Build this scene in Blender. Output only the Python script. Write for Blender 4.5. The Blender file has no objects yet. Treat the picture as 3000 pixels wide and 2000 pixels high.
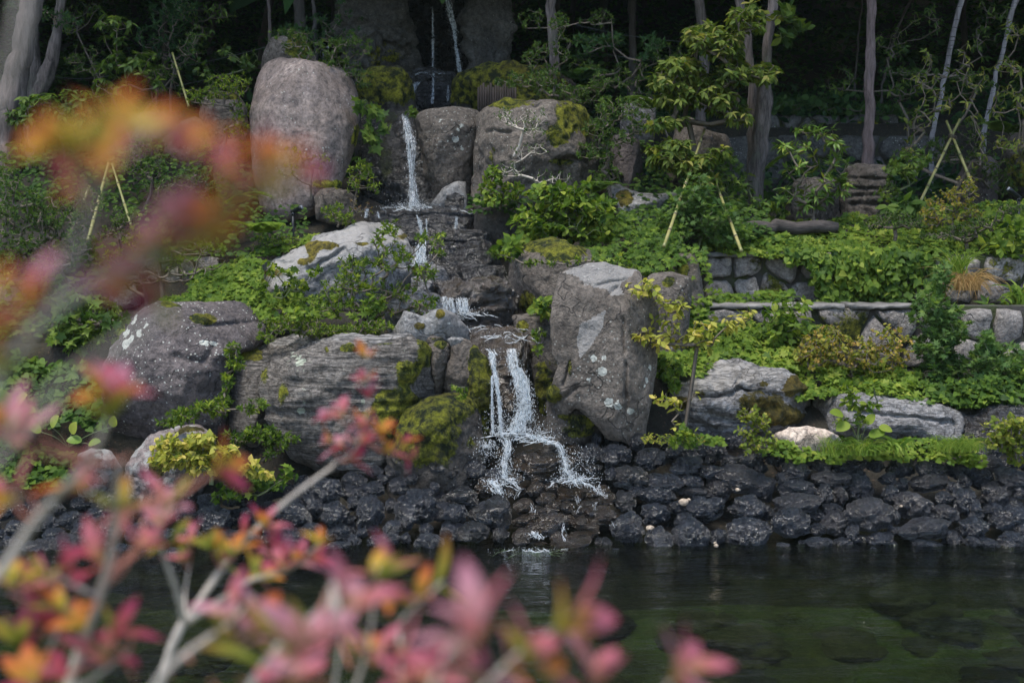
import bpy, math
import numpy as np
from mathutils import Vector, Matrix

sc = bpy.context.scene
R = math.radians
# ------------------------------------------------------------------ camera
CAM = np.array([0.0, 0.0, 1.9])
F = 3000 * 50 / 36.0
PITCH = math.atan(300 / F)
cd = bpy.data.cameras.new('camera')
cam = bpy.data.objects.new('camera', cd)
sc.collection.objects.link(cam)
cam.location = CAM
cam.rotation_euler = (R(90) - PITCH, 0, 0)
cd.lens = 50; cd.sensor_width = 36
cd.clip_start = 0.05; cd.clip_end = 400
cd.dof.use_dof = True
cd.dof.focus_distance = 10.4
cd.dof.aperture_fstop = 5.0
sc.camera = cam
# ------------------------------------------------------------------ light
wd = bpy.data.worlds.new('World'); sc.world = wd; wd.use_nodes = True
SUN_EL, SUN_AZ = 70, 215          # azimuth: 180 = behind the camera
wn = wd.node_tree.nodes; bg = wn['Background']
sky = wn.new('ShaderNodeTexSky'); sky.sky_type = 'NISHITA'; sky.sun_disc = False
sky.sun_elevation = R(SUN_EL); sky.sun_rotation = R(SUN_AZ)
sky.air_density = 1.0; sky.dust_density = 1.0; sky.ozone_density = 1.0
wd.node_tree.links.new(sky.outputs[0], bg.inputs[0]); bg.inputs[1].default_value = 0.13
sl = bpy.data.lights.new('sun', 'SUN'); sl.energy = 2.0; sl.angle = R(24); sl.color = (1, .95, .86)
sun = bpy.data.objects.new('sun', sl); sc.collection.objects.link(sun)
az, el = R(SUN_AZ), R(SUN_EL)
sd = Vector((math.sin(az) * math.cos(el), math.cos(az) * math.cos(el), math.sin(el)))
sun.rotation_euler = sd.to_track_quat('Z', 'Y').to_euler()
sun.location = (0, 0, 20)
sc.view_settings.view_transform = 'Standard'; sc.view_settings.look = 'None'
sc.view_settings.exposure = 1.25; sc.view_settings.gamma = 1.0
sc.render.engine = 'CYCLES'
sc.cycles.max_bounces = 6; sc.cycles.diffuse_bounces = 3; sc.cycles.glossy_bounces = 3
sc.cycles.transparent_max_bounces = 12; sc.cycles.transmission_bounces = 3

# ------------------------------------------------------------------ maths
def ray(px, py):
    px = np.asarray(px, float); py = np.asarray(py, float)
    a = (px - 1500) / F; b = (1000 - py) / F
    cp, sp = math.cos(PITCH), math.sin(PITCH)
    dy = cp + b * sp; dz = -sp + b * cp
    return np.stack([a / dy, np.ones_like(a), dz / dy], -1)
def W(px, py, Y):
    d = ray(px, py); Y = np.asarray(Y, float)
    return CAM + d * Y[..., None]
def pm(n, Y): return n / F * Y              # pixels of the photo -> metres at distance Y
def Q(k, pts):
    """notes were taken on enlarged crops of the photo: crop -> (x offset, y offset, scale)"""
    ox, oy, s = {1: (0, 0, 2.24), 2: (700, 0, 2.24), 3: (1400, 0, 2.24), 4: (2100, 0, 2.24), 5: (0, 600, 2.24), 6: (700, 600, 2.24),
                 7: (1400, 600, 2.24), 8: (2000, 600, 2.24), 9: (0, 1200, 1.96), 10: (900, 1200, 1.96), 11: (2000, 1200, 1.96)}[k]
    return [(ox + x / s, oy + y / s) for x, y in pts]

def _hash(ix, iy, iz, s):
    with np.errstate(over='ignore'):
        h = (ix.astype(np.uint32) * np.uint32(374761393) + iy.astype(np.uint32) * np.uint32(668265263)
             + iz.astype(np.uint32) * np.uint32(2147483647) + np.uint32(s * 974634777 % 4294967295))
        h = (h ^ (h >> np.uint32(13))) * np.uint32(1274126177)
        h = (h ^ (h >> np.uint32(16))) * np.uint32(2246822519)
    return ((h ^ (h >> np.uint32(15))) & np.uint32(0xffffff)).astype(float) / 0xffffff
def vnoise(p, s=0):
    i = np.floor(p).astype(np.int64); f = p - i; u = f * f * f * (f * (f * 6 - 15) + 10)
    o = 0
    for dx in (0, 1):
        for dy in (0, 1):
            for dz in (0, 1):
                w = (u[..., 0] if dx else 1 - u[..., 0]) * (u[..., 1] if dy else 1 - u[..., 1]) * (u[..., 2] if dz else 1 - u[..., 2])
                o = o + w * _hash(i[..., 0] + dx, i[..., 1] + dy, i[..., 2] + dz, s)
    return o * 2 - 1
def fbm(p, oct=4, s=0, gain=.5):
    a, o, t = 1.0, 0, 0
    for k in range(oct):
        o = o + a * vnoise(p * 2 ** k + 17.3 * k, s + k); t += a; a *= gain
    return o / t
def ridged(p, oct=4, s=0):
    a, o, t = 1.0, 0, 0
    for k in range(oct):
        o = o + a * (1 - np.abs(vnoise(p * 2 ** k + 9.1 * k, s + k)) * 2); t += a; a *= .5
    return o / t
def sstep(a, b, x):
    t = np.clip((x - a) / (b - a), 0, 1); return t * t * (3 - 2 * t)

# terrain -----------------------------------------------------------
LY = [0, 5, 7.6, 8.4, 8.75, 9.05, 9.35, 9.7, 10.0, 10.3, 10.6, 11.3, 12.0, 12.6, 13.2, 14.5, 16, 18, 24, 32, 46]
LZ = [-.9, -.8, -.6, -.4, -.24, -.08, .08, .27, .75, 1.12, 1.2, 1.42, 1.75, 2.0, 2.25, 2.6, 2.9, 3.5, 5.0, 7.6, 15]
RY = [0, 5, 7.6, 8.4, 8.75, 9.05, 9.35, 9.7, 10.1, 10.6, 11.05, 11.06, 11.8, 11.81, 13, 14, 16, 16.01, 18, 24, 32, 46]
RZ = [-.9, -.8, -.6, -.4, -.24, -.08, .08, .27, .6, .8, .92, 1.30, 1.36, 1.70, 1.98, 2.2, 2.55, 3.15, 3.5, 5.0, 7.6, 15]
def chan(y): return np.interp(y, [9.4, 10.3, 11, 12, 12.8, 13.4, 15, 17], [.05, .0, -.15, -.3, -.55, -.9, -.75, -.7])
def ht(x, y):
    x = np.asarray(x, float); y = np.asarray(y, float)
    w = sstep(1.0, 1.3, x)
    z = np.interp(y, LY, LZ) * (1 - w) + np.interp(y, RY, RZ) * w
    d = np.abs(x - chan(y)); c = np.exp(-(d / .33) ** 2) * sstep(9.6, 10.2, y) * (1 - sstep(15.5, 17, y))
    z = z - .25 * c
    p = np.stack([x * 1.3, y * 1.3, x * 0], -1)
    return z + .05 * fbm(p, 3, 5) * sstep(8, 9.4, y) + .25 * fbm(p * .3, 2, 8) * sstep(16, 22, y)
def G(px, Y, dz=0.0):
    x = (np.asarray(px, float) - 1500) / F * Y * 1.0
    x = W(px, 700, Y)[..., 0] if np.ndim(px) == 0 else x
    z = ht(x, Y)
    return np.stack([np.asarray(x, float), np.asarray(Y, float) + 0 * np.asarray(x), z + dz], -1)

# ------------------------------------------------------------------ objects
COL = sc.collection
def link(o): COL.objects.link(o); return o
def meta(o, label=None, cat=None, group=None, kind=None):
    if label: o['label'] = label
    if cat: o['category'] = cat
    if group: o['group'] = group
    if kind: o['kind'] = kind
    return o
def empty(name, loc, label, cat, group=None):
    o = bpy.data.objects.new(name, None); o.location = tuple(float(v) for v in loc); o.empty_display_size = .1
    link(o); return meta(o, label, cat, group)
def mesh_np(name, V, Fc, mat=None, smooth=True, attrs=None):
    """Fc: list of (n,k) index arrays"""
    me = bpy.data.meshes.new(name)
    V = np.asarray(V, np.float32); Fc = [np.asarray(f, np.int32) for f in (Fc if isinstance(Fc, list) else [Fc]) if len(f)]
    me.vertices.add(len(V)); me.vertices.foreach_set('co', V.ravel())
    nl = sum(f.size for f in Fc); npoly = sum(len(f) for f in Fc)
    me.loops.add(nl); me.loops.foreach_set('vertex_index', np.concatenate([f.ravel() for f in Fc]))
    me.polygons.add(npoly)
    tot = np.concatenate([np.full(len(f), f.shape[1], np.int32) for f in Fc])
    st = np.concatenate([[0], np.cumsum(tot)[:-1]]).astype(np.int32)
    me.polygons.foreach_set('loop_start', st); me.polygons.foreach_set('loop_total', tot)
    me.polygons.foreach_set('use_smooth', np.full(npoly, smooth))
    if attrs:
        for k, a in attrs.items():
            at = me.attributes.new(k, 'FLOAT', 'POINT'); at.data.foreach_set('value', np.asarray(a, np.float32))
    me.update(calc_edges=True); me.validate()
    if mat: me.materials.append(mat)
    return me
def obj_np(name, V, Fc, mat, parent=None, loc=None, smooth=True, attrs=None):
    """V in world space; origin placed at loc (top-level) or relative to the parent"""
    V = np.asarray(V, float)
    if parent is not None:
        o0 = np.array(parent_origin(parent)); V = V - o0; lo = (0, 0, 0)
    else:
        o0 = np.array(loc if loc is not None else (0, 0, 0), float); V = V - o0; lo = tuple(float(v) for v in o0)
    o = bpy.data.objects.new(name, mesh_np(name, V, Fc, mat, smooth, attrs)); o.location = lo; link(o)
    if parent is not None: o.parent = parent
    return o
def parent_origin(p):
    v = Vector((0, 0, 0))
    while p is not None: v += p.location; p = p.parent
    return v

class Geo:
    def __init__(s): s.V = []; s.F = {}; s.n = 0; s.T = []
    def add(s, V, Fs, tint=.5):
        V = np.asarray(V, float)
        for f in (Fs if isinstance(Fs, list) else [Fs]):
            f = np.asarray(f)
            if len(f): s.F.setdefault(f.shape[1], []).append(f + s.n)
        s.V.append(V); s.n += len(V)
        s.T.append(np.full(len(V), tint) if np.isscalar(tint) else np.asarray(tint))
    def out(s): return np.concatenate(s.V), [np.concatenate(v) for v in s.F.values()], {'tint': np.concatenate(s.T)}
    def obj(s, name, mat, parent=None, loc=None, smooth=True):
        V, Fc, A = s.out(); return obj_np(name, V, Fc, mat, parent, loc, smooth, A)
def tube(g, pts, rad, sides=5, tint=.5, cap=True):
    pts = np.asarray(pts, float); n = len(pts); rad = np.broadcast_to(rad, (n,))
    t = np.gradient(pts, axis=0); t /= np.linalg.norm(t, axis=1, keepdims=True) + 1e-9
    ref = np.array([.13, .98, .11]) if abs(t[0][1]) < .9 else np.array([1., 0, 0])
    a = np.cross(t, ref); a /= np.linalg.norm(a, axis=1, keepdims=True) + 1e-9; b = np.cross(t, a)
    th = np.arange(sides) * 2 * math.pi / sides
    V = pts[:, None] + rad[:, None, None] * (a[:, None] * np.cos(th)[None, :, None] + b[:, None] * np.sin(th)[None, :, None])
    i = np.arange(n - 1)[:, None] * sides; j = np.arange(sides)[None]; k = (j + 1) % sides
    q = np.stack([i + j, i + k, i + sides + k, i + sides + j], -1).reshape(-1, 4)
    fs = [q]
    if cap: fs += [np.array([list(range(sides))[::-1]]), np.array([[(n - 1) * sides + m for m in range(sides)]])]
    g.add(V.reshape(-1, 3), fs, tint)
def smooth_path(pts, n, wob=0, seed=0):
    pts = np.asarray(pts, float); s = np.concatenate([[0], np.cumsum(np.linalg.norm(np.diff(pts, axis=0), axis=1))])
    u = np.linspace(0, s[-1], n)
    # Catmull-Rom by cubic hermite on arc length
    m = np.gradient(pts, s, axis=0) if len(pts) > 2 else np.repeat((pts[1:] - pts[:1]) / (s[-1] + 1e-9), 2, 0)
    k = np.clip(np.searchsorted(s, u, side='right') - 1, 0, len(s) - 2); h = s[k + 1] - s[k]; t = ((u - s[k]) / h)[:, None]; h = h[:, None]
    o = (2 * t ** 3 - 3 * t ** 2 + 1) * pts[k] + (t ** 3 - 2 * t ** 2 + t) * h * m[k] + (-2 * t ** 3 + 3 * t ** 2) * pts[k + 1] + (t ** 3 - t ** 2) * h * m[k + 1]
    if wob: o = o + wob * np.stack([vnoise(np.stack([u * 9, u * 0 + 3 * c, u * 0 + seed], -1), c) for c in range(3)], -1)
    return o

# ------------------------------------------------------------------ materials
class NT:
    def __init__(s, name):
        s.m = bpy.data.materials.new(name); s.m.use_nodes = True; s.t = s.m.node_tree; s.t.nodes.clear()
        s.out = s.n('OutputMaterial')
    def n(s, ty, **kw):
        nd = s.t.nodes.new('ShaderNode' + ty)
        ins = kw.pop('i', {})
        for k, v in kw.items(): setattr(nd, k, v)
        for k, v in ins.items(): s.put(nd.inputs[k], v)
        return nd
    def put(s, sock, v):
        if isinstance(v, bpy.types.NodeSocket): s.t.links.new(v, sock)
        elif isinstance(v, bpy.types.Node): s.t.links.new(v.outputs[0], sock)
        else:
            if sock.type == 'RGBA' and not isinstance(v, tuple): v = (v, v, v)
            if isinstance(v, tuple) and len(v) == 3 and sock.type == 'RGBA': v = v + (1,)
            sock.default_value = v
    def coord(s, which='Object'): return s.n('TexCoord').outputs[which]
    def mapping(s, v, scale=(1, 1, 1), rot=(0, 0, 0)): return s.n('Mapping', i={'Vector': v, 'Scale': scale, 'Rotation': rot}).outputs[0]
    def noise(s, v, scale, detail=4, rough=.6, dist=0): return s.n('TexNoise', i={'Vector': v, 'Scale': scale, 'Detail': detail, 'Roughness': rough, 'Distortion': dist}).outputs[0]
    def voro(s, v, scale, feature='F1', rnd=1): return s.n('TexVoronoi', feature=feature, i={'Vector': v, 'Scale': scale, 'Randomness': rnd}).outputs[0]
    def ramp(s, f, stops, interp='LINEAR'):
        nd = s.n('ValToRGB', i={'Fac': f}); r = nd.color_ramp; r.interpolation = interp
        while len(r.elements) < len(stops): r.elements.new(.5)
        for e, (p, c) in zip(r.elements, stops):
            e.position = p; e.color = (c, c, c, 1) if not isinstance(c, tuple) else c + (1,)
        return nd.outputs[0]
    def mix(s, f, a, b, mode='MIX'):
        nd = s.n('MixRGB', blend_type=mode); s.put(nd.inputs[0], f); s.put(nd.inputs[1], a); s.put(nd.inputs[2], b); return nd.outputs[0]
    def math(s, op, a, b=0.0, clamp=False):
        nd = s.n('Math', operation=op, use_clamp=clamp); s.put(nd.inputs[0], a); s.put(nd.inputs[1], b); return nd.outputs[0]
    def attr(s, name): return s.n('Attribute', attribute_name=name).outputs['Fac']
    def bump(s, h, strength=.5, dist=.02, normal=None):
        nd = s.n('Bump', i={'Height': h, 'Strength': strength, 'Distance': dist})
        if normal is not None: s.put(nd.inputs['Normal'], normal)
        return nd.outputs[0]
    def bsdf(s, **kw):
        nd = s.n('BsdfPrincipled')
        for k, v in kw.items(): s.put(nd.inputs[k.replace('_', ' ')], v)
        return nd
    def done(s, sh): s.t.links.new(sh.outputs[0] if isinstance(sh, bpy.types.Node) else sh, s.out.inputs[0]); return s.m

def rock_mat(name, c1, c2, c3, rough=.85, bump=.6, strata=None, moss=((.035, .05, .008), (.13, .15, .02)), lich=(.55, .56, .5),
             streak=0, coat=0.0, speck=.5, fine=1.0, lump=0):
    m = NT(name); v = m.coord()
    # shift the pattern from stone to stone
    inf = m.n('ObjectInfo').outputs['Random']
    v = m.n('VectorMath', operation='ADD', i={0: v, 1: m.n('CombineXYZ', i={0: m.math('MULTIPLY', inf, 37.0), 1: m.math('MULTIPLY', inf, 11.0), 2: inf}).outputs[0]}).outputs[0]
    big = m.noise(v, 2.2, 4, .62, .3); mid = m.noise(v, 11, 5, .72); fin = m.noise(v, 30, 5, .78)
    col = m.mix(m.ramp(big, [(.32, 0.), (.68, 1.)]), c1, c2)
    col = m.mix(m.ramp(mid, [(.45, 0.), (.75, .8)]), col, c3)
    col = m.mix(.8, col, m.ramp(fin, [(.36, .35), (.5, .95), (.64, 1.45)]), 'MULTIPLY')
    pa = m.attr('pale'); col = m.mix(m.math('MULTIPLY', m.ramp(m.math('ADD', pa, m.math('MULTIPLY', m.math('SUBTRACT', m.noise(v, 14, 4), .5), .8)), [(.42, 0.), (.55, 1.)]), .9), col, m.mix(fin, (.17, .16, .15), (.38, .36, .34)))
    h = m.math('ADD', m.math('MULTIPLY', mid, 1.0), m.math('MULTIPLY', fin, .6 * fine))
    pit = m.voro(v, 34); h = m.math('ADD', h, m.math('MULTIPLY', m.ramp(pit, [(0, 0.), (.35, 1.)]), .12))
    if lump: h = m.math('ADD', h, m.math('MULTIPLY', m.voro(m.mapping(v, (1, 1, 1.0)), lump), 1.1))
    ck = m.ramp(m.voro(m.n('VectorMath', operation='ADD', i={0: v, 1: m.n('TexNoise', i={'Vector': v, 'Scale': 3.0, 'Detail': 3.0}).outputs[1]}).outputs[0], 1.3, 'DISTANCE_TO_EDGE'), [(0, 0.), (.014, 1.)])
    ck = m.math('MAXIMUM', ck, m.ramp(m.noise(v, 1.7, 2), [(.46, 0.), (.54, 1.)]))
    h = m.math('ADD', h, m.math('MULTIPLY', ck, .35))
    col = m.mix(m.ramp(ck, [(0, .6), (1, 0.)]), col, (.02, .018, .018))
    if strata:
        rot, sc_, amt = strata
        sv = m.mapping(v, (1.1, 1.1, sc_), rot)
        sn = m.noise(sv, 2.0, 6, .65, .45)
        ln = m.ramp(sn, [(.38, 0.), (.43, 1.), (.50, .9), (.52, .15), (.55, 1.), (.62, .9), (.64, .2), (.68, 1.)])
        h = m.math('ADD', h, m.math('MULTIPLY', ln, amt * 1.6))
        col = m.mix(amt * .8, col, m.ramp(ln, [(0, .28), (1, 1.15)]), 'MULTIPLY')
    if streak:
        sv = m.mapping(v, (5, 5, .45)); col = m.mix(streak, col, m.ramp(m.noise(sv, 1.6, 5, .6), [(.3, .45), (.7, 1.5)]), 'MULTIPLY')
    # white specks and lichen rosettes, where the lich attribute is raised
    la = m.attr('lich')
    sp = m.math('LESS_THAN', m.math('ADD', m.voro(v, 30), m.math('MULTIPLY', m.noise(v, 60, 2), .2)), .3)
    sp = m.math('MULTIPLY', sp, m.math('GREATER_THAN', m.math('ADD', m.noise(v, 5, 3), m.math('MULTIPLY', la, .5)), .60))
    ro = m.math('LESS_THAN', m.math('ADD', m.voro(v, 11), m.math('MULTIPLY', m.noise(v, 45, 3), .45)), m.math('MULTIPLY', la, .85))
    lm = m.math('MAXIMUM', m.math('MULTIPLY', sp, speck), ro, True)
    lm = m.math('MULTIPLY', lm, m.ramp(fin, [(.3, .55), (.6, 1.)]))
    col = m.mix(lm, col, lich)
    # moss
    ma = m.attr('moss'); mn = m.noise(v, 9, 5, .7)
    mm = m.ramp(m.math('ADD', ma, m.math('MULTIPLY', m.math('SUBTRACT', mn, .5), 1.15)), [(.43, 0.), (.53, 1.)])
    mfine = m.noise(v, 55, 5, .8); mcol = m.mix(m.ramp(m.noise(v, 16, 3), [(.4, 0.), (.64, 1.)]), moss[0], moss[1])
    mcol = m.mix(.8, mcol, m.ramp(mfine, [(.35, .35), (.68, 1.6)]), 'MULTIPLY')
    mcol = m.mix(m.ramp(m.noise(v, 4, 2), [(.55, 0.), (.75, .5)]), mcol, (.13, .085, .02))
    col = m.mix(mm, col, mcol)
    hh = m.mix(mm, h, m.math('ADD', m.math('MULTIPLY', mfine, 2.2), m.math('MULTIPLY', m.noise(v, 26, 3), 1.5)))
    nb = m.bump(hh, min(1, bump * 1.25), .045)
    rg = m.mix(mm, m.ramp(mid, [(.3, rough - .12), (.7, min(1, rough + .1))]), .95)
    b = m.bsdf(Base_Color=col, Roughness=rg, Normal=nb, Specular_IOR_Level=.35 if rough > .6 else .6)
    if coat: b.inputs['Coat Weight'].default_value = coat; b.inputs['Coat Roughness'].default_value = .14; b.inputs['Coat IOR'].default_value = 1.8; m.put(b.inputs['Coat Normal'], nb)
    return m.done(b)

MOSSY = ((.035, .05, .005), (.34, .34, .03))
M = {}
M['rock_brown'] = rock_mat('brown_grey_rock', (.108, .09, .074), (.19, .162, .137), (.072, .06, .052), moss=MOSSY, bump=.8)
M['rock_egg'] = rock_mat('smooth_brown_rock', (.165, .125, .105), (.25, .20, .175), (.10, .085, .085), bump=.22, streak=.6, speck=.5, moss=MOSSY)
M['rock_grey'] = rock_mat('pale_grey_rock', (.19, .185, .18), (.29, .28, .27), (.12, .115, .11), bump=.5, moss=((.06, .05, .01), (.20, .16, .02)))
M['rock_dark'] = rock_mat('dark_lichen_rock', (.085, .072, .072), (.15, .125, .12), (.05, .045, .048), bump=.75, moss=MOSSY, speck=.8)
M['rock_strata'] = rock_mat('grained_rock', (.155, .137, .12), (.255, .232, .21), (.10, .088, .076), bump=.7, strata=((0, R(15), 0), 14, .85), moss=MOSSY, lich=(.5, .54, .42))
M['rock_slate'] = rock_mat('slaty_rock', (.19, .185, .185), (.29, .28, .275), (.12, .11, .105), bump=.65, strata=((0, R(10), 0), 7, .45), moss=((.05, .045, .008), (.16, .12, .018)))
M['rock_white'] = rock_mat('white_crusted_rock', (.16, .13, .12), (.25, .21, .2), (.1, .08, .08), bump=.7, moss=((.06, .05, .01), (.16, .14, .02)), lich=(.30, .295, .28))
M['rock_beige'] = rock_mat('beige_rock', (.46, .37, .30), (.58, .48, .40), (.34, .26, .21), bump=.4, moss=MOSSY)
M['rock_wall'] = rock_mat('wall_stone', (.21, .185, .17), (.36, .33, .30), (.14, .12, .11), bump=.8, moss=MOSSY, speck=.4)
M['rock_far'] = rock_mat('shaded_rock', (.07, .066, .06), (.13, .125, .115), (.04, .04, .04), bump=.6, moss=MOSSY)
M['rock_wet'] = rock_mat('wet_black_rock', (.022, .020, .020), (.05, .044, .042), (.014, .012, .012), rough=.30, bump=1.0, moss=((.012, .018, .003), (.05, .06, .008)), lump=13, strata=((0, R(4), 0), 5, .35), coat=.5, speck=.15)
M['rock_stream'] = rock_mat('wet_brown_rock', (.028, .018, .011), (.062, .038, .018), (.016, .012, .009), rough=.2, bump=1.0, moss=((.012, .018, .003), (.05, .05, .008)), lump=16, coat=.8, speck=.1)
M['rock_mossdark'] = rock_mat('mossy_dark_rock', (.045, .04, .036), (.085, .075, .065), (.03, .026, .025), rough=.7, bump=.9, moss=((.016, .026, .003), (.26, .27, .018)), speck=.1)

def lava_mat(name, a, b, rough, coat, red=.35):
    m = NT(name); v = m.coord(); inf = m.n('ObjectInfo').outputs['Random']
    v = m.n('VectorMath', operation='ADD', i={0: v, 1: m.n('CombineXYZ', i={0: m.math('MULTIPLY', inf, 31.0), 1: inf, 2: inf}).outputs[0]}).outputs[0]
    n1 = m.noise(v, 1.3, 5, .65, .4); n2 = m.noise(v, 3.6, 6, .7, .5); n3 = m.noise(v, 13, 3, .7)
    col = m.mix(m.ramp(n1, [(.3, 0.), (.7, 1.)]), a, b)
    col = m.mix(m.math('MULTIPLY', m.ramp(n2, [(.52, 0.), (.72, 1.)]), red), col, (.10, .082, .078))
    col = m.mix(m.math('MULTIPLY', m.math('LESS_THAN', m.voro(v, 12), .08), m.math('GREATER_THAN', n1, .62)), col, (.25, .23, .22))
    h = m.math('ADD', m.math('MULTIPLY', n2, 1.0), m.math('MULTIPLY', n3, .22))
    h = m.math('SUBTRACT', h, m.math('MULTIPLY', m.ramp(m.voro(v, 6.5), [(0, 1.), (.3, 0.)]), .35))
    nb = m.bump(h, 1., .22)
    br = m.bsdf(Base_Color=col, Roughness=m.ramp(n1, [(.3, rough - .1), (.7, rough + .12)]), Normal=nb, Specular_IOR_Level=.8)
    br.inputs['Coat Weight'].default_value = coat; br.inputs['Coat Roughness'].default_value = .16; br.inputs['Coat IOR'].default_value = 1.9; m.put(br.inputs['Coat Normal'], nb)
    return m.done(br)
M['lava'] = lava_mat('black_lava', (.009, .0105, .016), (.036, .039, .054), .30, 1.0, .3)
M['lava_pale'] = lava_mat('dusty_lava', (.026, .025, .030), (.070, .064, .068), .36, .7, .6)
M['lava_wet'] = lava_mat('wet_lava', (.012, .011, .012), (.034, .028, .022), .22, 1.0)
M['lava_brown'] = lava_mat('wet_brown_cobble', (.026, .016, .008), (.085, .050, .018), .2, 1.0)
M['pebble'] = rock_mat('tan_pebble', (.32, .25, .18), (.42, .34, .26), (.22, .17, .13), bump=.3)

def leaf_mat(name, stops, trans=.42, rough=.55, spec=.16, vein=.25):
    stops = [(a * 1.32, b * 1.12, c * .78) for a, b, c in stops]; m = NT(name); t = m.attr('tint')
    col = m.ramp(t, [(i / (len(stops) - 1), c) for i, c in enumerate(stops)])
    n = m.noise(m.coord(), 40, 3, .6)
    col = m.mix(vein, col, m.ramp(n, [(.3, .6), (.7, 1.35)]), 'MULTIPLY')
    b = m.bsdf(Base_Color=col, Roughness=rough, Specular_IOR_Level=spec)
    tr = m.n('BsdfTranslucent', i={'Color': m.mix(1.0, col, (1.25, 1.3, .7), 'MULTIPLY')})
    return m.done(m.n('MixShader', i={0: trans, 1: b.outputs[0], 2: tr.outputs[0]}))
M['lf_azalea'] = leaf_mat('azalea_leaf', [(.022, .052, .015), (.05, .105, .022), (.11, .19, .032), (.22, .30, .05)])
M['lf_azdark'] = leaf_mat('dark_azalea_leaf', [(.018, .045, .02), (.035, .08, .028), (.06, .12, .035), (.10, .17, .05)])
M['lf_ivy'] = leaf_mat('ivy_leaf', [(.022, .058, .018), (.055, .12, .025), (.11, .195, .036), (.22, .30, .07)])
M['lf_vine'] = leaf_mat('vine_leaf', [(.022, .06, .02), (.05, .11, .03), (.09, .165, .045), (.16, .24, .07)])
M['lf_mug'] = leaf_mat('mugwort_leaf', [(.03, .08, .03), (.05, .115, .045), (.08, .16, .06), (.13, .22, .07)])
M['lf_yellow'] = leaf_mat('yellow_leaf', [(.10, .16, .035), (.20, .26, .06), (.31, .35, .10), (.42, .40, .15)])
M['lf_gold'] = leaf_mat('golden_leaf', [(.08, .13, .03), (.16, .20, .045), (.26, .26, .075), (.36, .27, .12)])
M['lf_tree'] = leaf_mat('tree_leaf', [(.025, .06, .018), (.055, .105, .026), (.105, .16, .04), (.20, .22, .085)])
M['lf_rhodo'] = leaf_mat('rhododendron_leaf', [(.03, .075, .02), (.06, .13, .03), (.10, .18, .05), (.24, .28, .06)], trans=.2, rough=.35)
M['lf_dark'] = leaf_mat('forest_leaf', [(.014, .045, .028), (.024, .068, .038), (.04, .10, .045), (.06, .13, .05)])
M['lf_fern'] = leaf_mat('fern_leaf', [(.04, .10, .02), (.08, .16, .03), (.13, .23, .04), (.2, .3, .05)])
M['lf_grass'] = leaf_mat('grass_blade', [(.05, .12, .02), (.09, .18, .03), (.15, .25, .05), (.3, .34, .1)])
M['lf_dry'] = leaf_mat('dry_blade', [(.16, .12, .06), (.25, .18, .10), (.33, .25, .15), (.2, .22, .07)])
M['lf_red'] = leaf_mat('reddish_leaf', [(.05, .09, .03), (.10, .11, .04), (.18, .12, .06), (.22, .09, .07)])

def bark_mat(name, a, b, c, scale=1., bump=.8, rings=0, spots=0):
    m = NT(name); v = m.coord()
    f = m.noise(m.mapping(v, (8 * scale, 8 * scale, 1.1 * scale)), 3, 6, .75, .5); g = m.noise(v, 5, 4)
    col = m.mix(m.ramp(f, [(.35, 0.), (.6, 1.)]), a, b); col = m.mix(m.ramp(g, [(.5, 0.), (.72, .8)]), col, c)
    h = f
    if rings:
        rr = m.noise(m.mapping(v, (3, 3, 26)), 2, 4, .6); k = m.ramp(rr, [(.56, 0.), (.62, 1.)])
        col = m.mix(m.math('MULTIPLY', k, .85), col, (.03, .026, .025)); h = m.math('SUBTRACT', f, k)
    return m.done(m.bsdf(Base_Color=col, Roughness=.9, Normal=m.bump(h, bump, .03)))
M['bark'] = bark_mat('grey_brown_bark', (.03, .024, .021), (.20, .165, .15), (.12, .13, .09), bump=1.)
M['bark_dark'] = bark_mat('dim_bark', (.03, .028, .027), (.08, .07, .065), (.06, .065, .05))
M['bark_red'] = bark_mat('reddish_cedar_bark', (.055, .038, .034), (.22, .16, .15), (.15, .12, .11))
M['bark_pale'] = bark_mat('pale_pink_bark', (.05, .04, .037), (.17, .135, .125), (.12, .10, .095))
M['bark_birch'] = bark_mat('birch_bark', (.17, .155, .155), (.30, .28, .285), (.12, .11, .10), bump=.35, rings=1)
M['twig'] = bark_mat('twig_bark', (.06, .05, .04), (.16, .13, .10), (.1, .09, .06), scale=6, bump=.2)
M['twig_pale'] = bark_mat('pale_twig_bark', (.30, .26, .22), (.45, .40, .34), (.25, .22, .18), scale=6, bump=.2)
m = NT('green_stem'); M['stem'] = m.done(m.bsdf(Base_Color=m.mix(m.noise(m.coord(), 12), (.06, .11, .03), (.11, .10, .05)), Roughness=.6))
m = NT('bamboo'); M['bamboo'] = m.done(m.bsdf(Base_Color=m.mix(m.ramp(m.noise(m.coord(), 6, 4), [(.35, 0.), (.65, 1.)]), (.13, .15, .04), (.28, .25, .10)), Roughness=.45))
m = NT('bamboo_joint'); M['joint'] = m.done(m.bsdf(Base_Color=m.mix(m.noise(m.coord(), 30), (.12, .10, .05), (.05, .045, .03)), Roughness=.7))
m = NT('twine'); M['twine'] = m.done(m.bsdf(Base_Color=m.mix(m.noise(m.coord(), 90), (.03, .025, .02), (.07, .05, .04)), Roughness=.9))
m = NT('black_metal'); M['metal'] = m.done(m.bsdf(Base_Color=m.mix(m.noise(m.coord(), 40), (.012, .014, .018), (.025, .027, .03)), Roughness=.38, Metallic=.3))
m = NT('lamp_glass'); M['glass'] = m.done(m.bsdf(Base_Color=m.mix(m.noise(m.coord(), 40), (.2, .22, .25), (.3, .32, .35)), Roughness=.12))
m = NT('galvanised_wire'); M['wire'] = m.done(m.bsdf(Base_Color=m.mix(m.noise(m.coord(), 20), (.08, .09, .09), (.14, .15, .15)), Roughness=.5, Metallic=.4))
m = NT('old_wood'); v = m.coord(); f = m.noise(m.mapping(v, (1.5, 12, 12)), 3, 6, .7)
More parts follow.
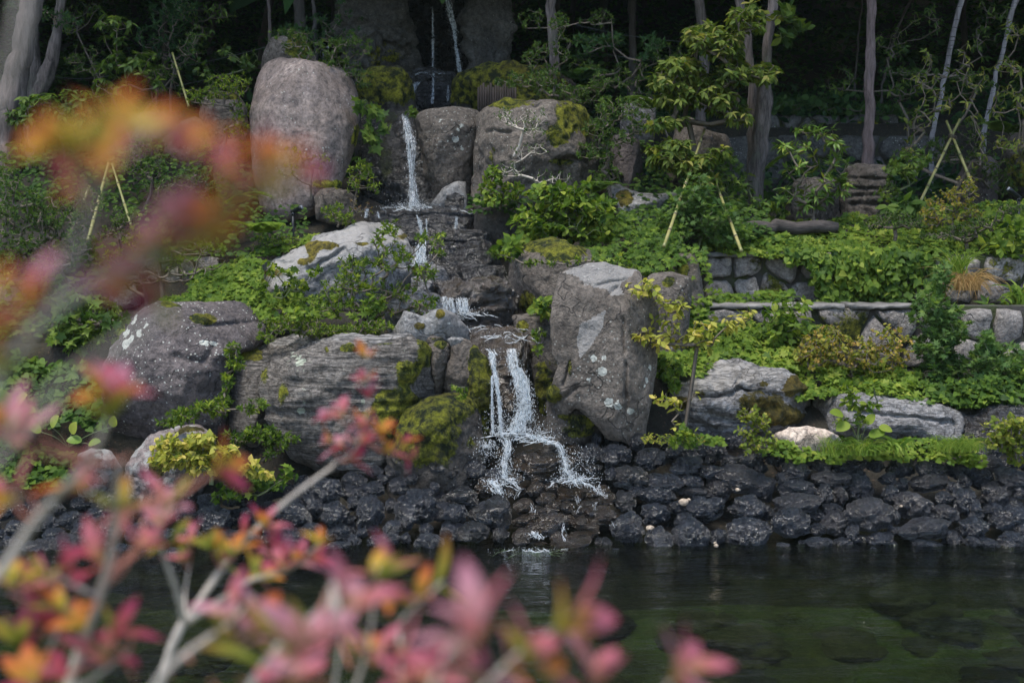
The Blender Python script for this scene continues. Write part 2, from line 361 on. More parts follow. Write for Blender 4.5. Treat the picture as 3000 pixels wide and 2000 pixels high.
M['wood'] = m.done(m.bsdf(Base_Color=m.mix(m.ramp(f, [(.35, 0.), (.65, 1.)]), (.025, .02, .018), (.085, .07, .062)), Roughness=.85, Normal=m.bump(f, .8, .02)))
m = NT('log_post'); v = m.coord(); f = m.noise(m.mapping(v, (12, 12, 1.5)), 3, 6, .7)
M['post'] = m.done(m.bsdf(Base_Color=m.mix(m.ramp(f, [(.35, 0.), (.65, 1.)]), (.018, .013, .010), (.055, .04, .034)), Roughness=.85, Normal=m.bump(f, .8, .02)))
m = NT('mortar'); v = m.coord()
M['mortar'] = m.done(m.bsdf(Base_Color=m.mix(m.ramp(m.noise(v, 6, 5), [(.45, 0.), (.6, 1.)]), (.05, .045, .04), (.04, .05, .015)), Roughness=.95, Normal=m.bump(m.noise(v, 40, 5), .6, .02)))
m = NT('wall_coping'); v = m.coord()
M['coping'] = m.done(m.bsdf(Base_Color=m.mix(m.ramp(m.noise(v, 5, 5), [(.35, 0.), (.7, 1.)]), (.09, .085, .08), (.24, .225, .21)), Roughness=.85, Normal=m.bump(m.noise(v, 30, 5), .6, .02)))
# soil with litter
m = NT('soil'); v = m.coord(); n1 = m.noise(v, 1.2, 6, .65); n2 = m.noise(v, 30, 5, .75)
col = m.mix(m.ramp(n1, [(.35, 0.), (.65, 1.)]), (.015, .012, .009), (.032, .028, .016)); col = m.mix(.8, col, m.ramp(n2, [(.3, .4), (.7, 1.6)]), 'MULTIPLY')
col = m.mix(m.math('MULTIPLY', m.math('LESS_THAN', m.voro(v, 26), .2), .6), col, (.09, .05, .03))
M['soil'] = m.done(m.bsdf(Base_Color=col, Roughness=.95, Normal=m.bump(m.math('ADD', n2, m.math('MULTIPLY', n1, 2.0)), .9, .04)))
# pond bed
m = NT('pond_bed'); v = m.coord(); n1 = m.noise(m.mapping(v, (1, 1.6, 1)), 1.1, 5, .6, .5); n2 = m.noise(v, 9, 5, .7)
col = m.mix(m.ramp(n1, [(.44, 0.), (.62, 1.)]), (.040, .042, .018), (.075, .105, .030)); col = m.mix(m.ramp(n2, [(.5, 0.), (.72, .7)]), col, (.14, .13, .06))
M['bed'] = m.done(m.bsdf(Base_Color=col, Roughness=.9, Normal=m.bump(n2, 1., .08)))
# pond water: clear, faintly brown, mirror-like at a low angle
m = NT('pond_water'); v = m.coord()
w1 = m.noise(m.mapping(v, (2.0, 5.0, 1)), 2.4, 4, .62, 1.2); w2 = m.noise(m.mapping(v, (7, 14, 1)), 2.4, 3, .6, .8); w3 = m.noise(v, .6, 2)
h = m.math('ADD', w1, m.math('MULTIPLY', w2, .35)); nb = m.bump(h, .6, .036)
# streams running into the pond ruffle it
fr = m.n('Fresnel', i={'IOR': 1.38, 'Normal': nb}).outputs[0]
tr = m.n('BsdfTransparent', i={'Color': (.40, .50, .30, 1)}); gl = m.n('BsdfGlossy', i={'Color': (1, 1, 1, 1), 'Roughness': .02, 'Normal': nb})
M['water'] = m.done(m.n('MixShader', i={0: fr, 1: tr.outputs[0], 2: gl.outputs[0]}))
# falling water: broken white strands
m = NT('white_water'); v = m.coord(); n = m.noise(v, 60, 3)
d = m.bsdf(Base_Color=m.ramp(n, [(.3, (.60, .61, .62)), (.7, (.84, .85, .85))]), Roughness=.15, Specular_IOR_Level=.6, Normal=m.bump(n, .6, .01))
tl = m.n('BsdfTranslucent', i={'Color': (.8, .86, .92, 1)}); tp = m.n('BsdfTransparent', i={'Color': (.9, .94, .96, 1)})
s1 = m.n('MixShader', i={0: .3, 1: d.outputs[0], 2: tl.outputs[0]})
M['foam'] = m.done(m.n('MixShader', i={0: m.ramp(m.noise(v, 35, 3), [(.36, .2), (.60, .85)]), 1: s1.outputs[0], 2: tp.outputs[0]}))
m = NT('water_sheet'); v = m.coord(); st = m.noise(m.mapping(v, (60, 60, 5)), 1.4, 5, .7, .4); bl = m.noise(v, 9, 3)
d = m.bsdf(Base_Color=(.78, .79, .80), Roughness=.12, Specular_IOR_Level=.6, Normal=m.bump(st, .8, .02)); tp = m.n('BsdfTransparent', i={'Color': (.92, .95, .96, 1)})
M['sheet'] = m.done(m.n('MixShader', i={0: m.math('ADD', m.ramp(st, [(.49, .0), (.60, .62)]), m.math('MULTIPLY', m.ramp(bl, [(.45, 0.), (.65, .2)]), 1.0), True), 1: tp.outputs[0], 2: d.outputs[0]}))
m = NT('clear_film'); v = m.coord(); h = m.noise(m.mapping(v, (14, 14, 4)), 2, 4, .6, .5); nb = m.bump(h, .9, .02)
fr = m.n('Fresnel', i={'IOR': 1.33, 'Normal': nb}).outputs[0]
tp = m.n('BsdfTransparent', i={'Color': (.75, .68, .58, 1)}); gl = m.n('BsdfGlossy', i={'Color': (1, 1, 1, 1), 'Roughness': .06, 'Normal': nb})
M['film'] = m.done(m.n('MixShader', i={0: fr, 1: tp.outputs[0], 2: gl.outputs[0]}))

# ------------------------------------------------------------------ rocks
def rocky(outline, D, thick, seed=0, nf=14, planes=(), boxy=.9, rough=.02, moss=(), auto=0., lich=0., licb=(), nth=110, nr=26, edge=4.5, rnd=.36, k=150, cuts=(), down=True, grain=0, pale=()):
    """closed boulder: seen silhouette = outline, body = convex facets round an ellipsoid, real thickness"""
    rs = np.random.RandomState(seed + 11)
    P = np.array(outline, float); c = (P.max(0) + P.min(0)) / 2; c = c * .5 + P.mean(0) * .5
    if down:      # carry the foot of the stone down to the ground it stands on
        g0 = float(ht(pm(c[0] - 1500, D + thick * .4), D + thick * .4)) - .12; pyg = 1000 - F * math.tan(math.atan((g0 - CAM[2]) / D) + PITCH)
        if pyg > P[:, 1].max():
            f = min((pyg - c[1]) / (P[:, 1].max() - c[1]), 3.0); low = P[:, 1] > c[1]; P[low, 1] = c[1] + (P[low, 1] - c[1]) * f
            wide = P[:, 1] > c[1]; P[wide, 0] = c[0] + (P[wide, 0] - c[0]) * (1 + .04 * (f - 1))
    Pc = np.concatenate([P, P[:1]]); s = np.concatenate([[0], np.cumsum(np.linalg.norm(np.diff(Pc, axis=0), axis=1))])
    u = np.linspace(0, s[-1], nth, endpoint=False); B = np.stack([np.interp(u, s, Pc[:, 0]), np.interp(u, s, Pc[:, 1])], -1)
    for _ in range(1): B = .5 * B + .25 * (np.roll(B, 1, 0) + np.roll(B, -1, 0))
    per = fbm(np.stack([B[:, 0] * .02, B[:, 1] * .02, B[:, 0] * 0 + seed], -1), 4, seed) * edge
    B = B + (B - c) / (np.linalg.norm(B - c, axis=1, keepdims=True) + 1e-6) * per[:, None]
    r = 1 - (1 - np.linspace(0, 1, nr + 1)[1:]) ** 1.35
    PX = c[None, None] + r[:, None, None] * (B - c)[None]
    d = ray(PX[..., 0], PX[..., 1]); dc = ray(c[0], c[1])
    w, h = (P.max(0) - P.min(0)); A = np.array([pm(w, D) / 2, thick / 2, pm(h, D) / 2]); ctr = CAM + dc * (D + thick / 2)
    pl = []
    for i in range(nf):
        yaw = rs.uniform(-75, 75); til = rs.uniform(-25, 80)
        n = np.array([math.sin(R(yaw)) * math.cos(R(til)), -math.cos(R(yaw)) * math.cos(R(til)), math.sin(R(til))])
        sup = np.linalg.norm(A * n); pl.append((ctr + n * sup * rs.uniform(boxy - .08, boxy + .06), n))
    for (x, y, yaw, til, dd) in [(c[0], c[1], 0, 8, 0.0)] + list(planes):
        n = np.array([math.sin(R(yaw)) * math.cos(R(til)), -math.cos(R(yaw)) * math.cos(R(til)), math.sin(R(til))])
        pl.append((W(x, y, D + dd), n))
    def depth(d):
        ts = []
        for p0, n in pl:
            den = d @ n; den = np.where(den > -.04, -.04, den)
            ts.append(((p0 - CAM) @ n) / den)
        ts = np.stack(ts); mx = ts.max(0)
        t = mx + np.log(np.exp(k * (ts - mx)).sum(0)) / k
        return np.clip(t, D - thick * .6, D + thick * .75)
    T = depth(d) + rnd * thick * .5 * (1 - np.sqrt(np.clip(1 - (r[:, None] ** 5), 0, 1)))
    Tc = float(depth(dc[None])[0])
    V = CAM + d * T[..., None]; vc = CAM + dc * Tc
    # back half
    nb = 5; rb = np.linspace(1, .25, nb + 1)[1:]
    edgeT = T[-1]; bt = np.maximum(edgeT.max(), D + thick * .6)
    VB = []
    for q, rr in enumerate(rb):
        f = math.sqrt(max(0, 1 - rr ** 2)); PXb = c[None] + (B - c) * rr
        Tb = edgeT * (1 - f) + (bt + thick * .25 * f) * f
        VB.append(CAM + ray(PXb[:, 0], PXb[:, 1]) * Tb[:, None])
    G3 = np.concatenate([V, np.stack(VB)], 0); nR = len(G3)
    # displacement along grid normals
    gu = np.roll(G3, -1, 1) - np.roll(G3, 1, 1); gr = np.gradient(G3, axis=0); N = np.cross(gu, gr); N /= np.linalg.norm(N, axis=2, keepdims=True) + 1e-9
    sgn = np.sign((N * (G3 - ctr)).sum(2)); 
    if sgn.mean() < 0: N = -N
    size = max(.15, A[0] + A[2]); fade = np.ones((nR, 1)); fade[len(r) - 1:] = .5
    dn = .45 * fbm(G3 * 3.0 / size + seed, 4, seed) + .3 * ridged(G3 * 5.5 / size + seed, 3, seed + 3) - .1
    dn = dn + .35 * fbm(G3 * 14, 4, seed + 5, .6) + (.8 * ridged(G3 * [2.0, 2.0, 15] + seed, 3, seed) * grain if grain else 0)
    G3 = G3 + N * (dn * rough * (.6 + size))[..., None] * fade[..., None]
    for (x0, y0, x1, y1, wd_, dp) in cuts:     # cracks and ledges
        PXf = PX; e = np.array([x1 - x0, y1 - y0], float); L = np.linalg.norm(e); e /= L
        q = PXf - np.array([x0, y0]); al = q @ e; pe = q @ np.array([-e[1], e[0]]) + 6 * fbm(np.stack([al * .03, al * 0, al * 0 + seed], -1), 3, 2)
        wgt = np.exp(-(pe / wd_) ** 2) * sstep(-10, 10, al) * (1 - sstep(L - 10, L + 10, al))
        G3[:len(r)] += (ray(PX[..., 0], PX[..., 1]) * (wgt * dp * .6)[..., None])
    mo = np.zeros(G3.shape[:2]); li = np.full(G3.shape[:2], float(lich))
    mo += auto * np.clip(N[..., 2], 0, 1)
    for (x, y, rx, ry, s_) in moss:
        mo[:len(r)] += s_ * np.exp(-(((PX[..., 0] - x) / rx) ** 2 + ((PX[..., 1] - y) / ry) ** 2) ** 1.5)
    for (x, y, rx, ry, s_) in licb:
        li[:len(r)] += s_ * np.exp(-(((PX[..., 0] - x) / rx) ** 2 + ((PX[..., 1] - y) / ry) ** 2) ** 1.5)
    mo = np.clip(mo, 0, 1.0); pa = np.zeros(G3.shape[:2])
    for poly in pale:  # paler faces
        Q_ = np.array(poly, float); X0, Y0 = PX[..., 0], PX[..., 1]; ins = np.zeros(X0.shape, bool)
        for a_ in range(len(Q_)):
            (x1, y1), (x2, y2) = Q_[a_], Q_[(a_ + 1) % len(Q_)]
            ins ^= ((y1 > Y0) != (y2 > Y0)) & (X0 < (x2 - x1) * (Y0 - y1) / (y2 - y1 + 1e-9) + x1)
        pa[:len(r)] = np.maximum(pa[:len(r)], ins)
    G3 = G3 + N * (sstep(.4, .8, mo) * (.012 + .014 * fbm(G3 * 16, 3, 3)))[..., None]
    n = nth
    Vv = np.concatenate([G3.reshape(-1, 3), vc[None], (ctr + np.array([0, thick * .5, 0]))[None]])
    i = np.arange(nR - 1)[:, None] * n; j = np.arange(n)[None]; kk = (j + 1) % n
    q = np.stack([i + j, i + n + j, i + n + kk, i + kk], -1).reshape(-1, 4)
    j = np.arange(n); kk = (j + 1) % n; C0 = len(Vv) - 2
    t1 = np.stack([np.full(n, C0), j, kk], -1); t2 = np.stack([np.full(n, C0 + 1), (nR - 1) * n + kk, (nR - 1) * n + j], -1)
    at = {'moss': np.concatenate([mo.ravel(), [mo[0].mean(), 0]]), 'lich': np.concatenate([li.ravel(), [li[0].mean(), 0]]), 'pale': np.concatenate([pa.ravel(), [pa[0].mean(), 0]])}
    return Vv, [q, np.concatenate([t1, t2])], at
RS = [0]
def rock(label, outline, D, thick, mat, name='boulder', cat='boulder', group=None, parent=None, **kw):
    RS[0] += 1
    V, Fc, at = rocky(outline, D, thick, seed=kw.pop('seed', RS[0] * 7), **kw)
    lo = V.min(0); base = np.array([V[:, 0].mean(), V[:, 1].mean(), lo[2]])
    o = obj_np(name, V, Fc, M[mat], parent, base if parent is None else None, attrs=at)
    if parent is None: meta(o, label, cat, group)
    return o

# ================================================================== THE SETTING
xs = np.concatenate([np.linspace(-30, -7, 24)[:-1], np.linspace(-7, 7, 240), np.linspace(7, 30, 24)[1:]])
ys = np.concatenate([np.linspace(-8, 3, 20), np.linspace(3.1, 7.5, 90), np.linspace(7.6, 14, 150), np.linspace(14.2, 20, 60), np.linspace(20.5, 46, 40)])
def left_step(x, y): return .22 * (1 - sstep(-3.1, -2.95, x)) * sstep(11.0, 11.02, y) * (1 - sstep(12, 13.5, y))
_ht0 = ht
def ht(x, y): return _ht0(x, y) + left_step(np.asarray(x, float), np.asarray(y, float))
X, Y = np.meshgrid(xs, ys); Yw = Y + (.55 * fbm(np.stack([X * .7, Y * .5, X * 0], -1), 3, 12)) * (1 - sstep(8.0, 8.8, Y)); Z = ht(X, Yw)
# near bank under the photographer
near = sstep(-3.2, -1.2, -Y + 0 * X) ; Z = np.where(Y < 3.2, np.interp(Y, [-8, 1.6, 3.2], [.3, .15, -.9]), Z)
V = np.stack([X, Y, Z], -1)
ny, nx = X.shape; i = np.arange(ny - 1)[:, None] * nx; j = np.arange(nx - 1)[None]
q = np.stack([i + j, i + j + 1, i + nx + j + 1, i + nx + j], -1)
rowy = ys[:-1]
bed = q[(rowy < 8.5)].reshape(-1, 4); land = q[(rowy >= 8.5)].reshape(-1, 4)
o = obj_np('ground', V.reshape(-1, 3), land, M['soil'], loc=(0, 8, 0)); meta(o, 'dark leaf-littered soil of the terraced bank', kind='structure')
Vb = V.copy(); zb = .10 * ridged(np.stack([X * 1.5, Y * 1.5, X * 0], -1), 4, 4) + .05 * fbm(np.stack([X * 4, Y * 4, X * 0], -1), 3, 2)
Vb[..., 2] += zb * sstep(3.2, 4, Y) * (1 - sstep(8.3, 8.5, Y))
o = obj_np('pond_bed', Vb.reshape(-1, 3), bed, M['bed'], loc=(0, 5, 0)); meta(o, 'mossy stony bottom of the pond', kind='structure')
# pond surface
xs2 = np.linspace(-30, 30, 300); ys2 = np.linspace(1.3, 9.3, 140); X2, Y2 = np.meshgrid(xs2, ys2)
Z2 = .004 * fbm(np.stack([X2 * 2, Y2 * 5, X2 * 0], -1), 2, 1)
nx2 = len(xs2); i = np.arange(len(ys2) - 1)[:, None] * nx2; j = np.arange(nx2 - 1)[None]
o = obj_np('water', np.stack([X2, Y2, Z2], -1).reshape(-1, 3), np.stack([i + j, i + j + 1, i + nx2 + j + 1, i + nx2 + j], -1).reshape(-1, 4), M['water'], loc=(0, 5, 0))
meta(o, 'dark green rippled pond water', kind='structure')

# ------------------------------------------------------------------ big rocks, back to front
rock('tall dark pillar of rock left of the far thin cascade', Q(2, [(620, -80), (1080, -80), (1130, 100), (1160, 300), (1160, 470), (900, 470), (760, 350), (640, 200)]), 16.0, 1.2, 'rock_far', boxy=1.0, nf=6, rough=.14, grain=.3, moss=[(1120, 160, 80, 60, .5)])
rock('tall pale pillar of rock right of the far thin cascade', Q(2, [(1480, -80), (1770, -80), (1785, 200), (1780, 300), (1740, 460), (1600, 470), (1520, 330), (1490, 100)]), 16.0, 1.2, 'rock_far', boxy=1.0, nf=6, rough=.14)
rock('black wet rock face behind the far thin cascade', Q(2, [(1060, -80), (1560, -80), (1560, 470), (1080, 490)]), 16.9, 1.0, 'rock_wet', boxy=1.0, rough=.05, nf=6)
rock('dark stepped wet rock under the far thin cascade', Q(2, [(1130, 455), (1250, 445), (1420, 480), (1460, 720), (1180, 720), (1140, 600)]), 15.2, .9, 'rock_wet', boxy=1.0, rough=.06, cuts=[(1200, 240, 1345, 240, 8, .15)])
rock('moss-covered bank of rock right of the stepped far cascade', Q(2, [(1400, 520), (1450, 470), (1600, 430), (1800, 420), (2000, 450), (2200, 520), (2260, 640), (2000, 690), (1700, 700), (1560, 725), (1410, 725)]), 14.2, .8, 'rock_mossdark', rough=.08, moss=[(1480, 260, 200, 90, .95)], nf=10)
rock('small mossy-topped rock behind the tall smooth boulder', Q(2, [(150, 430), (155, 360), (175, 300), (215, 240), (300, 233), (390, 240), (440, 280), (480, 340), (520, 420), (350, 450)]), 14.0, .6, 'rock_brown', moss=[(875, 135, 45, 40, 1.0)], lich=.1)
rock('dark moss-draped boulder above the upper waterfall', Q(2, [(770, 560), (790, 480), (880, 440), (980, 445), (1060, 440), (1100, 500), (1140, 600), (1200, 700), (1190, 745), (1000, 745), (780, 740)]), 13.9, .8, 'rock_mossdark', moss=[(1130, 250, 130, 60, 1.0)], rough=.06)
rock('wet black rock face behind the upper waterfall', Q(2, [(800, 740), (900, 722), (1010, 732), (1180, 742), (1220, 850), (1260, 1100), (1300, 1300), (1290, 1400), (1100, 1400), (900, 1400), (800, 1400), (800, 1000)]), 13.2, .8, 'rock_wet', boxy=1.0, rough=.05, nf=8, moss=[(1130, 470, 30, 90, .6), (1140, 345, 30, 25, .8)])
rock('brown lichen-flecked boulder right of the upper waterfall', Q(2, [(1152, 770), (1165, 745), (1250, 715), (1400, 695), (1480, 705), (1580, 725), (1600, 760), (1570, 900), (1520, 1040), (1490, 1180), (1420, 1215), (1300, 1240), (1250, 1210), (1220, 1100), (1200, 950), (1165, 840)]), 12.95, .7, 'rock_brown', lich=.15, licb=[(1350, 400, 40, 60, .6), (1290, 350, 20, 30, .5)], planes=[(1280, 420, -25, 5, -.02)], rough=.035)
rock('smooth upright brown boulder, tallest of the left bank', Q(2, [(78, 900), (72, 760), (95, 600), (125, 480), (170, 415), (260, 380), (400, 385), (560, 410), (690, 460), (755, 520), (785, 610), (792, 740), (775, 880), (745, 990), (700, 1080), (655, 1165), (600, 1220), (540, 1280), (470, 1310), (300, 1345), (150, 1280), (95, 1100)]), 12.6, .9, 'rock_egg', nf=4, boxy=1.0, rough=.02, lich=.08, licb=[(905, 440, 14, 10, .9), (950, 430, 22, 18, .4)], planes=[(880, 175, 0, 55, .08), (1000, 400, 38, 0, .1), (760, 400, -35, 5, .08)], rnd=.4, nth=140, nr=34, moss=[(1045, 400, 22, 40, .9), (960, 540, 60, 18, .8)])
rock('round low reddish rock at the foot of the smooth boulder', Q(2, [(500, 1290), (540, 1240), (620, 1225), (720, 1245), (760, 1290), (740, 1345), (600, 1350), (510, 1340)]), 12.3, .35, 'rock_brown', moss=[(1000, 545, 60, 15, .5)])
rock('broad mossy boulder, biggest of the right bank', Q(3, [(-15, 850), (0, 765), (50, 705), (120, 668), (200, 655), (300, 658), (430, 655), (560, 660), (680, 700), (740, 780), (780, 880), (795, 970), (805, 1100), (780, 1200), (700, 1260), (560, 1310), (300, 1330), (100, 1320), (-20, 1270), (-30, 1000)]), 12.3, 1.2, 'rock_brown', nf=16, boxy=.86, rough=.05, nth=150, nr=38, auto=.22, lich=.1, licb=[(1440, 410, 30, 50, .3)],
     moss=[(1680, 340, 55, 50, .75), (1630, 400, 40, 35, .75), (1480, 303, 90, 14, .7), (1730, 360, 25, 60, .7), (1645, 475, 50, 14, .7), (1440, 450, 18, 40, .5)], cuts=[(1420, 385, 1500, 385, 6, .12), (1640, 465, 1740, 462, 7, .16), (1500, 310, 1610, 305, 5, .08), (1640, 465, 1655, 580, 6, .14)])
rock('sloping grey stone wedged below the lichen-flecked boulder', Q(2, [(1270, 1300), (1330, 1240), (1410, 1195), (1490, 1190), (1500, 1350), (1400, 1370), (1300, 1350)]), 12.75, .3, 'rock_grey', rough=.02)
rock('small wet stone on the ledge beside the upper waterfall', Q(2, [(1350, 1340), (1370, 1290), (1420, 1265), (1475, 1290), (1480, 1375), (1365, 1380)]), 12.6, .2, 'rock_wet')
rock('wide dark ledge that the upper waterfall lands on', Q(2, [(770, 1400), (860, 1385), (1060, 1358), (1250, 1352), (1460, 1358), (1545, 1400), (1560, 1480), (1560, 1600), (1100, 1620), (780, 1500)]), 12.35, .9, 'rock_wet', boxy=1.0, rough=.04, nf=5, planes=[(1150, 617, 0, 75, .12), (1200, 650, 0, 5, 0)], cuts=[(1060, 630, 1390, 632, 5, .1)])
rock('dark upright block right of the ledge', Q(2, [(1545, 1420), (1560, 1365), (1700, 1345), (1840, 1338), (1855, 1400), (1840, 1620), (1700, 1650), (1550, 1620)]), 12.1, .5, 'rock_mossdark', boxy=1.0, rough=.03, nf=5, lich=.1, auto=.4)
rock('flat wet stone lying across the second step', Q(6, [(1405, 170), (1480, 160), (1600, 170), (1655, 190), (1660, 212), (1600, 222), (1410, 212)]), 11.95, .3, 'rock_wet', boxy=.95)
rock('second wet black step below the wide ledge', Q(6, [(1180, 215), (1300, 205), (1640, 225), (1690, 300), (1760, 420), (1740, 470), (1380, 470), (1220, 380)]), 11.75, .8, 'rock_wet', boxy=1.0, rough=.05, nf=6, cuts=[(1300, 705, 1470, 707, 5, .1)])
rock('dark blue-grey slab edging the little pool', Q(6, [(1420, 430), (1430, 395), (1500, 385), (1740, 400), (1765, 460), (1700, 475), (1500, 470)]), 11.4, .35, 'rock_wet', boxy=.95)
rock('pale boulder with a mossy groove left of the stream', Q(6, [(118, 450), (128, 400), (200, 360), (330, 310), (440, 260), (500, 205), (560, 178), (680, 160), (770, 108), (870, 103), (970, 113), (1060, 148), (1110, 195), (1138, 280), (1155, 380), (1165, 450), (1150, 560), (1100, 650), (600, 720), (300, 690), (130, 570)]), 11.0, 1.1, 'rock_grey', nf=9, boxy=.88, rough=.04, nth=150, nr=38, pale=[Q(6, [(680, 165), (780, 115), (960, 120), (1080, 170), (1100, 240), (900, 270), (720, 290), (560, 330), (440, 400), (200, 430), (160, 400), (330, 320), (500, 230)])],
     planes=[(930, 740, -25, 38, .1), (1120, 700, 25, 30, .1), (1000, 860, 5, -5, .05), (1100, 780, 18, 12, .0)], moss=[(945, 720, 55, 14, .85), (920, 735, 25, 30, .8), (890, 770, 24, 16, .7), (1180, 690, 30, 12, .6), (1212, 780, 10, 30, .9), (800, 800, 40, 14, .8), (1060, 715, 40, 8, .6)], cuts=[(900, 795, 1010, 730, 7, .10), (760, 765, 860, 775, 7, .06), (960, 860, 1040, 850, 6, .08)])
rock('small grey pointed stone beside the pale boulder', Q(6, [(1190, 450), (1240, 400), (1290, 385), (1350, 420), (1385, 460), (1370, 490), (1220, 490)]), 11.2, .3, 'rock_slate')
rock('low brown stone at the edge of the little pool', Q(6, [(1130, 480), (1200, 460), (1300, 520), (1300, 600), (1230, 640), (1130, 620)]), 11.0, .3, 'rock_slate')
rock('moss-capped boulder right of the stream', Q(7, [(200, 400), (225, 320), (300, 272), (400, 240), (480, 226), (560, 232), (602, 262), (720, 290), (800, 330), (850, 400), (840, 500), (700, 640), (520, 740), (330, 730), (240, 610), (200, 500)]), 10.8, .9, 'rock_brown', rough=.03, nf=12, planes=[(1620, 730, 10, 55, .1)], moss=[(1650, 735, 75, 38, 1.0), (1555, 722, 30, 18, .9), (1610, 706, 40, 8, .8), (1550, 880, 40, 40, .65)], nth=130, nr=32)
rock('squared-off grey block under the moss-capped boulder', Q(7, [(225, 730), (240, 718), (350, 715), (485, 728), (490, 790), (485, 870), (330, 875), (245, 800)]), 10.25, .4, 'rock_brown', boxy=1.0, nf=5, planes=[(1560, 925, 0, 75, .03)], moss=[(1530, 955, 22, 22, .9)])
rock('upright slab between the grey block and the stone wall', Q(7, [(1262, 400), (1268, 340), (1330, 318), (1430, 320), (1452, 400), (1480, 520), (1492, 620), (1400, 680), (1300, 640)]), 11.0, .4, 'rock_brown', nf=6, boxy=1., moss=[(2000, 800, 25, 60, .7)], planes=[(2010, 745, 0, 70, .03)])
rock('grey cube-like rock behind the tall jagged monolith', Q(7, [(1095, 500), (1130, 450), (1200, 438), (1300, 442), (1400, 465), (1412, 560), (1395, 680), (1340, 900), (1200, 950), (1120, 750)]), 10.3, .6, 'rock_brown', nf=5, boxy=1.0, planes=[(1960, 803, 0, 72, .06)], lich=.2, moss=[(1960, 825, 30, 20, .6), (2000, 870, 25, 25, .5), (1985, 930, 20, 40, .5)])
rock('wet brown rock that the front waterfall runs over', Q(6, [(1400, 780), (1520, 800), (1780, 800), (1850, 830), (1900, 920), (1930, 1050), (1950, 1300), (1950, 1540), (1600, 1540), (1600, 1200), (1560, 1000), (1480, 860)]), 9.85, .9, 'rock_stream', rough=.06, nf=8, boxy=.95, planes=[(1470, 985, 0, 60, .1)], nth=130, nr=32, moss=[(1390, 1150, 30, 100, .4)])
rock('wet brown rocky bed of the stream above the front waterfall', Q(6, [(1290, 520), (1400, 500), (1600, 480), (1780, 490), (1810, 600), (1800, 720), (1790, 830), (1500, 840), (1480, 740), (1320, 640)]), 10.5, .7, 'rock_stream', rough=.10, nf=14, boxy=.85, nth=130, nr=32, cuts=[(1380, 900, 1480, 880, 6, .08), (1400, 935, 1500, 915, 6, .08), (1420, 860, 1500, 870, 6, .07)])
rock('domed grey stone resting on the front rocks', Q(6, [(1020, 800), (1080, 690), (1130, 700), (1200, 735), (1280, 682), (1350, 682), (1430, 720), (1490, 785), (1512, 850), (1490, 868), (1380, 865), (1180, 848), (1060, 828)]), 9.75, .5, 'rock_grey', nf=8, rough=.02, moss=[(1290, 920, 16, 18, .7), (1230, 955, 22, 14, .8)], licb=[(1315, 947, 6, 4, 1.), (1350, 950, 4, 3, 1.)])
rock('thin flat stone wedged under the domed stone', Q(6, [(1362, 885), (1390, 866), (1470, 868), (1488, 885), (1470, 900), (1380, 902)]), 9.72, .25, 'rock_grey')
rock('narrow dark stone below the domed stone', Q(6, [(1220, 870), (1260, 858), (1345, 865), (1350, 885), (1300, 895), (1230, 890)]), 9.72, .25, 'rock_brown', moss=[(1280, 992, 30, 6, .6)])
rock('blocky brown stone wedged beside the front waterfall', Q(6, [(1240, 900), (1300, 890), (1400, 900), (1400, 970), (1340, 1075), (1290, 1070), (1262, 990)]), 9.66, .4, 'rock_brown', nf=8, boxy=.9, moss=[(1290, 1010, 24, 16, .8)], rough=.04)
rock('cracked brown stone left of the front waterfall', Q(6, [(1395, 990), (1420, 900), (1500, 890), (1560, 960), (1600, 1100), (1560, 1260), (1400, 1220), (1330, 1110)]), 9.68, .5, 'rock_brown', nf=10, rough=.05, moss=[(1400, 1060, 40, 60, .6)])
rock('shaded mossy rock in the cleft between the front waterfall and the monolith', [(1565, 950), (1640, 930), (1665, 1080), (1660, 1290), (1590, 1310), (1560, 1150)], 9.95, .6, 'rock_mossdark', moss=[(1600, 1150, 60, 150, .6)], rough=.06)
rock('low grey stone between the wiry azalea and the domed stone', [(1120, 900), (1190, 850), (1290, 862), (1310, 930), (1150, 960)], 10.25, .4, 'rock_slate')
rock('moss-hung rock touching the left of the front waterfall', Q(6, [(1480, 900), (1530, 920), (1600, 1000), (1645, 1080), (1650, 1250), (1620, 1420), (1580, 1560), (1500, 1560), (1500, 1200)]), 9.62, .5, 'rock_mossdark', moss=[(1400, 1100, 60, 200, 1.0)], rough=.06)
rock('cleft slab behind the grained rock', [(665, 1270), (668, 1150), (690, 1060), (720, 1015), (770, 1010), (860, 1100), (860, 1340), (760, 1330)], 9.75, .6, 'rock_strata', nf=5, moss=[(735, 1040, 40, 25, .9), (800, 1150, 30, 60, .6)])
rock('big white-flecked dark boulder left of the grained rock', Q(5, [(575, 1330), (600, 1230), (640, 1130), (690, 1020), (730, 930), (800, 850), (870, 740), (930, 680), (1050, 640), (1300, 628), (1550, 632), (1640, 655), (1735, 770), (1745, 850), (1700, 925), (1600, 960), (1500, 1020), (1490, 1250), (1490, 1560), (1000, 1580), (620, 1540)]), 9.5, 1.2, 'rock_dark', nf=7, boxy=.92, rough=.035, nth=160, nr=42, lich=.25,
     licb=[(400, 960, 30, 40, .6), (600, 1005, 28, 14, .9), (370, 1010, 25, 50, .5), (560, 1100, 60, 10, .3), (480, 1070, 30, 30, .3)], moss=[(595, 930, 42, 20, 1.0), (500, 895, 40, 6, .8), (700, 1070, 14, 40, .7)],
     planes=[(560, 920, 5, 68, .18), (400, 1100, -32, 12, .12), (540, 1130, 6, 6, -.02), (700, 1000, 35, 20, .05)], cuts=[(600, 950, 760, 945, 7, .09), (505, 1040, 590, 1065, 9, .05), (590, 1065, 640, 1000, 9, .05)])
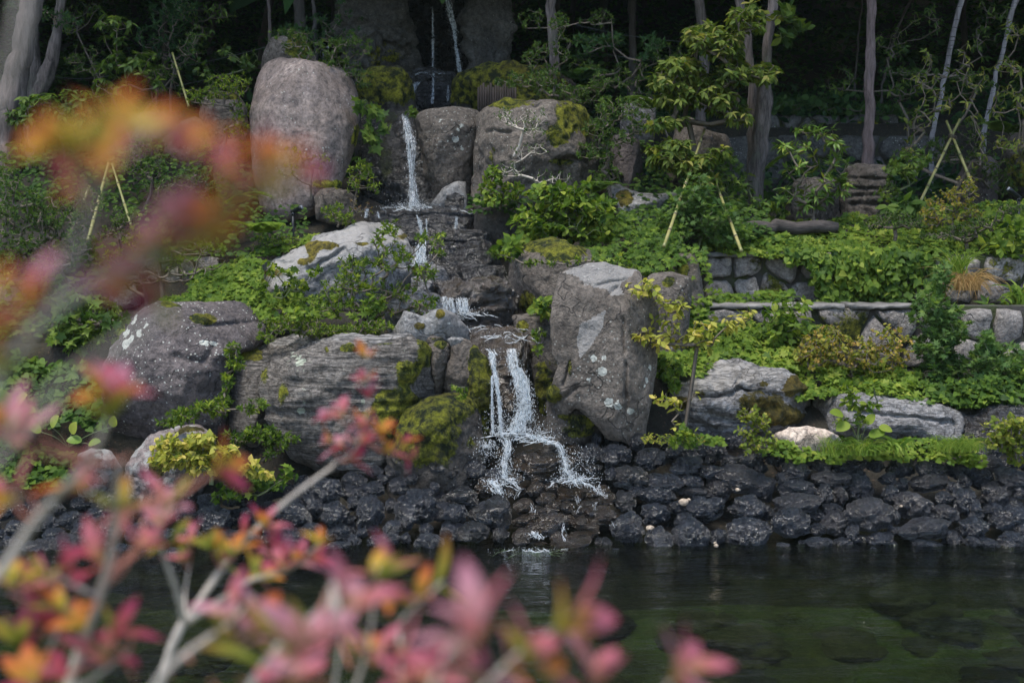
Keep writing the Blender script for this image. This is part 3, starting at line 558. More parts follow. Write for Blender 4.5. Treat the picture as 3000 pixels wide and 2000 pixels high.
rock('grained brown rock with green lichen patches, front and centre', [(774, 1012), (788, 996), (850, 990), (925, 988), (1040, 985), (1150, 988), (1215, 995), (1252, 1013), (1262, 1050), (1275, 1090), (1300, 1160), (1300, 1300), (1250, 1410), (1120, 1420), (960, 1390), (860, 1345), (800, 1280), (770, 1180), (762, 1080)], 9.4, 1.0, 'rock_strata', nf=4, boxy=1.0, rough=.04, grain=.5, pale=[[(790, 998), (925, 985), (1150, 985), (1210, 995), (1150, 1004), (1000, 1006), (880, 1008), (800, 1016)]], nth=170, nr=44,
     planes=[(1000, 1000, 0, 72, .14), (900, 1150, -14, 6, .0), (1180, 1150, 16, 4, .02), (1000, 1350, -3, -10, .06)], licb=[(880, 1070, 32, 26, 1.0), (850, 1040, 30, 14, .6), (885, 1140, 14, 10, .8), (880, 1200, 22, 40, .7), (1060, 1175, 16, 24, .6), (1110, 1115, 8, 8, .9), (990, 1072, 8, 6, .9)],
     moss=[(1020, 1025, 26, 12, .8), (1130, 1015, 40, 10, .5), (1240, 1030, 30, 45, 1.0), (1190, 1090, 40, 40, .85), (1160, 1180, 60, 40, .9), (1120, 1200, 30, 50, .7), (830, 1150, 22, 60, .6), (780, 1090, 14, 60, .6), (1200, 1260, 100, 110, .85), (960, 1030, 10, 8, .6)], cuts=[(1180, 1080, 1270, 1060, 5, .05)])
rock('blanket-mossed low rock right of the grained rock', [(1130, 1240), (1190, 1200), (1260, 1160), (1330, 1150), (1396, 1178), (1412, 1230), (1416, 1330), (1360, 1395), (1250, 1430), (1140, 1400)], 9.2, .8, 'rock_mossdark', moss=[(1270, 1190, 130, 40, 1.0), (1250, 1290, 160, 90, .72), (1330, 1180, 70, 30, .7)], rough=.05, nf=10, planes=[(1290, 1200, 5, 55, .1)], nth=130, nr=30)
rock('tall jagged monolith with a pale broken top', Q(7, [(532, 445), (560, 432), (620, 410), (730, 382), (830, 376), (960, 408), (1058, 428), (1080, 470), (1095, 560), (1140, 590), (1185, 700), (1192, 860), (1180, 1000), (1150, 1150), (1112, 1330), (1085, 1500), (1030, 1480), (960, 1445), (850, 1435), (740, 1320), (640, 1262), (560, 1340), (500, 1330), (450, 1300), (462, 1190), (510, 1090), (528, 1040), (492, 980), (480, 800), (500, 620), (518, 500)]), 9.45, 1.1, 'rock_brown', nf=0, boxy=1., rough=.022, nth=190, nr=48, rnd=.08, k=500,
     planes=[(1770, 806, 4, 70, .03), (1640, 900, -34, 3, .02), (1760, 1000, -4, 2, .0), (1645, 1180, -42, -22, .06), (1850, 980, 42, 4, .05), (1735, 900, -14, 16, .0), (1720, 1220, -10, -22, .0), (1880, 1150, 30, -8, .06), (1850, 880, 14, 40, .10)], lich=.12, licb=[(1745, 1080, 60, 50, .6), (1790, 1160, 45, 40, .7), (1900, 1100, 20, 60, .5), (1840, 1200, 30, 20, .6)],
     moss=[(1620, 1150, 30, 32, .85), (1670, 1080, 10, 30, .7), (1650, 1240, 40, 40, .7)], pale=[Q(7, [(560, 436), (620, 410), (730, 380), (830, 376), (960, 408), (1040, 428), (1000, 470), (930, 520), (960, 590), (870, 600), (840, 555), (700, 520), (670, 470)]), Q(7, [(665, 790), (840, 690), (820, 800), (740, 930), (670, 1010), (650, 900)])],  # top: weathering plus its lit tone in the colour; then the pale broken face
     cuts=[(1700, 830, 1740, 836, 5, .05), (1745, 838, 1840, 815, 4, .05), (1780, 868, 1812, 836, 4, .05), (1825, 930, 1832, 1040, 5, .06), (1832, 1060, 1838, 1200, 5, .06), (1620, 1190, 1690, 1130, 6, .07), (1668, 1060, 1652, 1130, 4, .05)])
rock('dark moss-stained rock at the foot of the monolith', Q(7, [(440, 1290), (560, 1345), (640, 1262), (740, 1315), (850, 1430), (860, 1560), (700, 1570), (430, 1570)]), 9.55, .5, 'rock_mossdark', nf=9, rough=.06, moss=[(1700, 1250, 80, 50, .6)])
rock('pale slate boulder with moss in its hollows, right bank', Q(8, [(-210, 1260), (-160, 1190), (-90, 1160), (0, 1110), (80, 1070), (160, 1052), (240, 1047), (400, 1058), (560, 1083), (650, 1093), (740, 1140), (820, 1205), (848, 1265), (800, 1310), (805, 1440), (690, 1475), (560, 1500), (400, 1510), (200, 1530), (20, 1500), (-100, 1450), (-160, 1380)]), 9.75, .9, 'rock_slate', nf=12, boxy=.88, rough=.07, grain=.4, pale=[Q(8, [(0, 1115), (160, 1060), (400, 1065), (650, 1100), (700, 1140), (640, 1200), (540, 1180), (300, 1200), (100, 1250), (0, 1200)])], nth=160, nr=40,
     planes=[(2120, 1110, 0, 60, .08), (2280, 1130, 20, 45, .1)], moss=[(2230, 1190, 90, 45, .85), (2330, 1130, 40, 30, .85), (2290, 1220, 60, 30, .8), (2050, 1150, 30, 20, .5), (1990, 1180, 40, 30, .7), (1940, 1210, 40, 30, .8), (2240, 1125, 18, 12, .7)], cuts=[(2150, 1140, 2180, 1080, 5, .08), (2040, 1165, 2200, 1150, 8, .14), (2080, 1210, 2180, 1230, 9, .16), (2020, 1230, 2100, 1250, 8, .14), (2150, 1145, 2300, 1155, 6, .10)])
rock('long low grey rock running right from the slate boulder', Q(8, [(828, 1400), (832, 1300), (870, 1268), (1000, 1248), (1150, 1233), (1350, 1243), (1600, 1288), (1800, 1310), (1915, 1340), (2000, 1420), (1900, 1570), (1700, 1600), (1500, 1560), (1200, 1540), (900, 1490)]), 9.7, .9, 'rock_slate', nf=8, boxy=.9, rough=.05, nth=150, nr=34, planes=[(2600, 1170, 0, 70, .05), (2450, 1230, -12, 0, 0)], cuts=[(2480, 1200, 2800, 1240, 7, .10)])
rock('flat dark wet slab at the right edge', Q(8, [(1700, 1380), (1900, 1370), (2000, 1310), (2150, 1240), (2340, 1225), (2400, 1300), (2400, 1560), (2100, 1610), (1800, 1560), (1720, 1450)]), 9.75, .9, 'rock_wet', nf=5, boxy=.95, planes=[(2900, 1200, 0, 78, .1)], rough=.03)
rock('sandy beige stone on the black lava stones', Q(11, [(515, 200), (520, 150), (560, 130), (620, 105), (690, 90), (740, 95), (800, 112), (860, 135), (900, 165), (880, 215), (700, 240), (560, 225)]), 9.45, .4, 'rock_beige', nf=9, rough=.03)
rock('white-crusted stone under the yellow creeper, left bank', Q(9, [(740, 545), (700, 480), (700, 400), (740, 310), (790, 240), (850, 140), (1000, 88), (1150, 88), (1230, 150), (1250, 220), (1240, 330), (1100, 480), (900, 560)]), 9.2, .6, 'rock_white', nf=8, rough=.05, lich=.75, moss=[(460, 1370, 30, 40, .8), (560, 1260, 60, 10, .7)])
rock('blotchy small stone left of the white-crusted stone', Q(9, [(440, 260), (520, 220), (640, 230), (700, 330), (660, 420), (520, 430), (440, 360)]), 9.3, .4, 'rock_white', nf=8, lich=.9)
rock('brown ground-hugging stone at the left edge above the black stones', Q(9, [(-60, 470), (60, 440), (250, 455), (420, 470), (430, 560), (300, 640), (0, 660), (-60, 600)]), 9.3, .5, 'rock_brown')
rock('long sloping grey slab among the vines, far left', [(-30, 1090), (60, 1050), (140, 1035), (220, 1030), (330, 1012), (330, 1060), (280, 1120), (200, 1165), (100, 1195), (-30, 1200)], 10.3, .7, 'rock_slate', nf=6, rough=.03)
rock('flat brown slab in the vines left of the flecked boulder', [(230, 945), (280, 932), (370, 932), (385, 950), (330, 965), (240, 965)], 10.6, .3, 'rock_brown')
rock('thin dusty slab on the far left terrace', [(-20, 958), (40, 945), (105, 950), (110, 965), (60, 975), (-20, 975)], 10.7, .3, 'rock_slate')
rock('flat bluish rock behind the left azalea', Q(5, [(225, 240), (230, 210), (300, 185), (420, 178), (450, 200), (430, 240), (330, 258)]), 11.9, .5, 'rock_slate', moss=[(140, 685, 30, 8, .5)])
rock('brown rock leaning on the left of the smooth boulder', Q(1, [(1310, 740), (1320, 660), (1380, 600), (1440, 590), (1560, 620), (1620, 690), (1630, 800), (1600, 950), (1400, 900), (1330, 800)]), 13.4, .6, 'rock_brown', moss=[(660, 280, 60, 14, .8)])
rock('peaked brown rock among the left shrubs', Q(1, [(1010, 1000), (1060, 920), (1180, 810), (1280, 768), (1330, 800), (1370, 880), (1400, 980), (1400, 1100), (1300, 1200), (1080, 1180)]), 13.0, .6, 'rock_brown')
rock('low brown rock below the smooth boulder on its left', Q(1, [(1400, 1100), (1420, 980), (1480, 920), (1560, 910), (1640, 960), (1680, 1100), (1650, 1250), (1450, 1250)]), 12.9, .6, 'rock_brown')
rock('rounded rock against the trunks at the far left', Q(1, [(-20, 900), (30, 780), (80, 750), (120, 800), (140, 850), (110, 890), (20, 920)]), 14.0, .5, 'rock_far')
rock('rust-stained rock standing in the left terrace', Q(1, [(860, 900), (900, 830), (1000, 800), (1060, 880), (1040, 1020), (960, 1080), (880, 1040)]), 13.4, .5, 'rock_brown')
rock('grey rock peeping through the azaleas up right', Q(3, [(935, 790), (945, 700), (990, 660), (1060, 632), (1140, 640), (1175, 700), (1150, 790), (1050, 830)]), 13.5, .5, 'rock_slate')
rock('dark rock in the shrubs right of the biggest boulder', Q(3, [(870, 960), (890, 895), (1000, 875), (1060, 930), (1080, 1040), (1000, 1090), (900, 1060)]), 13.0, .5, 'rock_dark')
rock('pyramid-shaped brown rock behind the young tree', Q(3, [(1255, 1000), (1280, 880), (1320, 800), (1370, 755), (1440, 790), (1500, 850), (1640, 895), (1680, 980), (1640, 1060), (1540, 1130), (1350, 1130)]), 13.4, .6, 'rock_brown', nf=8, boxy=.85)
rock('pale saddle-shaped slab above the leafy shrub', Q(3, [(860, 1220), (920, 1205), (980, 1235), (1060, 1262), (1180, 1272), (1340, 1255), (1350, 1330), (1260, 1440), (1100, 1430), (980, 1390), (900, 1320)]), 12.4, .7, 'rock_grey', nf=4, boxy=.95, planes=[(1930, 590, 5, 60, .05)], moss=[(1830, 580, 30, 30, .8)])
rock('cracked cylindrical rock behind the rhododendron', Q(4, [(810, 1180), (850, 1085), (960, 1072), (1060, 1080), (1130, 1095), (1155, 1160), (1150, 1340), (1080, 1400), (900, 1400), (810, 1380)]), 13.0, .9, 'rock_brown', nf=5, boxy=1.0, rough=.05, lich=.1, cuts=[(2470, 550, 2600, 555, 5, .12), (2480, 575, 2610, 570, 4, .10), (2470, 520, 2600, 525, 4, .1), (2490, 595, 2600, 600, 4, .1)])
rock('low flaky rock left of the cracked cylindrical rock', Q(4, [(490, 1200), (540, 1165), (650, 1170), (800, 1190), (800, 1340), (640, 1350), (500, 1330)]), 13.0, .6, 'rock_brown', nf=6, rough=.05)
rock('grey rock behind the crossed bamboo stakes', Q(4, [(1560, 1180), (1620, 1080), (1720, 1030), (1800, 1020), (1850, 1080), (1840, 1250), (1760, 1330), (1600, 1320)]), 13.6, .7, 'rock_dark', moss=[(2830, 480, 60, 20, .5)])
rock('dark mossy rock mass at the upper right edge', Q(4, [(1810, 1330), (1830, 1150), (1870, 1000), (1920, 870), (1990, 790), (2100, 760), (2140, 1000), (2140, 1400), (1900, 1440)]), 13.7, .9, 'rock_mossdark', moss=[(3000, 500, 80, 90, .6)])

# timber
g = Geo(); P0 = W(2178, 668, 12.1); P1 = W(2450, 672, 12.3)
tube(g, smooth_path([P0, (P0 + P1) / 2 + np.array([0, 0, .02]), P1], 12, .02), np.full(12, .055), 10)
meta(g.obj('fallen_log', M['wood'], loc=P0), 'weathered dark log lying behind the upper stone wall', 'log')
e = empty('log_edging', W(1440, 310, 13.6), 'short upright log palisade under the mossy bank', 'edging')
for k in range(16):
    px = 1402 + k * 7.2
    if px > 1512: break
    g = Geo(); b = W(px, 318, 13.6); h = .2 + .02 * (k % 3)
    tube(g, [b - [0, 0, .15], b + [0, 0, h * .5], b + [0, 0, h]], [.011, .012, .011], 7); g.obj('post', M['post'], e)

# ------------------------------------------------------------------ stone walls
def clip(poly, p, n):
    out = []
    for a in range(len(poly)):
        A, B = poly[a], poly[(a + 1) % len(poly)]; da, db = (A - p) @ n, (B - p) @ n
        if da <= 0: out.append(A)
        if da * db < 0: out.append(A + (B - A) * da / (da - db))
    return out
def stone_piece(poly, y, bulge, rs, seed, nst=14, rings=4):
    poly = np.array(poly); c = poly.mean(0)
    Pc = np.concatenate([poly, poly[:1]]); s = np.concatenate([[0], np.cumsum(np.linalg.norm(np.diff(Pc, axis=0), axis=1))])
    u = np.linspace(0, s[-1], nst, endpoint=False); B = np.stack([np.interp(u, s, Pc[:, 0]), np.interp(u, s, Pc[:, 1])], -1)
    B = .86 * B + .07 * (np.roll(B, 1, 0) + np.roll(B, -1, 0)); B += .007 * rs.randn(*B.shape)
    tx, tz = rs.uniform(-.12, .12, 2)
    L = []
    for q, (sc_, dy) in enumerate([(1.0, .10), (1.0, .012), (.93, -bulge * .55), (.7, -bulge * .9), (.35, -bulge)][:rings + 1]):
        xy = c + (B - c) * sc_; y_ = np.full(nst, y + dy) + (tx * (xy[:, 0] - c[0]) + tz * (xy[:, 1] - c[1])) * (q > 1)
        if q > 1: y_ = y_ + rs.uniform(-.009, .009, nst)
        y_ = y_ + (.02 * fbm(np.stack([xy[:, 0] * 9, xy[:, 1] * 9, xy[:, 0] * 0], -1), 2, 3) if q > 1 else 0); L.append(np.stack([xy[:, 0], y_, xy[:, 1]], -1))
    V = np.concatenate(L + [np.array([[c[0], y - bulge * 1.0, c[1]]])])
    n = nst; R_ = len(L); i = np.arange(R_ - 1)[:, None] * n; j = np.arange(n)[None]; k = (j + 1) % n
    q = np.stack([i + j, i + k, i + n + k, i + n + j], -1).reshape(-1, 4); j = np.arange(n)
    return V, [q, np.stack([(R_ - 1) * n + j, (R_ - 1) * n + (j + 1) % n, np.full(n, len(V) - 1)], -1)]
def stone_wall(label, x0, x1, z0, z1, Y, cell, seed, coping=1.0, mat='rock_wall', moss=.3, top_course=True, seeds=None, gap=.014, px_moss=()):
    rs = np.random.RandomState(seed); e = empty('stone_wall', ((x0 + x1) / 2, Y, z0), label, 'stone wall')
    g = Geo(); bx = np.array([[x, y, z] for x in (x0, x1) for y in (Y + .025, Y + .3) for z in (z0 - .1, z1 - .012)])
    g.add(bx, np.array([[0, 1, 3, 2], [4, 6, 7, 5], [0, 4, 5, 1], [2, 3, 7, 6], [0, 2, 6, 4], [1, 5, 7, 3]])); g.obj('wall_core', M['mortar'], e, smooth=False)
    zt = z1
    if coping:
        n = max(2, int((x1 - x0) * coping / .55)); xx = np.linspace(x0 - .01, x0 + (x1 - x0) * coping, n + 1)
        for k in range(n):
            g = Geo(); a, b = xx[k] + .006, xx[k + 1] - .006 - .03 * (k % 3 == 1)
            m_ = 12; X_ = np.linspace(a, b, m_); prof = [(Y - .035, z1 - .028), (Y - .045, z1 - .008), (Y - .03, z1 + .008), (Y + .30, z1 + .01), (Y + .30, z1 - .028)]
            V = np.array([[x, y + rs.uniform(-.014, .014), z + rs.uniform(-.009, .005)] for x in X_ for (y, z) in prof])
            i = np.arange(m_ - 1)[:, None] * 5; j = np.arange(5)[None]; kk = (j + 1) % 5
            g.add(V, [np.stack([i + j, i + kk, i + 5 + kk, i + 5 + j], -1).reshape(-1, 4), np.array([[4, 3, 2, 1, 0], [5 * m_ - 5 + t for t in range(5)]])]); g.obj('coping_stone', M['coping'], e)
        zt = z1 - .032
    pts = [] if seeds is None else [np.array(s) for s in seeds]
    rows = max(2, int(round((zt - z0) / (cell * .62))))
    for r_ in range(rows):
        hh = (zt - z0) / rows; z = zt - (r_ + .5) * hh; x = x0 + cell * .3
        w_ = cell * (1.15 if r_ == 0 and top_course else 1)
        while x < x1:
            p = np.array([x + rs.uniform(-.22, .22) * cell, z + (0 if r_ == 0 and top_course else rs.uniform(-.48, .48) * hh)])
            if not pts or min(np.linalg.norm(p - t) for t in pts) > cell * .42: pts.append(p)
            x += w_ * rs.uniform(.4, 1.35)
    for a, p in enumerate(pts):
        poly = [np.array(v) for v in ((x0, z0), (x1, z0), (x1, zt), (x0, zt))]
        for b, t in enumerate(pts):
            if a == b or np.linalg.norm(t - p) > cell * 3.5: continue
            n = t - p; L = np.linalg.norm(n); n = n / L; poly = clip(poly, (p + t) / 2 - n * gap, n)
            if len(poly) < 3: break
        if len(poly) < 3: continue
        V, Fc = stone_piece(poly, Y, rs.uniform(.02, .05), rs, a)
        mo = moss * rs.uniform(0, 1.6) * (rs.rand() < .6) * np.ones(len(V)) + .25 * fbm(V * 5, 2, seed)
        o = obj_np('stone', V, Fc, M[mat], e, attrs={'moss': np.clip(mo, 0, 1), 'lich': np.full(len(V), rs.uniform(-.2, .35))})
    return e
def wx(px, Y): return (px - 1500) / F * Y
def wz(py, Y): return float(W(1500, py, Y)[2])
stone_wall('upper dry-stone wall of the right bank, behind the trailing vines', wx(2065, 11.78), wx(3150, 11.78), wz(885, 11.78), wz(742, 11.78), 11.76, .29, 3, moss=.35, coping=.35)
stone_wall('lower dry-stone wall of the right bank, with the mossier bigger stones', wx(2070, 11.0), wx(3150, 11.0), wz(1075, 11.0), wz(893, 11.0), 11.0, .36, 7, moss=.5, coping=.58)
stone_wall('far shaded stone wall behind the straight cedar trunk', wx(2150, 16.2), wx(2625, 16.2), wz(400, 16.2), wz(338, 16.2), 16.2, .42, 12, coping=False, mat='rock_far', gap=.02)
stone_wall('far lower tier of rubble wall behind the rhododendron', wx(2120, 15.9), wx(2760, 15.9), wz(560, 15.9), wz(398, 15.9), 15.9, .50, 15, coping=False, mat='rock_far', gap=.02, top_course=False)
stone_wall('low stone wall of the left terrace behind the vines', wx(-150, 11.0), wx(400, 11.0), wz(905, 11.0), wz(815, 11.0), 11.0, .34, 19, moss=.2)
stone_wall('rubble wall piece showing between the left shrubs', wx(430, 11.6), wx(640, 11.6), wz(860, 11.6), wz(755, 11.6), 11.6, .26, 23, coping=False, moss=.2, mat='rock_wall')

# ------------------------------------------------------------------ black lava stones
import bmesh
def ico(sub):
    bm = bmesh.new(); bmesh.ops.create_icosphere(bm, subdivisions=sub, radius=1); 
    V = np.array([v.co[:] for v in bm.verts]); Fc = np.array([[v.index for v in f.verts] for f in bm.faces]); bm.free(); return V, Fc
IV, IF = ico(5); IV3, IF3 = ico(3)
def stone_shape(seed, knob=1.0, V=IV):
    d = .30 * knob * fbm(V * 1.3 + seed * 3.1, 2, seed) * 1.6 - .17 * ridged(V * 1.7 + seed, 3, seed + 1) * knob + .11 * np.abs(vnoise(V * 4.3 + seed, 3)) + .12 * fbm(V * 7 + seed, 4, seed + 2)
    pits = np.clip(vnoise(V * 9 + seed, 7) - .35, 0, 1) * .10
    rs = np.random.RandomState(seed)
    P = V * (1 + d - pits + .05 * ridged(V * 5.5 + seed * 2, 3, seed + 9))[:, None]
    for _ in range(3):      # a few worn flats
        n = rs.randn(3); n /= np.linalg.norm(n); s = P @ n; lim = rs.uniform(.72, .95)
        P = P - n * np.clip(s - lim, 0, 9)[:, None] * .6
    P = P / np.abs(P).max(0); return P
LAVA = [mesh_np('lava_stone', stone_shape(s + 40, .8 + .1 * (s % 5)), IF, M['lava']) for s in range(12)]
LMAT = ('lava', 'lava_pale', 'lava_wet', 'lava_brown')
def lava_obj(name, v, kind):
    o = bpy.data.objects.new(name, LAVA[v]); link(o)
    if kind: o.material_slots[0].link = 'OBJECT'; o.material_slots[0].material = M[LMAT[kind]]
    return o
rsl = np.random.RandomState(5)
STN = []                     # footprint list (px, py, w, h)
def pyY(py): return float(np.interp(py, [1180, 1230, 1300, 1400, 1500, 1560, 1605, 1640, 1680], [10.05, 9.85, 9.62, 9.32, 9.05, 8.9, 8.75, 8.6, 8.45]))
def lava(px, py, w, h, kind=0, label=None, group='black lava stones heaped along the pond edge', dY=0, var=None):
    Y = pyY(py + h * .25) + dY + rsl.uniform(-.05, .05)
    c = W(px, py, Y); sx, sz = pm(w, Y) / 2 * 1.03, pm(h, Y) / 2 * 1.08
    v = rsl.randint(12) if var is None else var
    o = lava_obj('lava_stone', v, kind)
    flip = rsl.randint(2)
    o.location = tuple(c + [0, sx * .25, 0]); o.scale = (sx, (sx * .6 + sz * .5) * rsl.uniform(.8, 1.1), sz)
    o.rotation_euler = (rsl.uniform(-.2, .2), rsl.uniform(-.12, .12), flip * math.pi + rsl.uniform(-.35, .35))
    if label is None:
        sz_ = 'small' if w < 58 else 'middling' if w < 92 else 'big'
        col = next(t for a, t in ((200, 'at the left edge'), (450, 'under the white-crusted stone'), (700, 'below the yellow creeper'), (900, 'by the tip of the pale forked twig'), (1150, 'below the grained rock'), (1420, 'below the blanket-mossed rock'), (1580, 'left of the middle of the run'), (1800, 'right of the middle of the run'), (1900, 'below the monolith'), (2040, 'below the sapling'), (2180, 'below the slate boulder'), (2300, 'below the pinkish small shrub'), (2430, 'below the beige stone'), (2560, 'below the tall weed'), (2700, 'below the strap-leaved clump'), (2860, 'below the fine grass clump'), (9999, 'at the right edge')) if px < a)
        rows = (1340, 1400, 1460, 1520, 1570); row = ('top row', 'second row', 'upper middle', 'lower middle', 'just above water', 'standing in water')[sum(py > r_ for r_ in rows)]
        tone = ('black lava', 'dusty greyish lava', 'shiny wet black', 'brown wet')[kind]; grp = ('black lava stones heaped along the pond edge', 'dusty grey lava stones', 'shiny wet black stones beside the run of water', 'wet cobbles under the running water')[kind]
        meta(o, '%s %s stone, %s, %s' % (sz_, tone, row, col), 'stone', grp)
        STN.append((px, py, w, h)); return o
    else: meta(o, label, 'stone')
    STN.append((px, py, w, h)); return o
def L(crop, lst, kind=0):
    for t in lst:
        x, y, w, h = t[:4]; k = t[4] if len(t) > 4 else kind; lb = t[5] if len(t) > 5 else None
        (X_, Y_), = Q(crop, [(x, y)]); s = 1.96
        lava(X_, Y_, w / s, h / s, k, lb)
L(10, [(110, 470, 210, 190, 0, 'big lumpy black stone under the tip of the grained rock'), (30, 560, 130, 170), (150, 610, 190, 160), (235, 640, 110, 90), (370, 590, 170, 190, 0, 'round-shouldered black stone standing upright in the left heap'), (370, 465, 150, 100), (440, 400, 80, 60), (600, 400, 90, 60), (520, 440, 130, 110), (640, 570, 250, 220, 0, 'largest craggy black stone left of the running water'),
   (560, 650, 110, 100), (770, 350, 230, 160, 2, 'greenish wet stone leaning on the mossed rock by the splash'), (730, 445, 70, 60), (880, 520, 230, 160, 2), (850, 600, 170, 130), (1060, 610, 270, 220, 2, 'big glistening black stone left of the running water'), (960, 710, 200, 130, 2), (1110, 720, 110, 100, 2), (840, 710, 190, 120),
   (700, 765, 190, 130), (560, 745, 80, 80), (430, 765, 210, 110), (310, 710, 80, 60), (190, 710, 180, 110), (170, 795, 180, 70), (270, 765, 80, 100), (490, 690, 120, 110), (680, 690, 100, 70), (380, 690, 80, 50), (260, 540, 90, 90), (480, 550, 90, 90), (540, 590, 90, 110), (690, 480, 90, 70), (30, 700, 160, 110),
   (1790, 140, 190, 160, 0, 'black stone topping the heap at the foot of the monolith'), (1660, 170, 60, 80), (1640, 255, 140, 120), (1900, 185, 120, 110), (1780, 265, 200, 130), (1640, 345, 130, 80, 2), (1750, 375, 90, 80), (1860, 400, 250, 150, 2), (1970, 285, 190, 130), (2100, 250, 130, 90), (2200, 235, 210, 110),
   (2180, 335, 220, 130), (2060, 420, 240, 120), (2020, 500, 240, 120), (1830, 530, 140, 120, 2), (1840, 690, 210, 220, 0, 'big round black stone at the water line right of the run'), (1700, 770, 110, 90, 2), (1760, 825, 80, 60), (2010, 600, 180, 130), (2120, 560, 110, 80), (2270, 575, 210, 150), (2020, 745, 150, 150), (2200, 725, 210, 190),
   (2140, 835, 170, 60), (2230, 480, 230, 90, 1), (2330, 420, 90, 100, 1), (1900, 480, 110, 70), (1740, 300, 80, 70), (1940, 420, 90, 60), (1700, 240, 60, 60), (2160, 640, 120, 100)])
L(11, [(300, 180, 210, 100), (250, 170, 160, 80), (400, 290, 180, 100), (320, 400, 330, 150, 1, 'broad rough grey-brown lava slab in the upper right heap'), (440, 450, 200, 150, 1), (540, 275, 140, 110), (660, 355, 180, 110), (570, 395, 90, 80), (230, 460, 150, 130, 1), (140, 570, 260, 150), (380, 575, 260, 160), (660, 545, 320, 140, 1),
   (660, 455, 250, 100), (620, 660, 240, 190, 0, 'flat-faced matt black stone low in the right heap'), (370, 725, 290, 210, 0, 'wedge-shaped black stone with a raised ridge at the water line'), (490, 690, 80, 80), (200, 740, 110, 130), (80, 725, 180, 190), (200, 838, 150, 60), (20, 832, 80, 60), (870, 405, 260, 110, 1), (820, 490, 100, 120), (905, 490, 100, 120, 1),
   (1030, 450, 170, 150), (1180, 400, 110, 80), (1195, 485, 110, 110), (1260, 430, 80, 80), (960, 310, 310, 110), (1250, 335, 180, 120), (1420, 335, 220, 120), (1440, 425, 300, 110, 1), (1330, 555, 260, 160, 1, 'broad knobbly grey lava stone mid-height in the right heap'), (1070, 615, 300, 210, 1, 'big hollowed lava stone in the middle of the right heap'), (900, 655, 210, 180, 1, 'pale craggy lava stone near the water line, right heap'),
   (780, 690, 100, 80), (790, 775, 180, 100), (930, 770, 130, 60), (980, 710, 90, 130), (1090, 820, 90, 50), (1150, 755, 200, 100), (1390, 695, 340, 130, 1, 'long flat grey lava stone just above the water line'), (1420, 785, 240, 60), (1220, 695, 90, 60), (1225, 620, 60, 80), (1500, 510, 130, 90), (1530, 605, 170, 110, 1), (1600, 340, 210, 130),
   (1620, 415, 100, 90), (1720, 400, 160, 120), (1640, 530, 160, 160), (1800, 495, 210, 160, 1), (1670, 685, 210, 130), (1880, 630, 260, 150), (1760, 775, 160, 80), (1900, 765, 170, 130), (1900, 310, 160, 70), (1770, 315, 170, 100, 1), (1900, 400, 220, 120, 1), (1770, 240, 160, 100), (1960, 480, 130, 100), (1670, 760, 110, 70),
   (700, 300, 130, 60), (800, 320, 140, 70), (450, 340, 100, 70), (1110, 320, 120, 80), (1000, 380, 120, 80), (860, 570, 130, 70), (1280, 500, 120, 60), (1560, 450, 110, 70), (1780, 580, 120, 90), (60, 640, 130, 90), (0, 560, 90, 90), (480, 600, 100, 90), (760, 600, 110, 90), (1450, 620, 130, 90), (1680, 610, 110, 80), (1960, 690, 110, 90), (600, 480, 110, 60), (60, 320, 150, 110), (160, 360, 150, 90), (60, 420, 150, 90)])
L(9, [(1450, 530, 190, 110), (1540, 480, 140, 90), (1690, 600, 230, 180), (1680, 740, 240, 120), (1430, 610, 130, 100), (1240, 640, 230, 170), (1350, 735, 290, 100), (1300, 830, 230, 100), (1150, 860, 210, 100), (1580, 830, 160, 50), (200, 830, 240, 160, 1), (60, 780, 130, 110), (390, 790, 230, 150, 1), (300, 730, 150, 110), (520, 860, 180, 100),
     (700, 830, 190, 120), (860, 850, 170, 110), (1010, 850, 170, 110), (120, 900, 170, 80), (480, 700, 170, 120), (620, 700, 170, 130), (780, 720, 180, 130), (940, 740, 170, 120), (1080, 730, 160, 130), (100, 690, 180, 110), (-10, 860, 110, 90), (250, 660, 170, 110), (400, 640, 170, 110), (560, 610, 170, 110), (720, 610, 170, 110), (900, 620, 180, 120), (1060, 610, 170, 110), (1200, 530, 150, 90), (1320, 520, 130, 80)])
# wet cobbles in the run of water
L(10, [(1250, 560, 140, 110), (1240, 650, 150, 90), (1400, 665, 200, 170, 3, 'largest wet brown cobble in the middle of the run'), (1570, 660, 110, 100), (1410, 560, 120, 90), (1520, 485, 210, 90), (1680, 520, 190, 90), (1690, 620, 180, 130), (1650, 470, 200, 70), (1320, 790, 170, 60), (1510, 780, 270, 80), (1240, 735, 130, 110), (1570, 730, 210, 70),
       (1630, 690, 110, 90), (1370, 520, 130, 90), (1500, 425, 100, 60), (1200, 470, 130, 80), (1050, 445, 210, 120), (1100, 530, 110, 90), (1310, 460, 110, 90), (1320, 400, 100, 85, 3, 'small round stone in front of the splashed boulder'), (1480, 145, 130, 60), (1180, 320, 140, 110), (1480, 570, 120, 90), (1330, 600, 120, 90), (1500, 640, 100, 80),
       (1600, 560, 120, 90), (1560, 400, 110, 60), (1400, 450, 110, 70), (1640, 580, 120, 80), (1180, 400, 130, 80), (1300, 700, 120, 90), (1450, 740, 120, 80), (1130, 250, 120, 90), (1520, 230, 110, 90), (1530, 300, 100, 80), (1570, 600, 100, 80)], 3)
o = lava(*Q(10, [(1320, 325)])[0], 330 / 1.96, 215 / 1.96, 3, 'dark brown boulder splashed on both sides at the foot of the front waterfall', dY=.02, var=2)
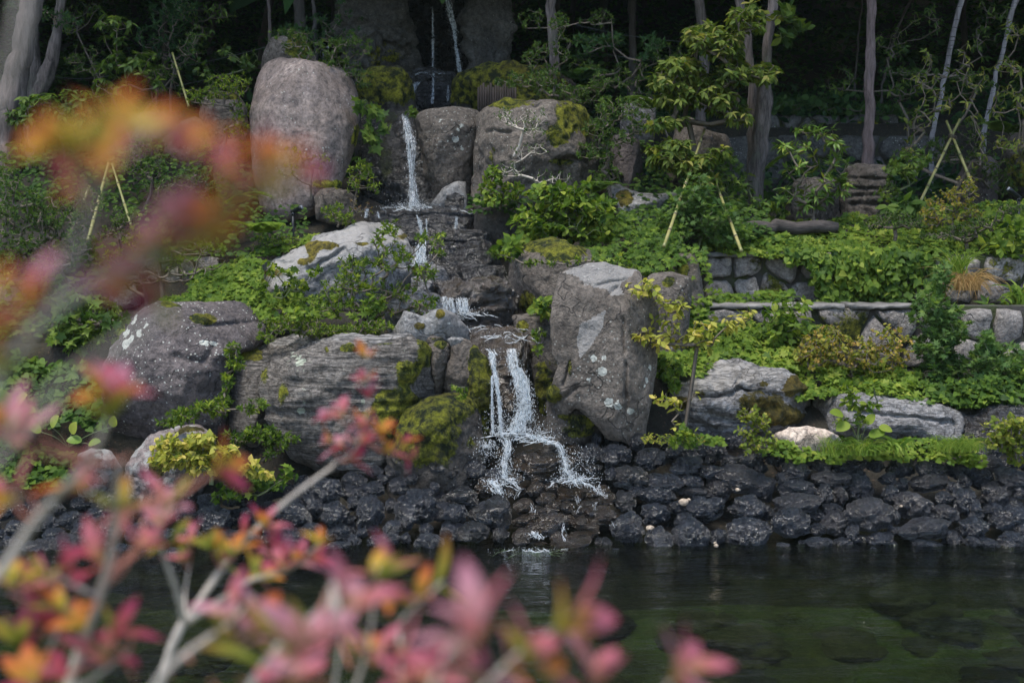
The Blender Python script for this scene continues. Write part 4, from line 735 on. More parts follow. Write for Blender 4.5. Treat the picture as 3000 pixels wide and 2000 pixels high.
# fill the gaps behind and beneath with more stones
rf = np.random.RandomState(77); nfill = 0
for _ in range(4000):
    if nfill > 120: break
    px, py = rf.uniform(-80, 3080), rf.uniform(1250, 1600)
    top = np.interp(px, [0, 600, 900, 1400, 1750, 1850, 2200, 2450, 2900, 3000], [1480, 1440, 1400, 1330, 1320, 1280, 1290, 1350, 1350, 1320])
    if py < top or 1480 < px < 1790: continue
    if any(abs(px - a) < .36 * w + 14 and abs(py - b) < .36 * h + 14 for a, b, w, h in STN): continue
    w = rf.uniform(45, 90); lava(px, py + 6, w, w * rf.uniform(.6, .9), 0, dY=.06); nfill += 1
for (x, y, w) in [(1905, 1547, 24), (2098, 1598, 14), (2003, 1470, 30), (2095, 1590, 10), (2640, 1482, 10), (2018, 1463, 12), (2160, 1434, 14)]:
    V = IV3 * (1 + .2 * fbm(IV3 * 1.5 + x, 3, 2))[:, None]; Y = pyY(y) - .12; s = pm(w, Y) / 2
    o = obj_np('pebble', V * [s, s, s * .75] + W(x, y, Y), IF3, M['pebble'], loc=W(x, y, Y)); meta(o, 'small tan pebble caught between the black stones', 'pebble', 'tan pebbles among the black stones')
# submerged stones
for k in range(60):
    x = rf.uniform(-3.2, 3.2); y = rf.uniform(7.5, 8.65) if k < 57 else rf.uniform(5.5, 7.4)
    o = lava_obj('sunken_stone', k % 12, 1 + 2 * (k % 2))
    if k % 3: o.material_slots[0].link = 'OBJECT'; o.material_slots[0].material = M['rock_brown']; s = rf.uniform(.10, .26)
    z = min(float(ht(x, y)) + s * .2, -s * .5); o.location = (x, y, z); o.scale = (s * 1.3, s, s * .5); o.rotation_euler = (0, 0, rf.uniform(0, 6))
    meta(o, 'rounded stone lying under the pond surface', 'stone', 'stones under the pond water')

# ------------------------------------------------------------------ moving water
OC = np.array([[1, 0, 0], [-1, 0, 0], [0, 1, 0], [0, -1, 0], [0, 0, 1], [0, 0, -1]], float)
OF = np.array([[0, 2, 4], [2, 1, 4], [1, 3, 4], [3, 0, 4], [2, 0, 5], [1, 2, 5], [3, 1, 5], [0, 3, 5]])
def drops(g, C, s, rs, stretch=1.0):
    n = len(C); S = s[:, None, None] * np.array([1, 1, 1])[None, None]
    V = OC[None] * S * np.stack([np.ones(n), np.ones(n), np.full(n, 1.) * stretch * rs.uniform(.7, 1.8, n)], -1)[:, None] + C[:, None]
    Fc = OF[None] + (np.arange(n) * 6)[:, None, None]; g.add(V.reshape(-1, 3), Fc.reshape(-1, 3))
def fall(g, path, nst, ndrop, seed, rad=(.0015, .0045), piece=(.05, .3), spread=1.0, dspread=1.8, web=.0):
    """path: (px, py, half width px, Y) stations from top to bottom"""
    rs = np.random.RandomState(seed); P = np.array(path, float)
    C = W(P[:, 0], P[:, 1], P[:, 3]); hw = pm(P[:, 2], P[:, 3]); s = np.concatenate([[0], np.cumsum(np.linalg.norm(np.diff(C, axis=0), axis=1))])
    def at(u): return np.stack([np.interp(u, s, C[:, c]) for c in range(3)], -1)
    for k in range(nst):
        off = np.clip(rs.randn() * .45, -1, 1) * spread; a = rs.uniform(-.1, s[-1]); b = min(s[-1], a + rs.uniform(*piece)); a = max(a, 0)
        if b - a < .02: continue
        n = max(4, int((b - a) / .018)); u = np.linspace(a, b, n); c = at(u); w = np.interp(u, s, hw)
        wob = fbm(np.stack([u * 8, u * 0 + k * 1.7, u * 0 + seed], -1), 3, 3)
        c[:, 0] += (off + .5 * wob) * w; c[:, 1] -= abs(rs.randn()) * .02 + .012 * wob
        r = rs.uniform(*rad) * np.sin(np.linspace(.15, math.pi - .15, n)) ** .5 * (1 + .6 * vnoise(np.stack([u * 40, u * 0 + k, u * 0], -1), 1))
        tube(g, c, np.abs(r) + .0006, 4, cap=False)
    u = rs.uniform(0, s[-1], ndrop) ; u = s[-1] * (u / s[-1]) ** .7; c = at(u); w = np.interp(u, s, hw)
    c[:, 0] += rs.randn(ndrop) * .55 * w * dspread; c[:, 1] -= np.abs(rs.randn(ndrop)) * .05
    drops(g, c, rs.uniform(.0010, .0031, ndrop), rs, 2.2)
def sheet(path, seed, e, name='water_sheet', spread=1.0, m_=10):
    P = np.array(path, float); C = W(P[:, 0], P[:, 1], P[:, 3]); hw = pm(P[:, 2], P[:, 3]); s = np.concatenate([[0], np.cumsum(np.linalg.norm(np.diff(C, axis=0), axis=1))])
    u = np.linspace(0, s[-1], 50); c = np.stack([np.interp(u, s, C[:, k]) for k in range(3)], -1); w = np.interp(u, s, hw) * spread; q = np.linspace(-1, 1, m_)
    w = w * (1 + .35 * vnoise(np.stack([u * 9, u * 0, u * 0 + seed], -1), 2)); c[:, 0] += .3 * w * fbm(np.stack([u * 5, u * 0 + 9, u * 0 + seed], -1), 3, 2)
    V = c[:, None] + np.stack([w[:, None] * q, -.03 * np.cos(q * 1.4)[None] * np.ones((50, 1)) + .012 * fbm(np.stack([q[None] * 2 + 0 * w[:, None], u[:, None] * 12 + 0 * q, 0 * q + 0 * w[:, None]], -1), 3, seed), 0 * w[:, None] * q], -1)
    i = np.arange(49)[:, None] * m_; j = np.arange(m_ - 1)[None]; return obj_np(name, V.reshape(-1, 3), np.stack([i + j, i + j + 1, i + m_ + j + 1, i + m_ + j], -1).reshape(-1, 4), M['sheet'], e)
def splash(g, cx, cy, wx_, wy_, Y, n, seed, nr=0, size=(.0014, .0040), rise=.05):
    rs = np.random.RandomState(seed); px = cx + rs.randn(n) * wx_ * .5; py = cy + rs.randn(n) * wy_ * .5
    c = W(px, py, np.full(n, Y)); c[:, 2] += np.abs(rs.randn(n)) * rise * rs.rand(n); c[:, 1] += rs.uniform(-.1, .06, n)
    drops(g, c, rs.uniform(*size, n), rs)
    for k in range(nr):
        a = W(cx + rs.randn() * wx_ * .4, cy + rs.randn() * wy_ * .35, Y + rs.uniform(-.08, .04)); L_ = rs.uniform(.03, .14); th = rs.uniform(-.7, .7) + (math.pi if rs.rand() < .5 else 0)
        t = np.linspace(0, 1, 6)[:, None]; c = a + t * np.array([math.cos(th) * L_, -.03, -.05 * rs.rand()]) + .012 * np.stack([vnoise(np.stack([t[:, 0] * 4, t[:, 0] * 0 + k, t[:, 0] * 0 + q], -1), seed + q) for q in range(3)], -1)
        tube(g, c, rs.uniform(.002, .005) * np.array([.3, 1, .8, 1.1, .8, .3]), 4, cap=False)
# upper waterfall
e = empty('upper_waterfall', W(1200, 600, 12.6), 'thin white upper waterfall dropping between the smooth boulder and the flecked boulder', 'waterfall')
g = Geo(); pf = [(1187, 335, 9, 12.95), (1195, 370, 12, 12.85), (1203, 420, 11, 12.72), (1207, 500, 10, 12.68), (1208, 560, 11, 12.64), (1212, 604, 16, 12.6)]; sheet(pf, 1, e); fall(g, pf, 45, 500, 1, (.0008, .0032), (.06, .5)); g.obj('falling_water', M['foam'], e)['kind'] = 'stuff'
g = Geo(); splash(g, 1212, 603, 60, 6, 12.55, 400, 2, 14, rise=.05); splash(g, 1150, 607, 90, 4, 12.5, 80, 5, 6, rise=.01); g.obj('splash', M['foam'], e)['kind'] = 'stuff'
# far cascade
e = empty('far_cascade', W(1330, 215, 15.6), 'thin broken far cascade high in the dark between the rock pillars', 'waterfall')
g = Geo(); fall(g, [(1300, -30, 8, 15.9), (1318, 30, 9, 15.9), (1330, 80, 8, 15.9), (1335, 130, 5, 15.85), (1342, 175, 6, 15.8), (1348, 212, 7, 15.75)], 70, 260, 3, (.002, .005), (.1, .5)); fall(g, [(1268, 20, 3, 15.9), (1266, 90, 4, 15.9), (1270, 150, 3, 15.85), (1268, 205, 3, 15.8)], 22, 120, 4, (.001, .003))
fall(g, [(1270, 215, 3, 15.0), (1269, 260, 3, 15.0), (1267, 305, 4, 14.95)], 22, 100, 6, (.001, .003)); fall(g, [(1222, 240, 12, 15.0), (1212, 262, 6, 15.0), (1210, 285, 4, 14.95)], 26, 70, 7, (.0015, .004)); fall(g, [(1313, 250, 4, 15.0), (1312, 300, 3, 15.0)], 8, 40, 8, (.001, .002))
g.obj('falling_water', M['foam'], e)['kind'] = 'stuff'
g = Geo(); splash(g, 1260, 214, 60, 3, 15.05, 30, 9, 5, rise=.01); splash(g, 1450, 188, 60, 8, 15.0, 20, 10, 4, rise=.0, size=(.001, .003)); g.obj('splash', M['foam'], e)['kind'] = 'stuff'
# ledge trickles
e = empty('ledge_trickles', W(1230, 700, 12.1), 'little trickles and a short white fall running off the wide dark ledge', 'waterfall')
g = Geo()
fall(g, [(1222, 630, 6, 12.1), (1232, 655, 5, 12.08), (1236, 700, 5, 12.05)], 30, 90, 11, (.0015, .004)); fall(g, [(1338, 635, 4, 12.1), (1336, 670, 3, 12.08)], 12, 30, 12, (.001, .003)); fall(g, [(1075, 612, 6, 12.15), (1072, 638, 5, 12.1)], 16, 30, 13, (.001, .003)); fall(g, [(1108, 618, 3, 12.12), (1110, 640, 3, 12.1)], 8, 16, 14, (.001, .003)); fall(g, [(1250, 640, 3, 12.1), (1252, 690, 3, 12.05)], 8, 30, 15, (.001, .002))
fall(g, [(1238, 705, 10, 11.8), (1232, 735, 16, 11.7), (1230, 772, 18, 11.55)], 150, 180, 16, (.002, .0055), (.04, .2))
g.obj('falling_water', M['foam'], e)['kind'] = 'stuff'
g = Geo(); splash(g, 1240, 612, 200, 4, 12.42, 60, 17, 8, rise=.01, size=(.001, .003)); splash(g, 1232, 772, 30, 6, 11.5, 120, 18, 12); g.obj('splash', M['foam'], e)['kind'] = 'stuff'
# middle rapids
e = empty('middle_rapids', W(1330, 900, 10.6), 'short tumbling white rapids below the little pool', 'rapids')
g = Geo()
for k, (x, w) in enumerate([(1300, 10), (1322, 12), (1345, 12), (1362, 8)]):
    fall(g, [(x, 868 + 4 * (k % 2), w, 10.62), (x + 3, 890, w, 10.5), (x + 6, 916, w * 1.1, 10.42)], 46, 90, 20 + k, (.002, .005), (.03, .14))
fall(g, [(1325, 840, 16, 10.9), (1335, 860, 16, 10.8), (1345, 875, 14, 10.7)], 40, 60, 27, (.0015, .004), (.03, .1))
g.obj('falling_water', M['foam'], e)['kind'] = 'stuff'
g = Geo(); splash(g, 1350, 918, 70, 8, 10.4, 260, 28, 20); splash(g, 1420, 958, 130, 6, 10.3, 40, 29, 14, size=(.001, .002), rise=0); g.obj('splash', M['foam'], e)['kind'] = 'stuff'
# front waterfall
e = empty('front_waterfall', W(1510, 1265, 9.5), 'twin-stranded white front waterfall beside the tall monolith', 'waterfall')
g = Geo()
pf = [(1500, 1020, 14, 9.74), (1505, 1070, 18, 9.64), (1520, 1110, 16, 9.58), (1530, 1160, 17, 9.54), (1528, 1210, 17, 9.5), (1515, 1262, 22, 9.46)]; sheet(pf, 3, e); fall(g, pf, 80, 1500, 31, (.0008, .0034), (.04, .2), dspread=1.3)
fall(g, [(1520, 1075, 12, 9.6), (1540, 1130, 12, 9.56), (1548, 1180, 10, 9.52), (1545, 1230, 12, 9.5)], 50, 700, 36, (.0015, .004), (.04, .2))
g.obj('right_strand', M['foam'], e)['kind'] = 'stuff'
g = Geo(); pf = [(1440, 1030, 14, 9.68), (1444, 1070, 7, 9.6), (1453, 1110, 6, 9.56), (1462, 1170, 5, 9.52), (1466, 1230, 5, 9.5), (1470, 1280, 6, 9.48)]; sheet(pf, 4, e); fall(g, pf, 50, 350, 32, (.0015, .005), (.06, .4)); fall(g, [(1441, 1100, 3, 9.56), (1442, 1180, 3, 9.52), (1443, 1270, 4, 9.48)], 24, 160, 33, (.001, .003), (.05, .3))
fall(g, [(1430, 1020, 16, 9.75), (1448, 1040, 10, 9.7)], 40, 30, 34, (.0015, .004), (.03, .08)); g.obj('left_strand', M['foam'], e)['kind'] = 'stuff'
g = Geo(); splash(g, 1510, 1268, 90, 20, 9.44, 1100, 35, 26, rise=.10); splash(g, 1480, 985, 70, 14, 9.9, 40, 37, 16, size=(.001, .003), rise=.0); splash(g, 1570, 1280, 70, 14, 9.42, 300, 38, 12); g.obj('splash', M['foam'], e)['kind'] = 'stuff'
# run-off over the cobbles
e = empty('cobble_run', W(1560, 1420, 9.2), 'white water spilling round the brown boulder and over the cobbles to the pond', 'rapids')
g = Geo()
fall(g, [(1480, 1280, 16, 9.42), (1490, 1310, 8, 9.36), (1480, 1350, 12, 9.30), (1478, 1400, 14, 9.22)], 50, 520, 41, (.0008, .0032), (.03, .16)); fall(g, [(1440, 1285, 22, 9.42), (1425, 1310, 14, 9.4)], 16, 180, 42, (.0015, .004), (.03, .1))
fall(g, [(1555, 1272, 16, 9.42), (1600, 1290, 14, 9.36), (1638, 1302, 9, 9.32), (1650, 1335, 7, 9.27), (1657, 1362, 10, 9.22), (1664, 1385, 15, 9.16), (1676, 1402, 22, 9.12)], 46, 720, 43, (.0008, .0032), (.03, .16)); fall(g, [(1440, 1405, 26, 9.15), (1455, 1425, 22, 9.12), (1465, 1445, 16, 9.05)], 60, 90, 44, (.0015, .004), (.03, .1))
fall(g, [(1690, 1400, 24, 9.1), (1730, 1418, 16, 9.04), (1770, 1450, 8, 8.98)], 16, 160, 45, (.0012, .0035), (.03, .12)); fall(g, [(1560, 1555, 16, 8.8), (1580, 1575, 14, 8.76)], 40, 60, 46, (.0015, .004), (.02, .08))
rs = np.random.RandomState(3)
for k in range(12):
    x, y = rs.uniform(1480, 1800), rs.uniform(1410, 1590); Yk = pyY(y) - .13; fall(g, [(x, y - 10, 8, Yk), (x + rs.uniform(-16, 16), y + 14, 8, Yk - .03)], 5, 4, 100 + k, (.0008, .0022), (.02, .07))
g.obj('white_water', M['foam'], e)['kind'] = 'stuff'
g = Geo(); splash(g, 1690, 1405, 70, 14, 9.08, 420, 47, 14); splash(g, 1470, 1410, 60, 12, 9.15, 300, 48, 12); splash(g, 1560, 1610, 110, 6, 8.62, 200, 49, 20, size=(.001, .003), rise=0); splash(g, 1700, 1350, 50, 30, 9.2, 160, 50); splash(g, 1430, 1330, 50, 30, 9.35, 260, 51); g.obj('splash', M['foam'], e)['kind'] = 'stuff'
# still sheet of the little pool and the film over the lips
for lab, poly, Y0, Y1, nm in [('little brown pool between the pale boulder and the moss-capped boulder', [(1270, 815), (1370, 800), (1500, 806), (1510, 850), (1420, 868), (1290, 862)], 11.3, 10.8, 'pool_water')]:
    P = np.array(poly, float); z0 = wz(868, 10.75)
    Vv = []
    for (x, y) in P:
        d = ray(x, y); t = (z0 - CAM[2]) / d[2]; Vv.append(CAM + d * t)
    Vv = np.array(Vv); c = Vv.mean(0); R_ = [c + (Vv - c) * s for s in (1, .6, .2)]; n = len(Vv); j = np.arange(n)
    q = np.concatenate([np.stack([a * n + j, a * n + (j + 1) % n, (a + 1) * n + (j + 1) % n, (a + 1) * n + j], -1) for a in (0, 1)])
    o = obj_np(nm, np.concatenate(R_), [q, np.array([[2 * n + t for t in range(n)]])], M['film'], loc=c); meta(o, lab, kind='structure')

# ================================================================== PLANTS
def lance(w=.34, fold=.10, droop=.18, rows=((.0, .04), (.32, 1.), (.7, .72), (1., .0))):
    V, Fc = [], []
    for t, k in rows:
        y = t; z = -droop * t * t
        V += [(-w / 2 * k, y, z + fold * k * w), (0, y, z), (w / 2 * k, y, z + fold * k * w)]
    for r_ in range(len(rows) - 1):
        a = r_ * 3
        for s_ in (0, 1): Fc += [(a + s_, a + s_ + 1, a + s_ + 4), (a + s_, a + s_ + 4, a + s_ + 3)]
    return np.array(V), np.array(Fc)
def fan(outline, c=(0, .35), droop=.15, cup=.08):
    O = np.array(outline, float); V = np.concatenate([[[c[0], c[1], 0]], np.c_[O, np.zeros(len(O))]])
    V[:, 2] = -droop * V[:, 1] ** 2 + cup * np.abs(V[:, 0]); n = len(O)
    return V, np.array([(0, 1 + i, 1 + (i + 1) % n) for i in range(n)])
T_AZ = lance(.36, .2, .12, ((.0, .1), (.5, 1.), (1., .0)))
T_LONG = lance(.30, .12, .30)
T_DROOP = lance(.42, .10, .30)
T_OVAL = lance(.52, .10, .15, ((.0, .15), (.28, .9), (.62, 1.), (1., .0)))
T_ROUND = lance(.78, .06, .12, ((.0, .25), (.25, 1.), (.65, .9), (1., .0)))
T_HEART = fan([(0, .06), (-.24, -.05), (-.42, .12), (-.40, .42), (-.2, .78), (0, 1.05), (.2, .78), (.40, .42), (.42, .12), (.24, -.05)])
T_IVY = fan([(0, .04), (-.22, -.08), (-.45, .02), (-.30, .24), (-.56, .52), (-.22, .58), (0, 1.05), (.22, .58), (.56, .52), (.30, .24), (.45, .02), (.22, -.08)])
T_MUG = fan([(0, .0), (-.10, .3), (-.42, .42), (-.16, .5), (-.38, .78), (-.10, .72), (0, 1.1), (.10, .72), (.38, .78), (.16, .5), (.42, .42), (.10, .3)], c=(0, .45), droop=.25)
T_BLADE = lance(.05, .3, .0, ((.0, 1.), (.35, .9), (.7, .6), (1., .0)))
def unit(v): return v / (np.linalg.norm(v, axis=-1, keepdims=True) + 1e-9)
def place(g, T, pos, dr, nr, size, tint, wj=None):
    TV, TF = T; n = len(pos)
    Yv = unit(dr); Zv = unit(nr - (nr * Yv).sum(-1, keepdims=True) * Yv); Xv = np.cross(Yv, Zv)
    size = np.broadcast_to(size, (n,))
    V = pos[:, None] + size[:, None, None] * (TV[None, :, 0:1] * Xv[:, None] + TV[None, :, 1:2] * Yv[:, None] + TV[None, :, 2:3] * Zv[:, None])
    Fc = TF[None] + (np.arange(n) * len(TV))[:, None, None]
    g.add(V.reshape(-1, 3), Fc.reshape(-1, TF.shape[1]), np.repeat(np.clip(tint, 0, 1), len(TV)))
UP = np.array([0, 0, 1.0]); TOCAM = np.array([0, -1.0, .15])
def whorls(g, T, tips, tdir, rs, n=(6, 9), size=(.03, .045), spread=(35, 85), tint=(.5, .25), flat=0.0, droop=0.0, along=.02):
    """rosettes of leaves at twig ends"""
    k = rs.randint(n[0], n[1] + 1, len(tips)); idx = np.repeat(np.arange(len(tips)), k); N = len(idx)
    d = unit(tdir[idx] + np.array([0, 0, flat])); a = unit(np.cross(d, rs.randn(N, 3))); b = np.cross(d, a); th = rs.uniform(0, 6.283, N); sp = np.radians(rs.uniform(spread[0], spread[1], N))
    side = a * np.cos(th)[:, None] + b * np.sin(th)[:, None]
    dr = d * np.cos(sp)[:, None] + side * np.sin(sp)[:, None]; dr[:, 2] -= droop * rs.uniform(.5, 1.3, N)
    nr = d * np.sin(sp)[:, None] - side * np.cos(sp)[:, None] + .25 * rs.randn(N, 3) + UP * .3
    tt = rs.normal(tint[0], tint[1] * .5, len(tips))[idx] + rs.normal(0, tint[1] * .6, N)
    place(g, T, tips[idx] - d * rs.uniform(0, along, N)[:, None], dr, nr, rs.uniform(size[0], size[1], N), tt)
def twig_tree(g, root, tips, rs, r0=.0016, rmax=.02, bow=.06, stems=3, tint=.5):
    """joins every tip to the nearest wood already there, nearest tips first"""
    N = len(tips); order = np.argsort(np.linalg.norm(tips - root, axis=1)); nodes = [np.array(root, float)]; par = [-1]
    H = np.linalg.norm(tips - root, axis=1).max()
    dirs = np.zeros((N, 3))
    for i in order:
        A = np.array(nodes); t = tips[i]; dv = t - A; L = np.linalg.norm(dv, axis=1)
        dr_ = np.linalg.norm(A - root, axis=1); pen = np.where(dr_ > np.linalg.norm(t - root), 1.0, 0)
        j = int(np.argmin(L + .28 * (H - dr_) * 0 + pen + .25 * np.maximum(0, A[:, 2] - t[2] + .02)))
        m_ = (A[j] + t) / 2 + rs.randn(3) * L[j] * bow + np.array([0, 0, -L[j] * .05]); nodes.append(m_); par.append(j); nodes.append(t.copy()); par.append(len(nodes) - 2); dirs[i] = unit(t - m_)
    n = len(nodes); cnt = np.ones(n)
    for i in range(n - 1, 0, -1): cnt[par[i]] += cnt[i]
    A = np.array(nodes); rad = np.minimum(rmax, r0 * cnt ** .42)
    a = A[np.array(par[1:])]; b = A[1:]; ra = np.minimum(rad[np.array(par[1:])], rad[1:] * 1.4); rb = rad[1:]
    d = unit(b - a); u = unit(np.cross(d, np.array([.3, .2, .9]))); w_ = np.cross(d, u); V = []
    for s_ in range(3):
        th = s_ * 2.0944; o = u * math.cos(th) + w_ * math.sin(th); V += [a + o * ra[:, None], b + o * rb[:, None]]
    V = np.stack(V, 1); k = np.arange(len(a))[:, None, None] * 6
    Fc = np.array([[0, 2, 3, 1], [2, 4, 5, 3], [4, 0, 1, 5]])[None] + k; g.add(V.reshape(-1, 3), Fc.reshape(-1, 4), tint)
    return dirs
def crown_pts(crowns, Y, dep, rs, shell=.0):
    P = []
    for c in crowns:
        px, py, rx, ry, n = c[:5]; Yc = Y + (c[5] if len(c) > 5 else 0)
        th = rs.uniform(0, 6.283, n); rr = rs.uniform(shell, 1, n) ** .6; x = px + rx * rr * np.cos(th); y = py + ry * rr * np.sin(th)
        P.append(W(x, y, Yc + dep * rs.uniform(-1, 1, n) * np.sqrt(1 - (rr * .9) ** 2)))
    return np.concatenate(P)
PS = [100]
SPEC = {  # template, whorl kwargs, leaf material, twig material
    'azalea': (T_AZ, dict(n=(7, 11), size=(.030, .047), spread=(25, 85), tint=(.5, .3), along=.02), 'lf_azalea', 'twig'),
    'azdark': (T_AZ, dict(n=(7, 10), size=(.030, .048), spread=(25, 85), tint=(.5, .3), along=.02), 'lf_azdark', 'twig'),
    'cushion': (T_AZ, dict(n=(8, 12), size=(.022, .034), spread=(20, 80), tint=(.55, .3), along=.03, flat=.4), 'lf_azalea', 'twig'),
    'droop': (T_DROOP, dict(n=(5, 7), size=(.062, .092), spread=(60, 95), tint=(.5, .3), flat=.8, droop=.45), 'lf_tree', 'twig'),
    'droopdark': (T_DROOP, dict(n=(5, 7), size=(.07, .10), spread=(60, 95), tint=(.6, .3), flat=.8, droop=.45), 'lf_azdark', 'twig'),
    'leafy': (T_OVAL, dict(n=(3, 5), size=(.06, .095), spread=(40, 95), tint=(.5, .35), flat=.3, droop=.35, along=.05), 'lf_ivy', 'stem'),
    'round': (T_ROUND, dict(n=(3, 5), size=(.035, .055), spread=(40, 95), tint=(.5, .35), flat=.2, droop=.2, along=.05), 'lf_ivy', 'twig'),
    'yellow': (T_ROUND, dict(n=(3, 5), size=(.022, .036), spread=(40, 95), tint=(.4, .4), flat=.2, droop=.2, along=.05), 'lf_gold', 'twig'),
    'sapling': (T_OVAL, dict(n=(2, 4), size=(.045, .07), spread=(50, 100), tint=(.5, .35), flat=.4, droop=.4, along=.06), 'lf_yellow', 'twig'),
    'creeper': (T_HEART, dict(n=(2, 4), size=(.03, .05), spread=(40, 95), tint=(.6, .35), flat=.2, droop=.4, along=.04), 'lf_yellow', 'stem'),
    'mug': (T_MUG, dict(n=(5, 8), size=(.045, .075), spread=(30, 85), tint=(.5, .3), flat=.6, droop=.05, along=.06), 'lf_mug', 'stem'),
    'rhodo': (T_LONG, dict(n=(7, 10), size=(.07, .10), spread=(40, 100), tint=(.45, .3), flat=.6, droop=.12), 'lf_rhodo', 'twig'),
    'box': (T_OVAL, dict(n=(6, 9), size=(.016, .026), spread=(20, 90), tint=(.5, .3), along=.04), 'lf_azdark', 'twig'),
    'boxlight': (T_OVAL, dict(n=(6, 9), size=(.016, .028), spread=(20, 90), tint=(.5, .3), along=.04), 'lf_azalea', 'twig'),
    'vine': (T_IVY, dict(n=(1, 3), size=(.06, .095), spread=(50, 110), tint=(.5, .35), flat=.2, droop=.5, along=.05), 'lf_vine', 'stem'),
    'vinesmall': (T_IVY, dict(n=(2, 3), size=(.035, .06), spread=(50, 110), tint=(.5, .35), flat=.2, droop=.4, along=.05), 'lf_ivy', 'stem'),
    'bare': (T_AZ, dict(n=(0, 3), size=(.018, .03), spread=(25, 85), tint=(.5, .3)), 'lf_red', 'twig_pale'),
    'slender': (T_LONG, dict(n=(2, 4), size=(.05, .08), spread=(40, 100), tint=(.6, .35), droop=.5), 'lf_tree', 'twig'),
}
def shrub(sp, label, crowns, Y, base, dep=.25, name='shrub', cat='shrub', group=None, r0=.0016, rmax=.018, leaf=None, twig=None, size=None, tint=None, n=None, bow=.06):
    PS[0] += 1; rs = np.random.RandomState(PS[0]); T, kw, lm, tm = SPEC[sp]; kw = dict(kw)
    if size: kw['size'] = size
    if tint: kw['tint'] = tint
    if n: kw['n'] = n
    tips = crown_pts(crowns, Y, dep, rs); root = W(base[0], base[1], base[2] if len(base) > 2 else Y)
    e = empty(name, root, label, cat, group)
    g = Geo(); d = twig_tree(g, root, tips, rs, r0, rmax, bow); g.obj('stems', M[twig or tm], e)
    g = Geo(); whorls(g, T, tips, d, rs, **kw)
    o = g.obj('foliage', M[leaf or lm], e, smooth=False); o['kind'] = 'stuff'
    return e
def cover(label, T, mat, regions, size=(.035, .06), tint=(.5, .35), up=.8, name='ground_cover', cat='ground cover', droop=.3):
    """leaf carpets: regions (x0, x1, top y at x0, top y at x1, bottom y at x0, bottom y at x1, Y at the top, Y at the bottom, leaves)"""
    PS[0] += 1; rs = np.random.RandomState(PS[0]); g = Geo()
    for (x0, x1, ta, tb, ba, bb, Y0, Y1, n) in regions:
        u = rs.rand(n); v = rs.rand(n); x = x0 + (x1 - x0) * u; t_ = ta + (tb - ta) * u; b_ = ba + (bb - ba) * u
        ed = 18 * fbm(np.stack([x * .012, x * 0, x * 0 + PS[0]], -1), 4, 3); eb = .35 * np.minimum(60, np.abs(b_ - t_)) * fbm(np.stack([x * .02, x * 0 + 5, x * 0 + PS[0]], -1), 4, 4); y = (t_ + ed) + (b_ + eb - t_ - ed) * v
        # thin where noise says so: uneven clumps
        keep = fbm(np.stack([x * .016, y * .02, x * 0 + PS[0]], -1), 3, 5) > rs.uniform(-.75, .22, n); x, y, v = x[keep], y[keep], v[keep]; m_ = len(x)
        cl = .10 * fbm(np.stack([x * .02, y * .03, x * 0 + 7], -1), 3, 6)
        P = W(x, y, Y0 + (Y1 - Y0) * v + cl + rs.uniform(-.07, .07, m_))
        dr = np.stack([rs.randn(m_), -.7 - .5 * rs.rand(m_), -droop * rs.rand(m_) * 2 + .1], -1); nr = np.stack([.5 * rs.randn(m_), -.7 + .3 * rs.randn(m_), up + .3 * rs.randn(m_)], -1)
        tt = tint[0] + tint[1] * (.8 * fbm(P * 2.5, 2, 9) + .5 * rs.randn(m_))
        place(g, T, P, dr, nr, rs.uniform(*size, m_), tt)
    V, Fc, A = g.out(); o = obj_np(name, V, Fc, M[mat], None, V.mean(0), False, A); meta(o, label, cat, kind='stuff'); return o
def fern(label, px, py, Y, n, L_, seed, mat='lf_fern', lean=(0, 0), name='fern'):
    rs = np.random.RandomState(seed); root = W(px, py, Y); e = empty(name, root, label, 'fern')
    for k in range(n):
        g = Geo(); az = rs.uniform(0, 6.28) if n > 2 else R(90) * k; d = np.array([math.cos(az) + lean[0], -abs(math.sin(az)) * .5 - .2, .0]); d /= np.linalg.norm(d); l = L_ * rs.uniform(.75, 1.1)
        t = np.linspace(0, 1, 22)[:, None]; c = root + d * l * t * .9 + UP * l * (.9 * t - .75 * t ** 2) + np.array([0, 0, lean[1]]) * t
        tube(g, c, .0025 * (1 - .8 * t[:, 0]), 3, .3, False); tan = unit(np.gradient(c, axis=0)); sd_ = unit(np.cross(tan, UP)); nn = np.cross(sd_, tan)
        for s_ in (-1, 1):
            P = c[2:]; dr = s_ * sd_[2:] + tan[2:] * .45; place(g, lance(.26, .1, .15), P, dr, nn[2:] + .1 * rs.randn(20, 3), l * .30 * (1 - np.linspace(.05, 1, 20) ** 1.6) + .006, rs.normal(.55, .15, 20))
        o = g.obj('frond', M[mat], e, smooth=False)
    return e
def grass(label, px, py, Y, w_px, n, L_, seed, mat='lf_grass', T=T_BLADE, wide=1.0, hang=.9, name='grass_tuft', cat='grass tuft'):
    rs = np.random.RandomState(seed); root = W(px, py, Y); g = Geo()
    for k in range(n):
        az = rs.uniform(0, 6.28); l = L_ * rs.uniform(.5, 1.1); d = np.array([math.cos(az), math.sin(az) * .7 - .2, 0]); b = root + np.array([rs.randn() * pm(w_px, Y) * .4, rs.randn() * .04, 0])
        t = np.linspace(0, 1, 6)[:, None]; c = b + d * l * (t ** 1.4) * rs.uniform(.3, .9) + UP * l * (t - hang * rs.uniform(.5, 1.1) * t ** 2.2)
        s_ = unit(np.cross(np.gradient(c, axis=0), np.array([0, -1, .2]))) * (.0035 * wide) * (1 - t ** 2 * .95); V = np.concatenate([c - s_, c + s_]); i = np.arange(5)
        g.add(V, np.stack([i, i + 1, i + 7, i + 6], -1), rs.normal(.5, .2))
    V, Fc, A = g.out(); o = obj_np(name, V, Fc, M[mat], None, root, True, A); meta(o, label, cat); return o

